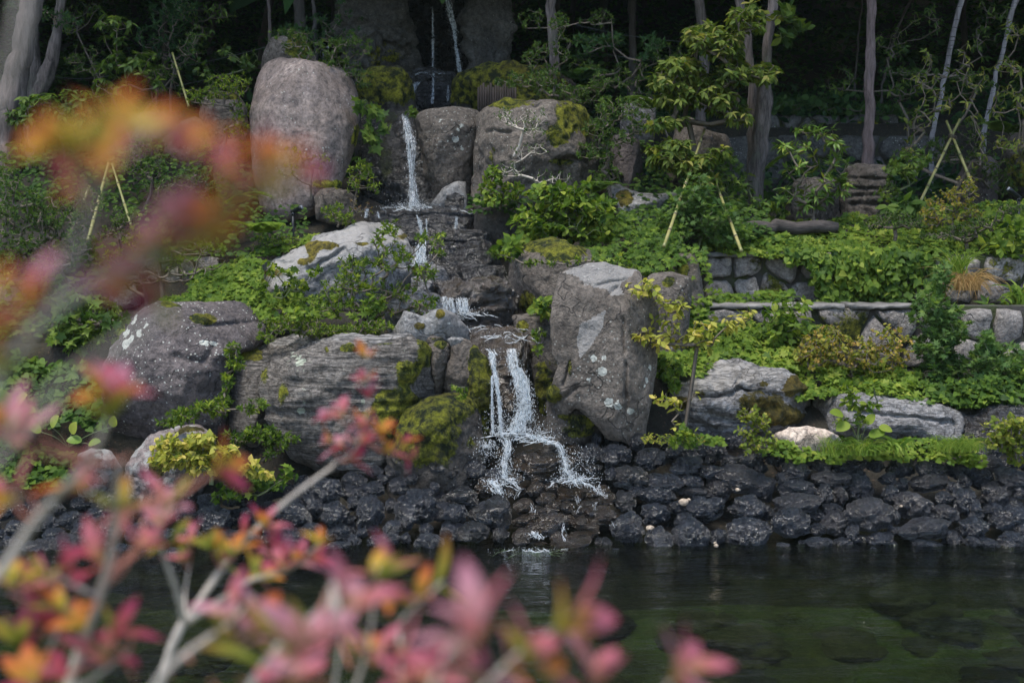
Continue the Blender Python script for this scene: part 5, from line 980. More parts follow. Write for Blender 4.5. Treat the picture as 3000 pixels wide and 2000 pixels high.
# ---- tall trees (trunks in view, crowns above the frame)
def tree(label, path, Y, mat, name='tree', crown=2.2, ctop=8.5, seed=0, cn=900, knots=0):
    rs = np.random.RandomState(seed + 900); P = np.array(path, float); pts = W(P[:, 0], P[:, 1], np.full(len(P), Y)); rad = pm(P[:, 2], Y) / 2
    # path runs bottom -> top of frame; carry on upward to the crown, and down into the soil
    g0 = float(ht(pts[0][0], Y)) - .3
    if pts[0][2] > g0: pts = np.concatenate([[[pts[0][0] + (pts[0][0] - pts[1][0]) * .1, Y, g0]], pts]); rad = np.concatenate([[rad[0] * 1.25], rad])
    d = unit(pts[-1] - pts[-2]); 
    if d[2] > 0.2:
        h = max(ctop - pts[-1][2], 1.0); pts = np.concatenate([pts, [pts[-1] + d / d[2] * h * .5, pts[-1] + d / d[2] * h]]); rad = np.concatenate([rad, [rad[-1] * .85, rad[-1] * .5]])
    n = 110; ns_ = 22; c = smooth_path(pts, n, .013, seed); s = np.concatenate([[0], np.cumsum(np.linalg.norm(np.diff(pts, axis=0), axis=1))]); r_ = np.interp(np.linspace(0, s[-1], n), s, rad)
    e = empty(name, pts[0], label, 'tree'); g = Geo(); ns = 22
    V0 = Geo(); tube(V0, c, r_ * .88, ns, .5); V, Fc, A = V0.out(); cc = np.repeat(c, ns, 0); nrm = unit(V[:n * ns] - cc); V[:n * ns] += nrm * (np.repeat(r_, ns)[:, None] * (.45 * ridged(cc * [3, 3, .8] + nrm * 1.6 + seed, 3, seed) + .4 * fbm(V[:n * ns] * [14, 14, 5], 3, 3))[:, None])
    obj_np('trunk', V, Fc, M[mat], e, attrs=A)
    if crown:
        g = Geo(); C = pts[-1]; k = 26; bt = C + rs.randn(k, 3) * [crown * .6, crown * .6, .8] + [0, 0, .6]
        for q in range(0, k, 2): tube(g, smooth_path([c[-12], (c[-8] + bt[q]) / 2 + rs.randn(3) * .15, bt[q]], 7), np.linspace(.05, .01, 7), 4)
        g.obj('branches', M[mat], e)
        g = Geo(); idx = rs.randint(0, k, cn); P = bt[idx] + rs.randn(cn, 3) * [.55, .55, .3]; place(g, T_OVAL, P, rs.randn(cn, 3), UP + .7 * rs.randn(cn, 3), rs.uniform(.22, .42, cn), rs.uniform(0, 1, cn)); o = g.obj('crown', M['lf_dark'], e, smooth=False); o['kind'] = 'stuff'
    return e
tree('thick pale leaning trunk at the far left edge', [(5, 560, 90), (15, 420, 78), (40, 240, 70), (75, 100, 62), (100, -40, 60)], 13.2, 'bark_pale', seed=1)
tree('dark upright trunk second from the left edge', [(100, 300, 46), (95, 180, 42), (85, 60, 38), (88, -30, 36)], 14.6, 'bark', seed=2)
tree('dark trunk leaning right beside the far left pair', [(108, 290, 50), (140, 200, 38), (165, 110, 30), (182, -30, 26)], 14.3, 'bark', seed=3)
tree('slim pale stem rising behind the small mossy-topped rock', [(793, 150, 11), (793, 90, 10), (790, 40, 9), (790, -30, 9)], 14.9, 'bark_pale', seed=4, crown=1.2, cn=300)
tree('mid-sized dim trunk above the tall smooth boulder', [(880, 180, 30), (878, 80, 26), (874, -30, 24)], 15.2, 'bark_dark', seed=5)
tree('slim dim stem left of the tall dark pillar', [(925, 150, 11), (921, 60, 10), (918, -30, 9)], 14.9, 'bark_dark', seed=6, crown=1.2, cn=300)
tree('rough trunk with leafy shoots right of the pale pillar', [(1632, 260, 34), (1625, 160, 26), (1615, 60, 25), (1612, -40, 23)], 14.6, 'bark', seed=7)
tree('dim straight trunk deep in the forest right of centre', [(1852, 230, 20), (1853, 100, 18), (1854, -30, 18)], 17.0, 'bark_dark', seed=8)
tree('dim trunk above the young drooping-leaved tree', [(2055, 260, 26), (2062, 120, 22), (2048, 30, 24), (2038, -40, 26)], 15.2, 'bark', seed=9)
tree('left stem of the split-barked twin trunk', [(2192, 640, 44), (2200, 520, 34), (2206, 400, 30), (2205, 240, 26), (2190, 120, 24), (2172, 20, 26), (2165, -40, 26)], 13.4, 'bark', seed=10)
tree('right stem of the twin trunk, with an orange rotten strip', [(2205, 650, 50), (2215, 520, 44), (2228, 400, 46), (2238, 300, 42), (2245, 180, 24), (2258, 60, 24), (2262, -40, 24)], 13.2, 'bark', seed=11)
tree('straight reddish cedar trunk above the far stone wall', [(2545, 560, 34), (2543, 480, 30), (2545, 300, 27), (2550, 150, 26), (2553, -40, 25)], 14.2, 'bark_red', name='cedar_tree', seed=12)
tree('leaning white-barked birch, the left of the two', [(2735, 380, 13), (2752, 300, 13), (2772, 200, 14), (2795, 90, 14), (2825, -30, 14)], 15.0, 'bark_birch', name='birch_tree', seed=13)
tree('leaning white-barked birch nearer the right edge', [(2885, 360, 13), (2905, 280, 13), (2925, 190, 12), (2950, 100, 13), (2985, -40, 14)], 15.2, 'bark_birch', name='birch_tree', seed=14)
tree('thin dim leaning stem behind the birches', [(2580, 300, 7), (2600, 180, 7), (2640, 60, 7), (2680, -30, 7)], 17, 'bark_dark', seed=15, crown=0)
tree('very thin dim stem left of the cedar trunk', [(2505, 300, 6), (2512, 160, 5), (2530, -30, 5)], 17, 'bark_dark', seed=16, crown=0)
# forest beyond
rs = np.random.RandomState(8)
for k in range(30):
    x = rs.uniform(-9, 10); y = rs.uniform(17.5, 30)
    px = 1500 + x * F / y; r_ = rs.uniform(14, 26) * 16 / y
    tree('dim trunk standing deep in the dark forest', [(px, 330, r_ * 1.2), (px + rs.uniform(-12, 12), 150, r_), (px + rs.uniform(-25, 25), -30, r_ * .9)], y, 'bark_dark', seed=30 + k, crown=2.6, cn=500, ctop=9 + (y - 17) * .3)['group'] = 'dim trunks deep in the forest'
g = Geo(); n = 22000; x = rs.uniform(-16, 17, n); y = 14.1 + 30 * rs.rand(n) ** 1.25; z = 4.95 + (y - 14.1) * .17 + rs.uniform(0, 2.6, n)
x[:3000] = rs.choice([-1, 1], 3000) * rs.uniform(9, 14, 3000); z[:3000] = rs.uniform(1, 9, 3000); y[:3000] = rs.uniform(13, 40, 3000)
place(g, T_OVAL, np.stack([x, y, z], -1), rs.randn(n, 3), UP + .5 * rs.randn(n, 3), rs.uniform(.55, 1.15, n), rs.rand(n)); V, Fc, A = g.out()
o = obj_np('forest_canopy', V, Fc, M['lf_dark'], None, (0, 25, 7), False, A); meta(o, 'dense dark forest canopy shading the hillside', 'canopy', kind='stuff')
g = Geo(); n = 60000; x = rs.uniform(-10, 11, n); y = 14 + rs.rand(n) ** 1.2 * 18; hb = .3 + 2.6 * np.clip(fbm(np.stack([x * .8, y * .8, x * 0], -1), 3, 14), 0, 1) * sstep(16, 19, y); P = np.stack([x, y, ht(x, y) + rs.rand(n) ** 1.3 * hb], -1)
keep = fbm(P * [1.2, 1.2, 0], 3, 4) > rs.uniform(-.9, .2, n); P = P[keep]; n = len(P)
place(g, T_OVAL, P, rs.randn(n, 3) * [1, 1, .4], UP + .6 * rs.randn(n, 3), rs.uniform(.06, .15, n), rs.rand(n) * .9); V, Fc, A = g.out()
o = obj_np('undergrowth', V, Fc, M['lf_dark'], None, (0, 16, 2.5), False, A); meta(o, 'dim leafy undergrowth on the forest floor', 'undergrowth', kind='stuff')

# ---- bamboo stakes
def stake(label, a, b, Y0, Y1, r_px, seed, group=None):
    A, B = W(a[0], a[1], Y0), W(b[0], b[1], Y1); e = empty('bamboo_stake', A, label, 'bamboo stake', group); L_ = np.linalg.norm(B - A); r = pm(r_px, Y0) / 2
    n = max(3, int(L_ / .22)); prev = 0
    for k in range(n):
        t = np.linspace(k / n, (k + 1) / n, 6)[:, None]; g = Geo(); prof = r * (1 - .25 * (k / n)) * np.array([1.12, 1, .97, .97, 1, 1.1]); tube(g, A + (B - A) * t, prof, 10); g.obj('culm_segment', M['bamboo'], e)
        if k: 
            g = Geo(); t = np.array([[k / n - .006], [k / n + .006]]); tube(g, A + (B - A) * t, r * 1.16, 10); g.obj('joint', M['joint'], e)
stake('bamboo stake leaning right, left leg of the crossed pair by the young tree', (1945, 722), (2064, 380), 11.1, 12.7, 10, 1)
stake('bamboo stake leaning left, right leg of the crossed pair by the young tree', (2172, 735), (2072, 470), 11.2, 12.7, 10, 2)
stake('bamboo stake leaning right, long left leg of the far right pair', (2668, 650), (2812, 350), 12.6, 13.4, 10, 3)
stake('greener bamboo stake leaning left, right leg of the far right pair', (2856, 560), (2773, 355), 12.8, 13.4, 10, 4)
stake('pale bamboo stake leaning right behind the blurred leaves, left bank', (258, 705), (318, 478), 11.6, 12.4, 11, 5)
stake('pale bamboo stake leaning left behind the blurred leaves, left bank', (384, 660), (328, 480), 11.8, 12.4, 8, 6)
stake('dark bamboo stake low among the left shrubs', (205, 690), (262, 545), 11.9, 12.3, 9, 7)
stake('thin bamboo stake standing alone in the dark, upper left', (553, 312), (505, 155), 13.4, 13.8, 7, 8)
# twine at the crossings
for (x, y, Y, lb) in [(2072, 400, 11.8, 'dark twine tied round the crossed stakes by the young tree'), (2790, 400, 13.2, 'dark twine tied round the crossed stakes at far right')]:
    g = Geo(); 
    for k in range(3):
        th = np.linspace(0, 6.28, 13); c = W(x, y + k * 3, Y) + np.stack([.04 * np.cos(th), .05 * np.sin(th), .008 * np.sin(th * 2)], -1); tube(g, c, .004, 4)
    meta(g.obj('twine', M['twine'], loc=W(x, y, Y)), lb, 'twine')
# ---- lamps
def lamp(label, foot, top, head, Y, r=.013):
    F0, T0, H0 = W(*foot, Y), W(*top, Y), W(*head, Y - .03); e = empty('garden_spotlight', F0, label, 'spotlight')
    g = Geo(); tube(g, [F0 - [0, 0, .1], F0, T0], [r, r, r], 10); g.obj('post', M['metal'], e)
    d = unit(H0 - T0); L_ = np.linalg.norm(H0 - T0); g = Geo(); tube(g, [T0 - d * .02, T0 - d * .015, T0 + d * L_ * .7, T0 + d * L_ * .72, H0, H0 + d * .001], [r * .8, r * 1.35, r * 1.5, r * 1.75, r * 1.75, r * 1.4], 14); g.obj('lamp_head', M['metal'], e)
    g = Geo(); tube(g, [H0 + d * .001, H0 + d * .003], [r * 1.4, r * 1.4], 14); g.obj('lens', M['glass'], e)
    g = Geo(); tube(g, smooth_path([T0 + d * .01, T0 + np.array([-.02, -.02, -.03]), T0 + np.array([-.012, -.015, -.09]), F0 + np.array([-.01, -.01, 0])], 14), .003, 5); g.obj('cable', M['metal'], e)
    g = Geo(); tube(g, [T0 - [0, 0, .03], T0 - [0, 0, .005]], [r * 1.3, r * 1.3], 10); g.obj('bracket', M['metal'], e)
lamp('black garden spotlight on a post behind the pale boulder', (858, 700), (859, 620), (884, 607), 12.0)
lamp('black garden spotlight bent over at the right edge', (2984, 690), (2985, 578), (2954, 553), 12.6)
lamp('tiny dark spotlight among the leaves behind the smooth boulder', (948, 165), (946, 142), (962, 139), 13.8, .009)
# ---- wires in the dark
for lb, a, b, Y in [('thin wire rising across the dark, upper left', (400, 215), (800, 132), 14.6), ('second thin wire below the first, upper left', (400, 270), (740, 195), 14.6), ('third thin wire lowest of the slanting ones, upper left', (430, 300), (720, 235), 14.6), ('level thin wire behind the left trunks', (150, 223), (320, 222), 14.9), ('thin wire falling to the right in the dark, upper centre', (1675, 70), (2020, 124), 15), ('faint lower wire in the dark, right of centre', (1780, 160), (2000, 168), 15)]:
    g = Geo(); A, B = W(*a, Y), W(*b, Y); t = np.linspace(0, 1, 12)[:, None]; tube(g, A + (B - A) * t - UP * .03 * (4 * t * (1 - t)), .0022, 4); meta(g.obj('fence_wire', M['wire'], loc=A), lb, 'wire')

# ---- shrubs, back to front, left to right
Z_ = shrub
Z_('droopdark', 'dark drooping-leaved sapling upright against the black, upper left', [(330, 75, 60, 45, 16), (370, 190, 80, 45, 26), (420, 160, 40, 25, 10), (330, 250, 55, 30, 14), (450, 245, 30, 25, 8)], 13.4, (385, 420), name='sapling', cat='sapling')
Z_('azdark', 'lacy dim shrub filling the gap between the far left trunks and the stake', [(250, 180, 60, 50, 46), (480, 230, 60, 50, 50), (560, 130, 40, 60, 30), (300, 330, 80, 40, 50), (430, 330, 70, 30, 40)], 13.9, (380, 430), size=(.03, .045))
Z_('slender', 'thin dim sapling behind the upper left shrubs', [(210, 60, 40, 50, 20), (250, 20, 50, 30, 16), (600, 60, 50, 50, 22), (660, 30, 40, 40, 14), (560, 30, 40, 30, 14)], 14.6, (420, 330), leaf='lf_azdark', name='sapling', cat='sapling')
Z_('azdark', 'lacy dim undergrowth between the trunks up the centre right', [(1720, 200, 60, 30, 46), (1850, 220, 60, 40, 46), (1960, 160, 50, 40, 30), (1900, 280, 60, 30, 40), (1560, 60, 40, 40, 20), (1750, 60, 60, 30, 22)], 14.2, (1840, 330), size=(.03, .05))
Z_('slender', 'whippy dim sapling in the dark right of the cedar trunk', [(2620, 120, 50, 60, 26), (2650, 260, 50, 40, 26), (2720, 60, 50, 40, 18), (2880, 120, 40, 50, 18), (2900, 30, 60, 30, 16), (2460, 240, 50, 40, 22)], 14.6, (2660, 400), leaf='lf_azdark', name='sapling', cat='sapling')
Z_('azdark', 'fine-leaved bush crowding the birch feet', [(2660, 470, 50, 40, 50), (2760, 440, 60, 40, 60), (2870, 480, 60, 50, 60), (2940, 520, 50, 50, 50), (2850, 380, 50, 40, 36)], 13.5, (2800, 590), size=(.03, .045))
Z_('round', 'leafy bush along the top of the far stone wall', [(2300, 310, 70, 20, 50), (2420, 300, 70, 24, 50), (2480, 325, 60, 14, 40), (2620, 330, 50, 20, 36), (2200, 320, 40, 20, 20)], 16.3, (2400, 335), leaf='lf_dark', size=(.06, .10), tint=(.9, .3))
Z_('droopdark', 'wide low shrub of drooping leaves beside the far left trunks', [(160, 310, 120, 45, 50), (240, 290, 60, 30, 24), (90, 330, 70, 40, 24), (220, 370, 90, 40, 24)], 13.0, (190, 470))
Z_('azdark', 'dim twiggy shrub hanging in the dark above the lone stake', [(490, 60, 60, 70, 46), (530, 140, 40, 60, 30), (450, 120, 50, 50, 20), (520, 20, 60, 40, 26)], 14.4, (500, 330), leaf='lf_dark', size=(.04, .07))
Z_('azdark', 'dark sprig of needles hanging by the left trunks', [(150, 40, 55, 20, 26), (190, 65, 45, 15, 20), (30, 10, 40, 20, 14)], 13.6, (120, 30), leaf='lf_dark', size=(.035, .05))
Z_('azalea', 'yellow-green azalea climbing left of the smooth boulder', [(650, 250, 60, 30, 40), (700, 240, 35, 35, 30), (610, 280, 40, 30, 22), (700, 330, 30, 40, 24), (690, 375, 35, 28, 26), (560, 280, 40, 25, 10)], 12.9, (660, 470))
Z_('vinesmall', 'leafy shoots rising into the dark left of the small mossy rock', [(650, 150, 30, 20, 12), (720, 180, 50, 40, 28), (600, 200, 30, 30, 12)], 13.8, (690, 330), leaf='lf_azdark')
Z_('azdark', 'dark azalea spreading over the top of the smooth boulder', [(960, 160, 90, 45, 90), (1040, 130, 50, 35, 36), (1010, 200, 60, 30, 40), (850, 110, 70, 30, 36), (960, 190, 40, 14, 20), (1070, 230, 30, 25, 16)], 13.1, (1000, 260), leaf='lf_azdark')
Z_('azdark', 'dim shrub between the small mossy rock and the dark pillar', [(850, 95, 60, 25, 40), (920, 90, 60, 45, 40), (1000, 60, 60, 60, 30)], 14.5, (900, 190), leaf='lf_dark', size=(.035, .055))
Z_('vine', 'hanging vine with broad notched leaves beside the upper waterfall', [(1065, 310, 25, 18, 12), (1100, 320, 22, 25, 12), (1085, 390, 28, 30, 16), (1130, 365, 16, 20, 7), (1095, 420, 14, 16, 6)], 12.75, (1075, 300), dep=.08)
Z_('vine', 'small leafy sprig over the lip of the upper waterfall', [(1207, 322, 18, 12, 12)], 12.9, (1205, 340), dep=.06, size=(.04, .065))
Z_('azalea', 'small yellow-green azalea in front of the smooth boulder', [(1055, 495, 35, 25, 30), (1075, 520, 20, 20, 12), (1035, 545, 20, 30, 12), (1095, 550, 18, 20, 8)], 12.2, (1040, 590))
Z_('bare', 'thin-stemmed sparse azalea growing up before the smooth boulder', [(850, 440, 20, 10, 10), (885, 465, 22, 16, 14), (940, 460, 30, 14, 16), (840, 500, 25, 20, 8), (900, 480, 60, 20, 12)], 11.9, (912, 585), leaf='lf_azalea', n=(6, 9), size=(.02, .03), twig='twig')
Z_('cushion', 'clipped azalea cushion at the post of the spotlight', [(985, 620, 42, 26, 60), (1020, 640, 30, 16, 20)], 11.5, (990, 665))
Z_('bare', 'bare reddish twigs poking up behind the pale boulder', [(1060, 610, 35, 25, 20), (1040, 590, 20, 20, 10)], 11.6, (1010, 670), twig='twig')
Z_('azdark', 'tall shoots of azalea clinging round the trunk right of the pale pillar', [(1640, 70, 28, 30, 34), (1585, 150, 36, 25, 26), (1650, 150, 30, 50, 36), (1545, 165, 24, 20, 12), (1600, 200, 50, 22, 30)], 13.8, (1620, 280))
Z_('azdark', 'spreading azalea above the biggest mossy boulder', [(1560, 230, 80, 25, 60), (1640, 260, 80, 25, 60), (1700, 280, 70, 28, 60), (1500, 240, 50, 20, 24), (1640, 310, 60, 16, 24), (1770, 240, 60, 28, 36)], 13.2, (1660, 340))
Z_('azdark', 'upright dark azalea right of the biggest mossy boulder', [(1790, 310, 45, 30, 50), (1760, 370, 50, 30, 50), (1800, 410, 60, 30, 50), (1730, 440, 50, 24, 36), (1850, 330, 50, 36, 36), (1880, 370, 40, 30, 24), (1780, 460, 40, 20, 20), (1770, 510, 40, 25, 24)], 12.5, (1790, 580))
Z_('azdark', 'dim whorled shrub in the dark behind the azaleas', [(1710, 115, 30, 14, 14), (1760, 130, 40, 20, 18), (1800, 120, 35, 20, 12), (1920, 130, 40, 26, 24), (1900, 170, 30, 20, 12), (1720, 150, 30, 20, 10)], 14.3, (1800, 260), leaf='lf_dark', size=(.05, .08))
Z_('bare', 'sprawling pale-twigged shrub on the biggest mossy boulder', [(1520, 350, 60, 30, 46), (1560, 380, 40, 30, 24), (1470, 330, 30, 25, 16), (1590, 340, 25, 30, 14)], 11.9, (1505, 458), leaf='lf_azdark', n=(2, 6), size=(.02, .032))
Z_('bare', 'sparse grey-leaved twigs low on the biggest mossy boulder', [(1500, 500, 50, 30, 34), (1620, 520, 60, 24, 34), (1560, 440, 70, 20, 24)], 11.85, (1540, 570), leaf='lf_azdark', n=(2, 5), size=(.02, .032))
Z_('round', 'upright round-leaved bush at the foot of the biggest boulder', [(1450, 500, 26, 20, 22), (1440, 545, 36, 30, 40), (1500, 560, 34, 26, 30), (1450, 580, 50, 18, 24)], 11.9, (1465, 612), tint=(.55, .35))
Z_('leafy', 'bright broad-leaved shrub right of the dark upright block', [(1600, 570, 60, 35, 70), (1680, 600, 80, 45, 100), (1560, 640, 60, 40, 60), (1640, 670, 90, 30, 90), (1760, 620, 60, 40, 50), (1700, 550, 60, 20, 14), (1740, 680, 70, 25, 50), (1540, 690, 40, 16, 18)], 11.6, (1660, 730), size=(.055, .085))
Z_('droop', 'young tree with layered drooping yellow-green leaves, lower tiers', [(1960, 450, 70, 30, 107), (2010, 480, 60, 20, 63), (2070, 465, 40, 14, 33), (1930, 360, 30, 20, 24), (2060, 525, 40, 24, 39), (1980, 420, 40, 16, 29), (2110, 440, 30, 14, 18)], 12.2, (2015, 620), name='young_tree', cat='tree', r0=.0022)
Z_('droop', 'young tree with layered drooping leaves, tall and behind the bamboo pair', [(2060, 110, 60, 45, 123), (2120, 130, 60, 40, 113), (2000, 190, 60, 26, 82), (1960, 230, 55, 25, 82), (2030, 250, 90, 40, 147), (2150, 210, 50, 40, 98), (1990, 290, 70, 20, 73), (2110, 290, 50, 40, 82), (2190, 60, 60, 40, 63), (2240, 210, 40, 30, 63), (2160, 330, 40, 30, 39), (1980, 350, 40, 18, 29)], 12.7, (2060, 620), name='young_tree', cat='tree', r0=.0024, rmax=.03, dep=.45)
Z_('leafy', 'spray of large leaves hanging from the twin trunk at the top', [(2310, 35, 40, 25, 12), (2345, 70, 24, 20, 7), (2300, 100, 26, 16, 6), (2200, 30, 40, 25, 8)], 12.9, (2262, 60), leaf='lf_tree', size=(.08, .12), tint=(.3, .3))
Z_('mug', 'feathery green mugwort clump at the foot of the crossed stakes', [(2040, 560, 50, 60, 40), (2000, 620, 80, 60, 80), (2080, 640, 80, 60, 80), (1960, 680, 70, 30, 50), (2140, 680, 60, 36, 40)], 11.75, (2040, 735))
Z_('rhodo', 'rhododendron bush with whorled glossy leaves before the far wall', [(2370, 375, 40, 20, 7), (2425, 380, 26, 20, 5), (2300, 430, 30, 16, 5), (2350, 440, 50, 26, 8), (2430, 430, 40, 24, 9), (2450, 480, 34, 20, 7), (2360, 500, 60, 26, 9), (2300, 560, 40, 30, 8), (2380, 570, 50, 30, 9), (2440, 540, 50, 26, 9), (2480, 530, 24, 16, 4), (2350, 610, 50, 16, 6)], 12.4, (2385, 660), r0=.003)
Z_('slender', 'thin whippy shrub with drooping narrow leaves around the right stakes', [(2720, 170, 25, 25, 9), (2680, 230, 40, 25, 12), (2740, 290, 50, 40, 18), (2820, 150, 30, 40, 8), (2700, 360, 60, 50, 22), (2780, 240, 60, 50, 12), (2860, 210, 60, 50, 10), (2650, 430, 30, 40, 8), (2880, 440, 40, 60, 14), (2830, 300, 50, 60, 12)], 13.2, (2780, 590), r0=.0022, dep=.4)
Z_('azdark', 'flat-tiered dark evergreen sprays behind the birches', [(2640, 210, 60, 10, 30), (2700, 215, 50, 12, 26), (2840, 225, 50, 14, 26), (2880, 250, 40, 16, 16)], 14.0, (2780, 400), leaf='lf_azdark', size=(.03, .05))
Z_('slender', 'drooping-leaved branches reaching in at the right edge', [(2960, 190, 50, 25, 22), (2980, 80, 30, 40, 14), (2950, 270, 40, 30, 12), (2990, 300, 30, 40, 16), (2960, 420, 50, 25, 30), (2920, 330, 30, 30, 8)], 13.0, (3040, 560), r0=.002)
Z_('box', 'dense small-leaved conifer bush on the upper terrace, right', [(2620, 640, 60, 26, 90), (2680, 650, 50, 20, 50), (2560, 655, 40, 20, 40)], 11.9, (2620, 720))
Z_('box', 'dark small-leaved low bush near the right end of the terrace', [(2820, 680, 60, 24, 80), (2880, 650, 60, 20, 60), (2740, 690, 50, 16, 40), (2960, 610, 50, 20, 40)], 11.9, (2840, 745))
Z_('yellow', 'yellow-flecked bush at the foot of the far right stakes', [(2760, 600, 60, 50, 90), (2830, 560, 50, 50, 60), (2720, 640, 40, 30, 40), (2840, 620, 50, 30, 40)], 12.2, (2790, 690), leaf='lf_gold')
Z_('leafy', 'large-leaved herb at the right edge of the upper terrace', [(2960, 680, 45, 30, 22), (2930, 720, 50, 20, 16)], 11.8, (2960, 750), size=(.07, .11))
Z_('leafy', 'dark big-leaved plant right of the cracked rock', [(2660, 590, 40, 20, 10), (2620, 600, 36, 16, 8), (2690, 610, 36, 20, 8)], 12.6, (2650, 640), size=(.10, .15), leaf='lf_vine', tint=(.3, .3))
Z_('vinesmall', 'creeping vine right of the cracked cylindrical rock', [(2640, 500, 60, 40, 50), (2680, 460, 60, 30, 36), (2600, 560, 40, 30, 24), (2620, 480, 30, 20, 14)], 12.7, (2640, 600), leaf='lf_vine')
Z_('vinesmall', 'leafy tangle round the foot of the twin trunk', [(2150, 540, 70, 60, 60), (2250, 620, 70, 30, 40), (2190, 600, 60, 30, 30), (2130, 480, 40, 30, 20)], 12.6, (2180, 660), leaf='lf_vine')
fern('fern frond jutting by the twin trunk foot', 2235, 505, 12.9, 2, .45, 3, lean=(1.5, .1))
fern('fern left of the young tree', 1915, 330, 13.0, 5, .5, 4, mat='lf_azdark')
fern('fern at the base of the biggest boulder, right end', 1730, 570, 11.9, 4, .36, 5, mat='lf_azdark')
fern('dim fern in the dark above the azaleas', 1700, 240, 14.0, 5, .45, 6, mat='lf_dark')
fern('dark fern by the right edge', 2960, 400, 13.3, 6, .5, 8, mat='lf_azdark')
fern('bright fern among the left shrubs', 665, 610, 11.6, 5, .5, 9)
fern('fern leaning from the blurred leaves toward the spotlight', 770, 690, 11.5, 6, .42, 10)
# left bank
Z_('azdark', 'big spreading azalea filling the left bank', [(60, 600, 90, 50, 110), (170, 620, 90, 50, 110), (60, 690, 100, 50, 100), (200, 700, 90, 50, 90), (250, 600, 60, 50, 50), (20, 530, 50, 40, 40), (130, 760, 90, 40, 60), (30, 770, 60, 40, 40)], 11.0, (230, 860), dep=.4, r0=.002)
Z_('azalea', 'azalea with pale new tips behind the pale bamboo stakes', [(430, 480, 60, 50, 70), (380, 470, 40, 40, 36), (420, 430, 40, 20, 20)], 12.2, (420, 620), leaf='lf_azdark', tint=(.6, .3))
Z_('boxlight', 'dense small-leaved bush between the left shrubs and the smooth boulder', [(570, 540, 70, 50, 110), (600, 600, 60, 50, 80), (540, 620, 60, 30, 40), (500, 560, 50, 50, 50)], 12.0, (580, 700), leaf='lf_azdark')
Z_('box', 'dark small-leaved bush at the foot of the left bamboo stake', [(360, 640, 40, 40, 70), (330, 680, 50, 30, 40)], 11.5, (350, 740))
Z_('azalea', 'low sprawling azalea with bare stems, left of the pale boulder', [(500, 740, 60, 30, 40), (600, 720, 60, 30, 30), (420, 700, 60, 40, 40), (330, 760, 60, 40, 30)], 11.0, (480, 900), r0=.0024)
Z_('bare', 'tangle of bare brown stems under the blurred leaves', [(450, 800, 120, 40, 40), (330, 820, 100, 40, 20), (600, 780, 80, 40, 20)], 10.7, (430, 900), twig='twig', n=(0, 3), leaf='lf_azalea', r0=.0024)
Z_('box', 'dark clump right of the blurred branch, behind the pale boulder', [(830, 705, 60, 20, 60), (770, 710, 40, 20, 30), (880, 715, 30, 16, 24)], 11.6, (820, 745), leaf='lf_azalea')
Z_('vine', 'vine with large notched leaves trailing down the left terrace', [(200, 880, 60, 30, 20), (280, 890, 60, 30, 18), (170, 920, 40, 30, 12), (240, 950, 70, 40, 30), (330, 930, 50, 40, 22), (300, 880, 50, 20, 10), (220, 1000, 80, 30, 26)], 10.3, (240, 1030), size=(.06, .10))
cover('bright notched-leaf creeper carpeting the slope left of the pale boulder', T_IVY, 'lf_ivy', [(480, 760, 860, 850, 905, 900, 11.0, 10.4, 900), (560, 770, 800, 730, 880, 870, 11.4, 10.6, 1400), (760, 930, 730, 680, 750, 700, 11.6, 11.4, 260), (150, 360, 960, 940, 1010, 1010, 10.5, 10.2, 500), (700, 1000, 860, 860, 930, 920, 10.6, 10.3, 700)], size=(.035, .06), tint=(.55, .3))
cover('shaded leafy creeper along the far left bank', T_HEART, 'lf_vine', [(-30, 260, 1060, 1060, 1250, 1230, 10.2, 9.5, 1100), (-30, 140, 880, 920, 1040, 1060, 10.6, 10.3, 500), (0, 330, 740, 700, 900, 840, 11.2, 10.8, 700), (250, 300, 1100, 1090, 1250, 1260, 9.8, 9.5, 140)], size=(.04, .075), tint=(.4, .35))
cover('low leaves over the foot of the left bank', T_HEART, 'lf_ivy', [(-30, 240, 1250, 1330, 1420, 1420, 9.5, 9.2, 700), (640, 820, 1380, 1400, 1440, 1440, 9.2, 9.1, 160)], size=(.035, .06), tint=(.3, .3))
# middle
Z_('azalea', 'wiry azalea spreading its twigs before the pale boulder', [(1060, 830, 70, 40, 46), (1150, 760, 60, 40, 36), (1120, 700, 40, 40, 22), (1150, 660, 16, 26, 10), (1250, 700, 30, 20, 12), (1280, 730, 24, 24, 10), (1240, 800, 40, 36, 26), (1180, 850, 60, 30, 30), (1030, 780, 40, 30, 22), (990, 830, 50, 40, 24), (960, 880, 50, 36, 30), (1080, 900, 100, 30, 50), (1250, 900, 50, 30, 24), (1090, 770, 30, 20, 12), (1290, 690, 12, 16, 5)], 10.2, (1040, 985), dep=.28, r0=.0017, bow=.1)
Z_('cushion', 'azalea carpet lying along the top of the grained rock', [(830, 950, 70, 26, 90), (930, 965, 70, 20, 90), (1040, 965, 80, 18, 90), (1110, 955, 50, 20, 40), (780, 985, 26, 18, 24), (880, 930, 60, 16, 30)], 9.95, (940, 1000), dep=.18)
Z_('vinesmall', 'leafy sapling left of the wiry azalea', [(800, 780, 30, 24, 8), (840, 800, 40, 30, 14), (880, 830, 40, 30, 16), (780, 850, 40, 30, 14), (920, 800, 30, 20, 6), (860, 870, 40, 30, 14)], 10.5, (815, 930), leaf='lf_azalea')
Z_('leafy', 'seedling with a rosette of broad pale leaves on the rock top', [(860, 915, 22, 12, 5), (890, 920, 14, 8, 3)], 9.9, (870, 945), size=(.06, .08), tint=(.7, .2))
Z_('mug', 'small sprig with toothed leaves under the wiry azalea', [(1090, 890, 40, 30, 10), (1060, 910, 30, 20, 6)], 10.1, (1085, 950), size=(.06, .09), leaf='lf_ivy')
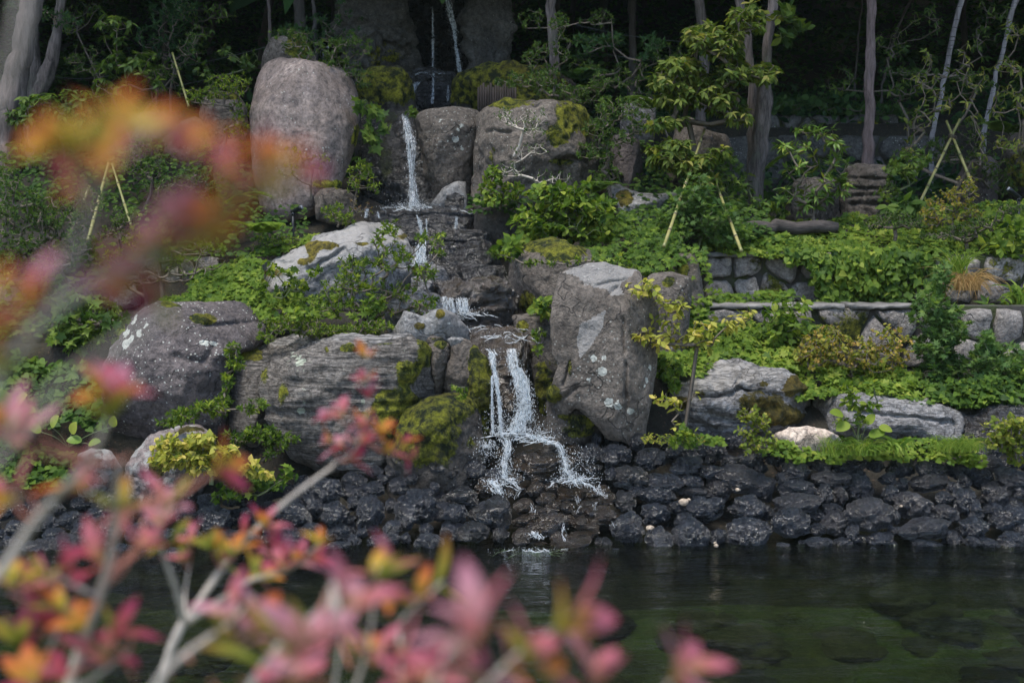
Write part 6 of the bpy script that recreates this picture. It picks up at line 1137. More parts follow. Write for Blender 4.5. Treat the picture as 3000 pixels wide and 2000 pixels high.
Z_('azalea', 'azalea strip hanging down the cleft beside the flecked boulder', [(680, 1020, 20, 16, 14), (690, 1060, 20, 30, 22), (670, 1110, 16, 30, 14), (655, 1170, 22, 36, 20), (640, 1200, 30, 20, 16)], 9.4, (700, 1020), dep=.1)
Z_('azalea', 'creeping azalea along the foot of the flecked boulder', [(540, 1215, 50, 14, 34), (600, 1195, 40, 14, 26), (500, 1235, 40, 14, 22), (640, 1190, 40, 20, 16), (760, 1180, 30, 16, 12), (720, 1200, 40, 20, 10)], 9.25, (660, 1210), dep=.1)
Z_('azdark', 'dark azalea at the foot of the grained rock, left', [(770, 1270, 50, 24, 50), (700, 1280, 50, 16, 24), (800, 1310, 30, 30, 26), (840, 1290, 40, 20, 16)], 9.15, (770, 1350), leaf='lf_azalea', dep=.12, tint=(.35, .3))
Z_('creeper', 'pale yellow creeper tumbling over the white-crusted stone', [(480, 1330, 40, 40, 70), (500, 1290, 40, 20, 50), (590, 1285, 40, 24, 70), (540, 1330, 60, 30, 120), (640, 1325, 60, 26, 80), (700, 1360, 60, 20, 60), (760, 1380, 50, 16, 36), (590, 1360, 60, 20, 50), (680, 1310, 20, 10, 10)], 8.95, (620, 1420), dep=.14, name='creeper', cat='creeper')
Z_('vinesmall', 'small heart-leaved plant low by the blurred twig', [(840, 1370, 16, 10, 5), (850, 1400, 26, 12, 6), (690, 1440, 50, 14, 14), (660, 1450, 40, 12, 8)], 9.0, (780, 1440), dep=.1)
Z_('vinesmall', 'tiny sprigs rooted on the moss-blanketed low rock', [(1325, 1135, 14, 10, 3), (1358, 1145, 14, 14, 5)], 9.15, (1345, 1165), dep=.04, size=(.03, .045), n=(2, 4))
rf = np.random.RandomState(4)
Z_('azalea', 'prostrate azalea twig trailing across the moss-capped boulder', [(1450, 745, 20, 10, 10), (1490, 750, 26, 10, 10), (1560, 768, 40, 6, 10), (1630, 768, 50, 5, 8), (1710, 762, 30, 6, 6)], 10.55, (1740, 770), dep=.06)
Z_('leafy', 'lettuce-green rosette at the stream edge', [(1490, 720, 30, 12, 14), (1510, 710, 20, 10, 8)], 11.2, (1495, 742), size=(.08, .12), tint=(.5, .3), leaf='lf_ivy', n=(3, 4))
Z_('leafy', 'bright leafy tuft on the squared-off grey block', [(1590, 880, 26, 16, 26), (1575, 900, 24, 12, 20), (1600, 910, 20, 8, 14)], 10.2, (1590, 925), size=(.04, .07), tint=(.6, .3))
Z_('vinesmall', 'little creeper hanging under the squared-off grey block', [(1565, 985, 14, 24, 10), (1575, 1020, 18, 16, 12), (1595, 975, 16, 8, 6)], 9.9, (1580, 960), dep=.04, size=(.025, .04))
Z_('vinesmall', 'creeping leaves between the monolith and the moss-capped boulder', [(1830, 770, 50, 20, 30), (1870, 790, 40, 20, 24), (1790, 755, 40, 12, 14)], 10.9, (1830, 800))
cover('mixed leafy herbs behind the monolith', T_MUG, 'lf_ivy', [(1700, 1990, 640, 620, 770, 740, 12.0, 11.1, 1300), (1850, 2060, 740, 720, 800, 760, 11.3, 10.9, 300)], size=(.045, .08), tint=(.3, .35))
cover('tangled green herbs at the feet of the upper boulders', T_OVAL, 'lf_vine', [(1700, 2250, 560, 580, 700, 680, 12.6, 11.9, 1500), (1380, 1560, 560, 580, 620, 640, 12.2, 12.0, 200), (400, 900, 560, 600, 760, 740, 12.4, 11.4, 1500), (1560, 2150, 380, 430, 580, 560, 13.6, 12.8, 1600), (430, 740, 400, 400, 600, 600, 13.2, 12.4, 1000), (0, 430, 400, 400, 620, 640, 13.2, 12.0, 1500)], size=(.04, .08), tint=(.25, .35))
# right bank terraces
cover('bright leafy creeper covering the upper terrace, right bank', T_IVY, 'lf_ivy', [(2060, 2330, 705, 700, 745, 745, 12.0, 11.7, 900), (2200, 2750, 660, 610, 745, 745, 12.7, 11.7, 3400), (2600, 3080, 600, 590, 750, 750, 12.9, 11.75, 3200), (2050, 2300, 640, 640, 720, 700, 12.6, 11.9, 700)], size=(.04, .07), tint=(.5, .4))
cover('creeper hanging over the upper stone wall in the middle', T_HEART, 'lf_ivy', [(2390, 2620, 735, 735, 885, 890, 11.68, 11.55, 1500), (2380, 2560, 740, 740, 840, 850, 11.68, 11.6, 500), (2600, 2740, 740, 750, 880, 880, 11.66, 11.55, 480), (2300, 2420, 730, 735, 770, 800, 11.66, 11.6, 160)], size=(.04, .068), tint=(.4, .4), up=.3, droop=1.2)
cover('fine leaves trailing down between the stones, right of the monolith', T_IVY, 'lf_ivy', [(2060, 2330, 850, 862, 890, 895, 11.5, 11.2, 420), (1990, 2080, 860, 870, 960, 960, 10.9, 10.6, 200), (1960, 2080, 730, 780, 780, 840, 11.4, 11.0, 120)], size=(.035, .06), tint=(.5, .3))
cover('light green creeper mass under the lower wall', T_IVY, 'lf_ivy', [(1980, 2330, 980, 950, 1080, 1080, 10.85, 10.3, 2300), (2080, 2420, 940, 960, 1010, 1010, 10.85, 10.7, 700), (1930, 2080, 1030, 1020, 1100, 1090, 10.3, 10.0, 400), (2300, 2700, 1060, 1080, 1160, 1160, 10.5, 10.1, 1500)], size=(.04, .066), tint=(.6, .35))
Z_('yellow', 'golden-leaved bush in front of the lower wall', [(2420, 1010, 80, 50, 130), (2500, 1030, 80, 50, 130), (2580, 1050, 70, 50, 100), (2380, 1040, 60, 40, 60), (2640, 1010, 40, 50, 40), (2600, 980, 50, 40, 40), (2430, 970, 50, 26, 24)], 10.4, (2500, 1150), tint=(.45, .4))
Z_('leafy', 'upright pale green herb before the coping of the lower wall', [(2280, 920, 50, 40, 40), (2330, 960, 60, 50, 60), (2260, 970, 50, 40, 40), (2350, 900, 30, 20, 12)], 10.7, (2300, 1060), size=(.045, .075), tint=(.5, .3))
Z_('mug', 'tall blue-green mugwort against both walls', [(2760, 820, 26, 50, 26), (2740, 900, 40, 50, 50), (2780, 950, 50, 60, 80), (2740, 1020, 60, 60, 110), (2760, 1090, 80, 50, 120), (2720, 1130, 70, 30, 70), (2700, 900, 30, 40, 16)], 10.5, (2750, 1190), dep=.28)
Z_('mug', 'second blue-green mugwort, shorter and nearer the right edge', [(2890, 990, 26, 30, 20), (2890, 1050, 50, 50, 70), (2910, 1110, 70, 40, 90), (2970, 1060, 40, 60, 40), (2860, 1140, 60, 26, 50), (3000, 1120, 40, 40, 30)], 10.4, (2900, 1190), dep=.25)
cover('leafy carpet at the feet of the mugwort', T_HEART, 'lf_ivy', [(2620, 3050, 1120, 1080, 1180, 1180, 10.3, 10.0, 1200), (2800, 2960, 1100, 1110, 1180, 1190, 10.1, 10.0, 400)], size=(.035, .06), tint=(.35, .4))
grass('dry arching grass tuft hanging from the upper wall', 2825, 850, 11.5, 40, 230, .42, 5, mat='lf_dry', hang=1.15)
grass('green grass tuft above the dry one', 2805, 800, 11.55, 30, 120, .34, 6, hang=.7)
grass('strappy green leaves at the right end of the wall', 2990, 890, 11.4, 30, 60, .35, 7, wide=3)
Z_('rhodo', 'broad-leaved weed on the ledge of the wall, right end', [(2940, 880, 30, 14, 4), (2890, 890, 20, 10, 2)], 11.4, (2930, 905), size=(.10, .14), n=(3, 5), leaf='lf_ivy')
# sapling by the monolith
Z_('sapling', 'slender sapling with pale yellow-green leaves beside the monolith', [(1880, 830, 50, 24, 22), (1920, 860, 30, 20, 8), (1970, 890, 40, 20, 18), (1870, 970, 40, 20, 14), (1930, 990, 60, 24, 26), (2010, 980, 50, 24, 20), (2060, 960, 40, 24, 14), (1960, 930, 60, 16, 8), (2130, 940, 60, 20, 18), (2190, 920, 30, 20, 10), (2060, 1000, 40, 20, 8)], 9.6, (2008, 1250), dep=.16, name='sapling', cat='sapling', r0=.0014, bow=.03)
Z_('sapling', 'small sapling shoot with few leaves low beside the monolith', [(1940, 1165, 30, 18, 9), (1980, 1175, 26, 10, 5), (2045, 1155, 12, 8, 1), (1972, 1232, 8, 8, 1)], 9.3, (2000, 1270), dep=.08, name='sapling', cat='sapling', r0=.0014)
Z_('vinesmall', 'ivy tumbling between the monolith and the slate boulder', [(1960, 1080, 40, 36, 36), (1970, 1120, 26, 30, 16), (1930, 1060, 24, 24, 12)], 9.85, (1990, 1130), dep=.1)
# plants among the front stones, right bank
Z_('mug', 'feathery seedling at the feet of the slate boulder', [(2010, 1265, 30, 20, 12), (1990, 1290, 34, 14, 12), (2030, 1285, 20, 14, 6)], 9.25, (2005, 1305), dep=.08, leaf='lf_ivy', size=(.035, .055))
cover('sparse low weeds and reddish litter behind the black stones', T_AZ, 'lf_gold', [(1880, 2080, 1260, 1270, 1300, 1300, 9.6, 9.4, 380)], size=(.02, .035), tint=(.2, .4))
cover('trailing weeds on top of the black stones, right bank', T_HEART, 'lf_ivy', [(2210, 2330, 1280, 1300, 1320, 1345, 9.45, 9.3, 200), (2300, 2560, 1315, 1310, 1352, 1345, 9.5, 9.3, 380), (2540, 2740, 1290, 1285, 1345, 1335, 9.5, 9.3, 380), (2740, 2870, 1300, 1320, 1350, 1365, 9.45, 9.25, 160), (2040, 2120, 1270, 1280, 1300, 1300, 9.4, 9.3, 90), (2820, 2880, 1330, 1330, 1370, 1365, 9.3, 9.2, 60)], size=(.03, .05), tint=(.65, .3))
Z_('round', 'small upright shrub with pinkish-green leaves before the slate boulder', [(2200, 1210, 34, 26, 26), (2230, 1230, 34, 24, 24), (2190, 1260, 34, 26, 26), (2240, 1290, 34, 24, 20), (2190, 1310, 26, 20, 14)], 9.15, (2205, 1345), dep=.1, leaf='lf_yellow', tint=(.1, .35), size=(.024, .036))
Z_('leafy', 'tall weed with two upright stems before the long low rock', [(2475, 1130, 14, 14, 8), (2560, 1120, 14, 16, 8), (2490, 1175, 22, 14, 9), (2550, 1180, 26, 14, 10), (2470, 1230, 24, 14, 8), (2530, 1225, 30, 12, 9), (2500, 1150, 12, 10, 4)], 9.2, (2515, 1300), dep=.06, size=(.035, .065), tint=(.6, .3), name='weed', cat='weed')
def big_leaves(label, lst, Y, root, mat, name='broadleaf_plant', T=T_ROUND):
    e = empty(name, W(*root, Y), label, 'plant'); rs = np.random.RandomState(3); Rt = W(*root, Y)
    for (px, py, s, a) in lst:
        g = Geo(); P = W(px, py, Y - .05); d = np.array([math.cos(R(a)), -.35, math.sin(R(a))]); TV, TF = lance(.82, .08, .18, ((0, .2), (.12, .7), (.3, .98), (.5, 1.), (.7, .85), (.88, .5), (1, 0)))
        place(g, (TV, TF), np.array([P]), np.array([d]), np.array([[0.1, -.6, .8]]), pm(s, Y), np.array([rs.uniform(.5, .9)])); g.obj('leaf', M[mat], e)
        g = Geo(); tube(g, smooth_path([Rt, (Rt + P) / 2 + [0, 0, .02], P], 6), .003, 4); g.obj('leaf_stalk', M['stem'], e)
big_leaves('plantain with broad ribbed leaves among the right-hand weeds', [(2470, 1215, 44, 160), (2488, 1240, 46, 200), (2545, 1275, 48, 20), (2520, 1300, 40, -70), (2575, 1250, 40, -10), (2540, 1240, 36, 60)], 9.2, (2520, 1310), 'lf_ivy')
grass('grass tuft at the root of the tall weed', 2530, 1330, 9.2, 60, 260, .22, 8, hang=.8)
grass('fine arching grass clump in front of the long low rock', 2810, 1320, 9.25, 70, 420, .22, 9, hang=1.0, wide=.6)
grass('strap-leaved clump with curling pale blades', 2620, 1315, 9.2, 40, 60, .2, 10, wide=3.2, hang=1.2)
grass('thin grass left of the tall weed', 2440, 1330, 9.25, 40, 90, .2, 11, hang=.5, wide=.5)
Z_('round', 'red-stemmed bush with yellow-green leaves at the right edge', [(2930, 1250, 50, 30, 50), (2990, 1240, 40, 30, 40), (2960, 1290, 60, 24, 50), (2980, 1330, 40, 20, 24), (2910, 1290, 30, 20, 14)], 9.2, (2990, 1350), dep=.12, leaf='lf_yellow', tint=(.15, .35), size=(.03, .045))
big_leaves('rhododendron seedling with long pale leaves at the left edge', [(20, 1195, 60, 100), (45, 1190, 56, 50), (5, 1200, 50, 150), (60, 1205, 50, 10)], 9.4, (30, 1230), 'lf_rhodo', name='rhododendron')
big_leaves('fallen-leaved rhododendron under the blurred leaves, left', [(120, 1265, 44, 140), (150, 1250, 44, 60), (240, 1290, 44, 170), (260, 1300, 40, 20), (210, 1270, 40, 70), (330, 1250, 34, 80)], 9.2, (200, 1310), 'lf_rhodo', name='rhododendron')

# ================================================================== THE NEAR SHRUB (out of focus, in front of the lens's focus)
def near_leaf_mat(name, a, b, c, d):
    m = NT(name); v = m.coord(); y = m.n('SeparateXYZ', i={0: v}).outputs[1]; t = m.attr('tint')
    f = m.math('ADD', m.math('MULTIPLY', y, 26.0), m.math('MULTIPLY', m.math('SUBTRACT', m.noise(v, 60, 2), .5), .5))
    col = m.ramp(f, [(.05, a), (.4, b), (.75, c), (1., d)]); col = m.mix(.4, col, m.ramp(m.noise(v, 140, 3), [(.35, .6), (.65, 1.3)]), 'MULTIPLY')
    b_ = m.bsdf(Base_Color=col, Roughness=.5, Specular_IOR_Level=.12); tr = m.n('BsdfTranslucent', i={'Color': col})
    return m.done(m.n('MixShader', i={0: .5, 1: b_.outputs[0], 2: tr.outputs[0]}))
def desat(*cs): return [tuple(float(.93 * v + .07 * (c[0] + c[1] + c[2]) / 3) for v in c) for c in cs]
NM = {
 'p': near_leaf_mat('pink_leaf', *desat((.34, .24, .08), (.52, .16, .15), (.58, .16, .22), (.48, .09, .14))),
 'l': near_leaf_mat('pale_pink_leaf', *desat((.44, .30, .16), (.60, .28, .29), (.62, .27, .35), (.52, .17, .24))),
 'r': near_leaf_mat('crimson_leaf', *desat((.28, .12, .05), (.44, .08, .09), (.46, .06, .13), (.34, .03, .07))),
 'o': near_leaf_mat('orange_leaf', *desat((.34, .28, .03), (.56, .24, .03), (.60, .16, .03), (.48, .08, .04))),
 'y': near_leaf_mat('yellow_orange_leaf', *desat((.30, .32, .03), (.54, .40, .04), (.64, .34, .04), (.60, .18, .05))),
 'g': near_leaf_mat('olive_leaf', *desat((.13, .17, .02), (.22, .24, .03), (.32, .26, .03), (.36, .16, .04))),
}
NT_V, NT_F = lance(.36, .16, .22, ((.0, .10), (.15, .5), (.32, .88), (.5, 1.), (.68, .86), (.85, .5), (1., .0)))
NLM = {}
for kk in NM:
    for q in range(3):
        V = NT_V.copy(); V[:, 2] += .10 * (q - 1) * V[:, 1] ** 2; V[:, 0] *= (.85, 1, 1.2)[q]
        NLM[kk, q] = mesh_np('leaf', V * .038, NT_F, NM[kk], True)
rn = np.random.RandomState(21)
STEM = []
def near_shrub(label, segs, whl, root):
    if 'most blurred' in label:     # this branch hangs closest to the photographer
        f_ = .96; segs = [([(x, y, Y * f_) for x, y, Y in p_], a_ * f_, b_ * f_) for p_, a_, b_ in segs]; whl = [(x, y, Y * f_, n, s * .82, mx, an) for x, y, Y, n, s, mx, an in whl]
    e = empty('azalea_shrub', root, label, 'shrub', None); O = np.array(e.location)
    for (pts, r0, r1) in segs:
        P = np.array([W(x, y, Y) for x, y, Y in pts]); n = 8 * len(P); c = smooth_path(P, n, .0015, int(pts[0][0])); g = Geo()
        rr = np.linspace(r0, r1, n) * (1 + .12 * vnoise(np.stack([np.arange(n) * .5, np.zeros(n), np.zeros(n)], -1), 2)); tube(g, c, rr, 10); g.obj('branch', M['twig_pale'], e); STEM.append(c)
    allc = np.concatenate(STEM[-len(segs):])
    for (px, py, Y, n, s, mix, ang) in whl:
        P = W(px, py, Y); j = int(np.argmin(np.linalg.norm(allc - P, axis=1))); Bq = allc[j]; L_ = np.linalg.norm(P - Bq)
        up = unit(np.array([math.cos(R(ang)), -.15, math.sin(R(ang))]))
        if L_ > .004:
            g = Geo(); k = max(6, int(L_ / .01)); c = smooth_path([Bq, Bq + (P - Bq) * .55 - UP * L_ * .12, P - up * .002, P], k); tube(g, c, np.linspace(.0013, .0007, k), 6); g.obj('twig', M['twig_pale'] if L_ > .08 else M['stem_red'], e)
        a = unit(np.cross(up, np.array([.2, 1, .1]))); b = np.cross(up, a)
        if Y > .75 and n > 5: n = n - 2
        if .6 < Y < 1.1 and px < 1050 and py > 1250 and rn.rand() < .5: continue
        if Y > 1.1: s = s * .92
        for k in range(n):
            th = 6.283 * k / n + rn.uniform(-.4, .4); sp = R(rn.uniform(18, 72)); side = a * math.cos(th) + b * math.sin(th); dr = unit(up * math.cos(sp) + side * math.sin(sp)); nr = unit(up * math.sin(sp) - side * math.cos(sp) + .2 * rn.randn(3))
            xv = unit(np.cross(dr, nr)); zv = np.cross(xv, dr); kk = mix[rn.randint(len(mix))]
            o = bpy.data.objects.new('leaf', NLM[kk, rn.randint(3)]); link(o); o.parent = e; sz = s * rn.uniform(.75, 1.15)
            mt = Matrix(((xv[0], dr[0], zv[0], 0), (xv[1], dr[1], zv[1], 0), (xv[2], dr[2], zv[2], 0), (0, 0, 0, 1))); o.matrix_local = Matrix.Translation(Vector(P - up * rn.uniform(0, .006) - O)) @ mt @ Matrix.Scale(sz, 4)
    return e
m = NT('red_twig'); M['stem_red'] = m.done(m.bsdf(Base_Color=m.mix(m.noise(m.coord(), 60), (.30, .10, .07), (.38, .16, .10)), Roughness=.6))
# the sharper spray: three-forked pale twig in the lower left, its tip by the front waterfall
near_shrub('near azalea branch, least blurred: forked pale twig with salmon tips reaching the middle',
  [([(455, 2060, 1.25), (500, 1900, 1.25), (538, 1820, 1.26)], .0042, .0036), ([(538, 1820, 1.26), (600, 1730, 1.28), (655, 1655, 1.3), (740, 1560, 1.34), (860, 1450, 1.38), (975, 1365, 1.42)], .0032, .0018), ([(975, 1365, 1.42), (1040, 1320, 1.44), (1068, 1240, 1.44), (1075, 1120, 1.44), (1072, 1030, 1.44)], .0016, .0008),
   ([(538, 1822, 1.26), (515, 1730, 1.24), (485, 1650, 1.22), (470, 1600, 1.2)], .0028, .0016), ([(545, 1825, 1.26), (640, 1760, 1.24), (735, 1700, 1.22), (850, 1665, 1.2), (935, 1600, 1.18)], .0026, .001), ([(548, 1815, 1.27), (545, 1740, 1.3), (560, 1650, 1.32)], .0014, .0008)],
  [(1072, 1040, 1.44, 5, .55, 'yol', 88), (1068, 1110, 1.44, 5, .6, 'opl', 95), (1080, 1160, 1.44, 4, .6, 'pr', 75), (1010, 1210, 1.44, 7, .75, 'ppl', 110), (1060, 1235, 1.43, 7, .75, 'poy', 80), (970, 1215, 1.45, 5, .7, 'pl', 150), (1060, 1290, 1.42, 7, .8, 'prl', 70), (1110, 1260, 1.42, 5, .7, 'oyp', 50), (1000, 1300, 1.43, 6, .75, 'plr', 130), (1030, 1340, 1.41, 6, .75, 'pr', 30), (1130, 1320, 1.42, 6, .7, 'po', 30), (1180, 1300, 1.43, 4, .6, 'or', 45), (1200, 1335, 1.42, 4, .6, 'r', -5), (960, 1280, 1.43, 5, .6, 'po', 160),
   (770, 1540, 1.33, 6, .8, 'pro', 80), (790, 1580, 1.33, 6, .8, 'rop', 60), (720, 1560, 1.32, 5, .7, 'or', 120), (800, 1630, 1.32, 5, .8, 'pr', 40), (690, 1610, 1.28, 6, .8, 'ogp', 110), (620, 1600, 1.28, 6, .8, 'gyo', 100), (650, 1640, 1.28, 5, .8, 'gyp', 60), (740, 1670, 1.24, 6, .8, 'ygo', 60), (860, 1640, 1.2, 6, .8, 'plo', 60), (830, 1660, 1.2, 5, .8, 'pr', 100), (905, 1630, 1.2, 5, .7, 'pr', 30), (935, 1590, 1.18, 4, .6, 'yyo', 80), (560, 1580, 1.3, 6, .8, 'po', 100), (500, 1590, 1.2, 6, .9, 'pgo', 100), (450, 1570, 1.2, 6, .9, 'pol', 130), (470, 1540, 1.2, 6, .9, 'plg', 80), (540, 1640, 1.3, 5, .7, 'gp', 100), (760, 1690, 1.22, 4, .7, 'py', 30)],
  W(455, 2060, 1.25))
near_shrub('near azalea, second blurred stem at the lower left with pink and orange leaves',
  [([(195, 2060, .95), (245, 1880, .95), (290, 1740, .94), (325, 1600, .92), (340, 1450, .9), (350, 1350, .88)], .0040, .0016), ([(-60, 1760, .85), (20, 1660, .85), (90, 1550, .85), (160, 1460, .84), (260, 1350, .82), (330, 1200, .8)], .0034, .0014), ([(290, 1740, .94), (200, 1700, .94), (160, 1680, .93)], .0016, .001), ([(80, 2060, .95), (150, 1900, .96), (190, 1800, .96)], .0022, .001)],
  [(310, 1150, .78, 6, .75, 'oor', 90), (345, 1160, .78, 5, .7, 'pol', 60), (320, 1210, .78, 5, .7, 'og', 100), (50, 1290, .8, 7, .9, 'plg', 90), (20, 1240, .8, 6, .9, 'plo', 100), (130, 1270, .82, 6, .8, 'oyg', 80), (185, 1290, .82, 6, .8, 'oro', 60), (330, 1330, .84, 7, .9, 'prl', 90), (380, 1330, .84, 6, .9, 'lp', 60), (300, 1390, .85, 7, .9, 'prp', 110), (240, 1420, .85, 7, .9, 'ogp', 120), (170, 1440, .85, 7, .9, 'ogr', 110), (90, 1450, .85, 7, .9, 'gor', 120), (30, 1460, .85, 6, .9, 'gop', 150),
   (480, 1410, .95, 7, .9, 'opg', 80), (540, 1400, .95, 6, .9, 'opg', 60), (430, 1440, .95, 7, .9, 'gop', 100), (600, 1400, .95, 5, .8, 'po', 30), (640, 1380, .95, 5, .8, 'or', 20), (490, 1490, 1.0, 7, .9, 'plg', 90), (420, 1520, 1.0, 7, .9, 'pgo', 100), (360, 1500, .95, 7, .9, 'prg', 90), (320, 1560, .95, 7, .9, 'rrp', 90), (350, 1620, .95, 7, .9, 'rrp', 60), (300, 1640, .95, 6, .9, 'rp', 120), (400, 1600, .98, 6, .9, 'rp', 60), (250, 1530, .9, 7, .9, 'gop', 120), (340, 1480, .9, 5, .7, 'yg', 70),
   (30, 1700, .95, 6, .8, 'ypg', 90), (50, 1740, .95, 6, .8, 'gpy', 60), (15, 1800, .95, 6, .9, 'pl', 100), (110, 1720, .98, 5, .7, 'pyg', 90), (100, 1770, .98, 5, .8, 'pl', 80), (130, 1700, .98, 4, .6, 'yg', 80), (180, 1660, .93, 4, .6, 'r', 50), (185, 1790, .96, 5, .7, 'yog', 90), (210, 1760, .96, 4, .7, 'or', 50), (130, 1840, .96, 5, .8, 'rp', 80), (60, 1880, .95, 5, .9, 'gor', 100)],
  W(195, 2060, .95))
near_shrub('near azalea, lower left clump of very blurred leaves along the bottom edge',
  [([(420, 2080, .85), (500, 1960, .85), (600, 1880, .86), (700, 1800, .86), (745, 1740, .86)], .003, .001), ([(700, 2080, .8), (780, 1950, .8), (850, 1860, .8), (960, 1760, .78), (985, 1700, .78)], .003, .001), ([(120, 2080, .9), (260, 1990, .9), (380, 1900, .9)], .0026, .001), ([(960, 2080, 1.0), (985, 1960, 1.0), (1000, 1850, 1.0), (1005, 1810, 1.0)], .0014, .0007)],
  [(735, 1740, .95, 5, .7, 'yyo', 95), (760, 1770, .9, 6, .8, 'yop', 60), (790, 1760, .95, 4, .6, 'or', 60), (680, 1800, .86, 6, .9, 'pol', 100), (740, 1840, .86, 6, .9, 'plo', 70), (640, 1790, .86, 5, .8, 'rp', 130), (700, 1880, .86, 6, .9, 'plg', 80), (800, 1840, .84, 6, .9, 'pr', 60), (620, 1880, .86, 6, .9, 'gop', 100), (560, 1930, .85, 6, .9, 'pog', 90), (500, 1980, .85, 6, .9, 'lpr', 80), (860, 1900, .7, 6, 1., 'glg', 90), (920, 1880, .7, 6, .9, 'glo', 60), (870, 1820, .7, 6, 1., 'glg', 85), (960, 1740, .66, 6, .9, 'llp', 95), (1010, 1760, .66, 5, .8, 'lp', 80), (1005, 1815, 1.0, 4, .6, 'yol', 90), (1060, 1900, .95, 4, .6, 'ygo', 60), (1040, 1940, .95, 4, .7, 'yg', 50), (780, 1950, .8, 6, 1., 'plg', 80), (700, 1980, .8, 6, 1., 'prg', 90), (850, 1990, .8, 6, 1., 'lpg', 80), (960, 1980, .85, 6, .9, 'prg', 80), (620, 1990, .8, 6, .9, 'gor', 80),
   (300, 1930, .9, 6, .9, 'por', 90), (360, 1900, .9, 6, .9, 'opr', 60), (240, 1840, .9, 6, .8, 'yog', 110), (330, 1860, .9, 5, .8, 'ogr', 60), (170, 1980, .9, 6, .9, 'rlp', 100), (250, 1985, .9, 6, .9, 'pr', 70), (400, 1980, .9, 6, .9, 'gop', 70), (90, 1990, .9, 5, .9, 'por', 110), (390, 1850, .9, 4, .7, 'or', 40)],
  W(700, 2080, .8))
near_shrub('near azalea, bottom centre spray of large pink blurs',
  [([(1250, 2120, .6), (1280, 2000, .6), (1330, 1900, .6), (1390, 1830, .6), (1410, 1790, .6)], .0016, .0008), ([(1330, 2120, .7), (1450, 1980, .7), (1560, 1880, .7), (1640, 1830, .7), (1690, 1810, .7)], .0016, .0008), ([(1900, 2120, .75), (1960, 2010, .75), (2000, 1960, .75)], .0014, .0008), ([(1000, 2120, .9), (1080, 1900, .9), (1110, 1700, .9), (1115, 1660, .9)], .0013, .0007), ([(1110, 1900, .9), (1210, 1780, .9), (1300, 1700, .9)], .0012, .0007)],
  [(1112, 1690, .9, 5, .75, 'gyp', 90), (1160, 1650, .9, 2, .7, 'pr', 60), (1275, 1715, .95, 2, .95, 'py', 38), (1220, 1750, .9, 3, .7, 'oy', 80), (1130, 1750, .9, 3, .7, 'po', 60), (1170, 1910, .85, 3, .9, 'pr', 35), (1090, 1930, .85, 3, .8, 'rp', 80), (1400, 1850, .55, 5, .72, 'lpp', 95), (1370, 1890, .55, 4, .72, 'ppl', 120), (1390, 1985, .55, 4, .7, 'lpp', 80), (1500, 1930, .65, 3, .75, 'pro', 50), (1560, 1890, .66, 3, .75, 'pr', 45), (1640, 1840, .68, 3, .8, 'gy', 30), (1690, 1815, .68, 4, .85, 'ppr', 5), (1740, 1985, .7, 4, .8, 'lp', 90), (1600, 1960, .66, 3, .8, 'gop', 60), (1980, 1985, .72, 4, .95, 'pol', 28), (2010, 1960, .72, 3, .95, 'pl', 30), (1250, 1990, .7, 5, .8, 'lpr', 90), (1180, 2000, .8, 4, .8, 'pr', 90)],
  W(1250, 2120, .6))
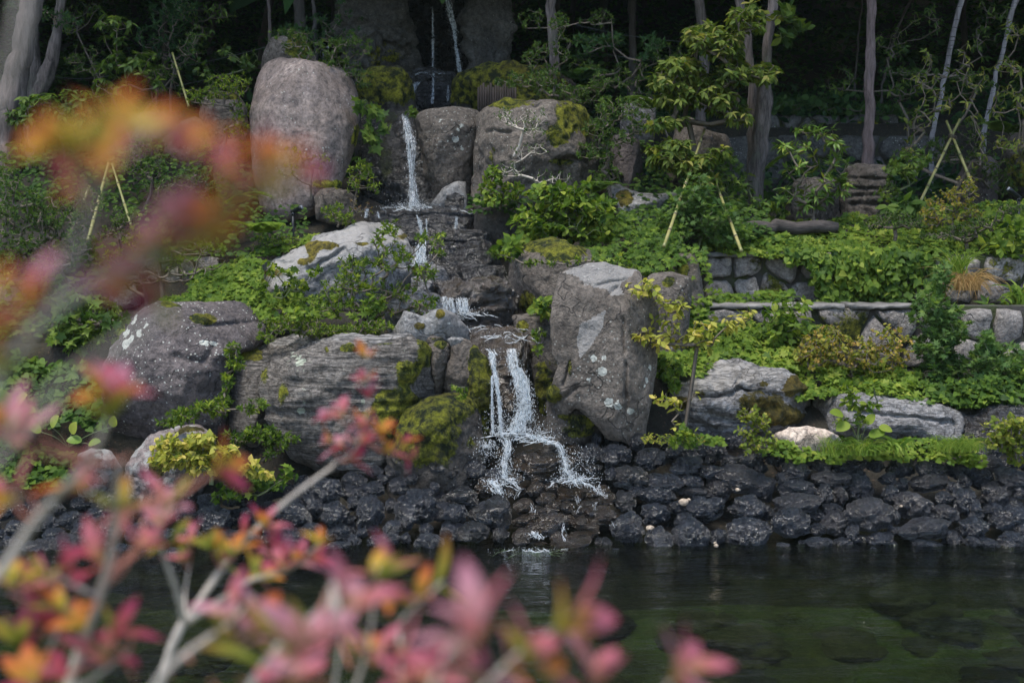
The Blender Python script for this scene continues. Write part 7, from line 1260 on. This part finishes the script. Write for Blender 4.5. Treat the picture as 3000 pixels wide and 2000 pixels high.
near_shrub('near azalea, most blurred branch with orange and olive leaves across the upper left',
  [([(-120, 1300, .5), (0, 1080, .5), (150, 900, .5), (330, 800, .5), (450, 750, .5)], .0024, .001), ([(330, 800, .5), (500, 700, .5), (620, 640, .5), (720, 560, .5), (860, 520, .5)], .0014, .0007), ([(150, 900, .5), (260, 640, .49), (300, 500, .48), (420, 380, .48), (560, 380, .48)], .0014, .0007), ([(-160, 1500, .42), (60, 1260, .42), (220, 1100, .42), (400, 980, .42), (470, 930, .42)], .0014, .0009), ([(-260, 1300, .42), (-160, 700, .40), (-20, 330, .40), (60, 120, .40), (90, -120, .40)], .0013, .0012)],
  [(140, 420, .48, 5, .55, 'oyo', 130), (210, 420, .48, 5, .55, 'oyg', 90), (290, 410, .48, 5, .6, 'ggo', 90), (370, 350, .48, 5, .55, 'oyg', 60), (330, 320, .5, 4, .5, 'oo', 80), (320, 470, .46, 4, .5, 'olg', 80), (190, 490, .5, 4, .5, 'oro', 140), (480, 400, .5, 3, .5, 'or', 90), (570, 390, .48, 5, .55, 'oyo', 80), (540, 440, .5, 4, .5, 'oro', 60),
   (800, 470, .5, 5, .55, 'yyo', 90), (760, 450, .5, 4, .55, 'oro', 110), (860, 500, .5, 4, .5, 'opo', 20), (900, 470, .5, 3, .45, 'pr', 50), (670, 510, .5, 4, .5, 'lpo', 90), (780, 540, .5, 4, .5, 'yog', 70), (700, 600, .5, 5, .55, 'ygo', 80), (620, 620, .5, 5, .55, 'goo', 110), (560, 640, .5, 4, .5, 'lo', 100), (460, 690, .5, 5, .55, 'llp', 110), (500, 640, .5, 4, .5, 'lp', 90), (470, 770, .5, 6, .6, 'ggg', 90), (560, 710, .5, 4, .55, 'goy', 60), (640, 690, .5, 4, .5, 'loy', 40), (400, 730, .5, 4, .5, 'lpo', 130), (390, 830, .5, 5, .5, 'rpo', 200), (460, 850, .5, 5, .5, 'rgr', 270), (300, 790, .5, 5, .5, 'lpo', 160), (340, 850, .5, 4, .45, 'po', 120),
   (60, 880, .5, 5, .55, 'orp', 110), (20, 960, .5, 5, .55, 'ogo', 120), (90, 840, .5, 4, .5, 'lp', 90), (10, 1070, .5, 5, .55, 'oyg', 120), (-20, 860, .5, 4, .55, 'og', 100)],
  W(-120, 1300, .5))

# ================================================================== thin teal haze, added to lift the darkest tones
V = np.array([[x, y, z] for x in (-40, 40) for y in (-9, 60) for z in (-2.2, 22)], float)
hz = obj_np('haze', V, np.array([[0, 1, 3, 2], [4, 6, 7, 5], [0, 4, 5, 1], [2, 3, 7, 6], [0, 2, 6, 4], [1, 5, 7, 3]]), None, loc=(0, 20, -2.2), smooth=False)
m = bpy.data.materials.new('black_lift_haze'); m.use_nodes = True; m.node_tree.nodes.clear(); o_ = m.node_tree.nodes.new('ShaderNodeOutputMaterial'); pv = m.node_tree.nodes.new('ShaderNodeVolumePrincipled')
pv.inputs['Color'].default_value = (.70, .90, .88, 1); pv.inputs['Density'].default_value = .00035; pv.inputs['Anisotropy'].default_value = .0
m.node_tree.links.new(pv.outputs[0], o_.inputs[1]); hz.data.materials.append(m); meta(hz, 'thin teal haze added over pond and forest to lift the darks', kind='stuff')
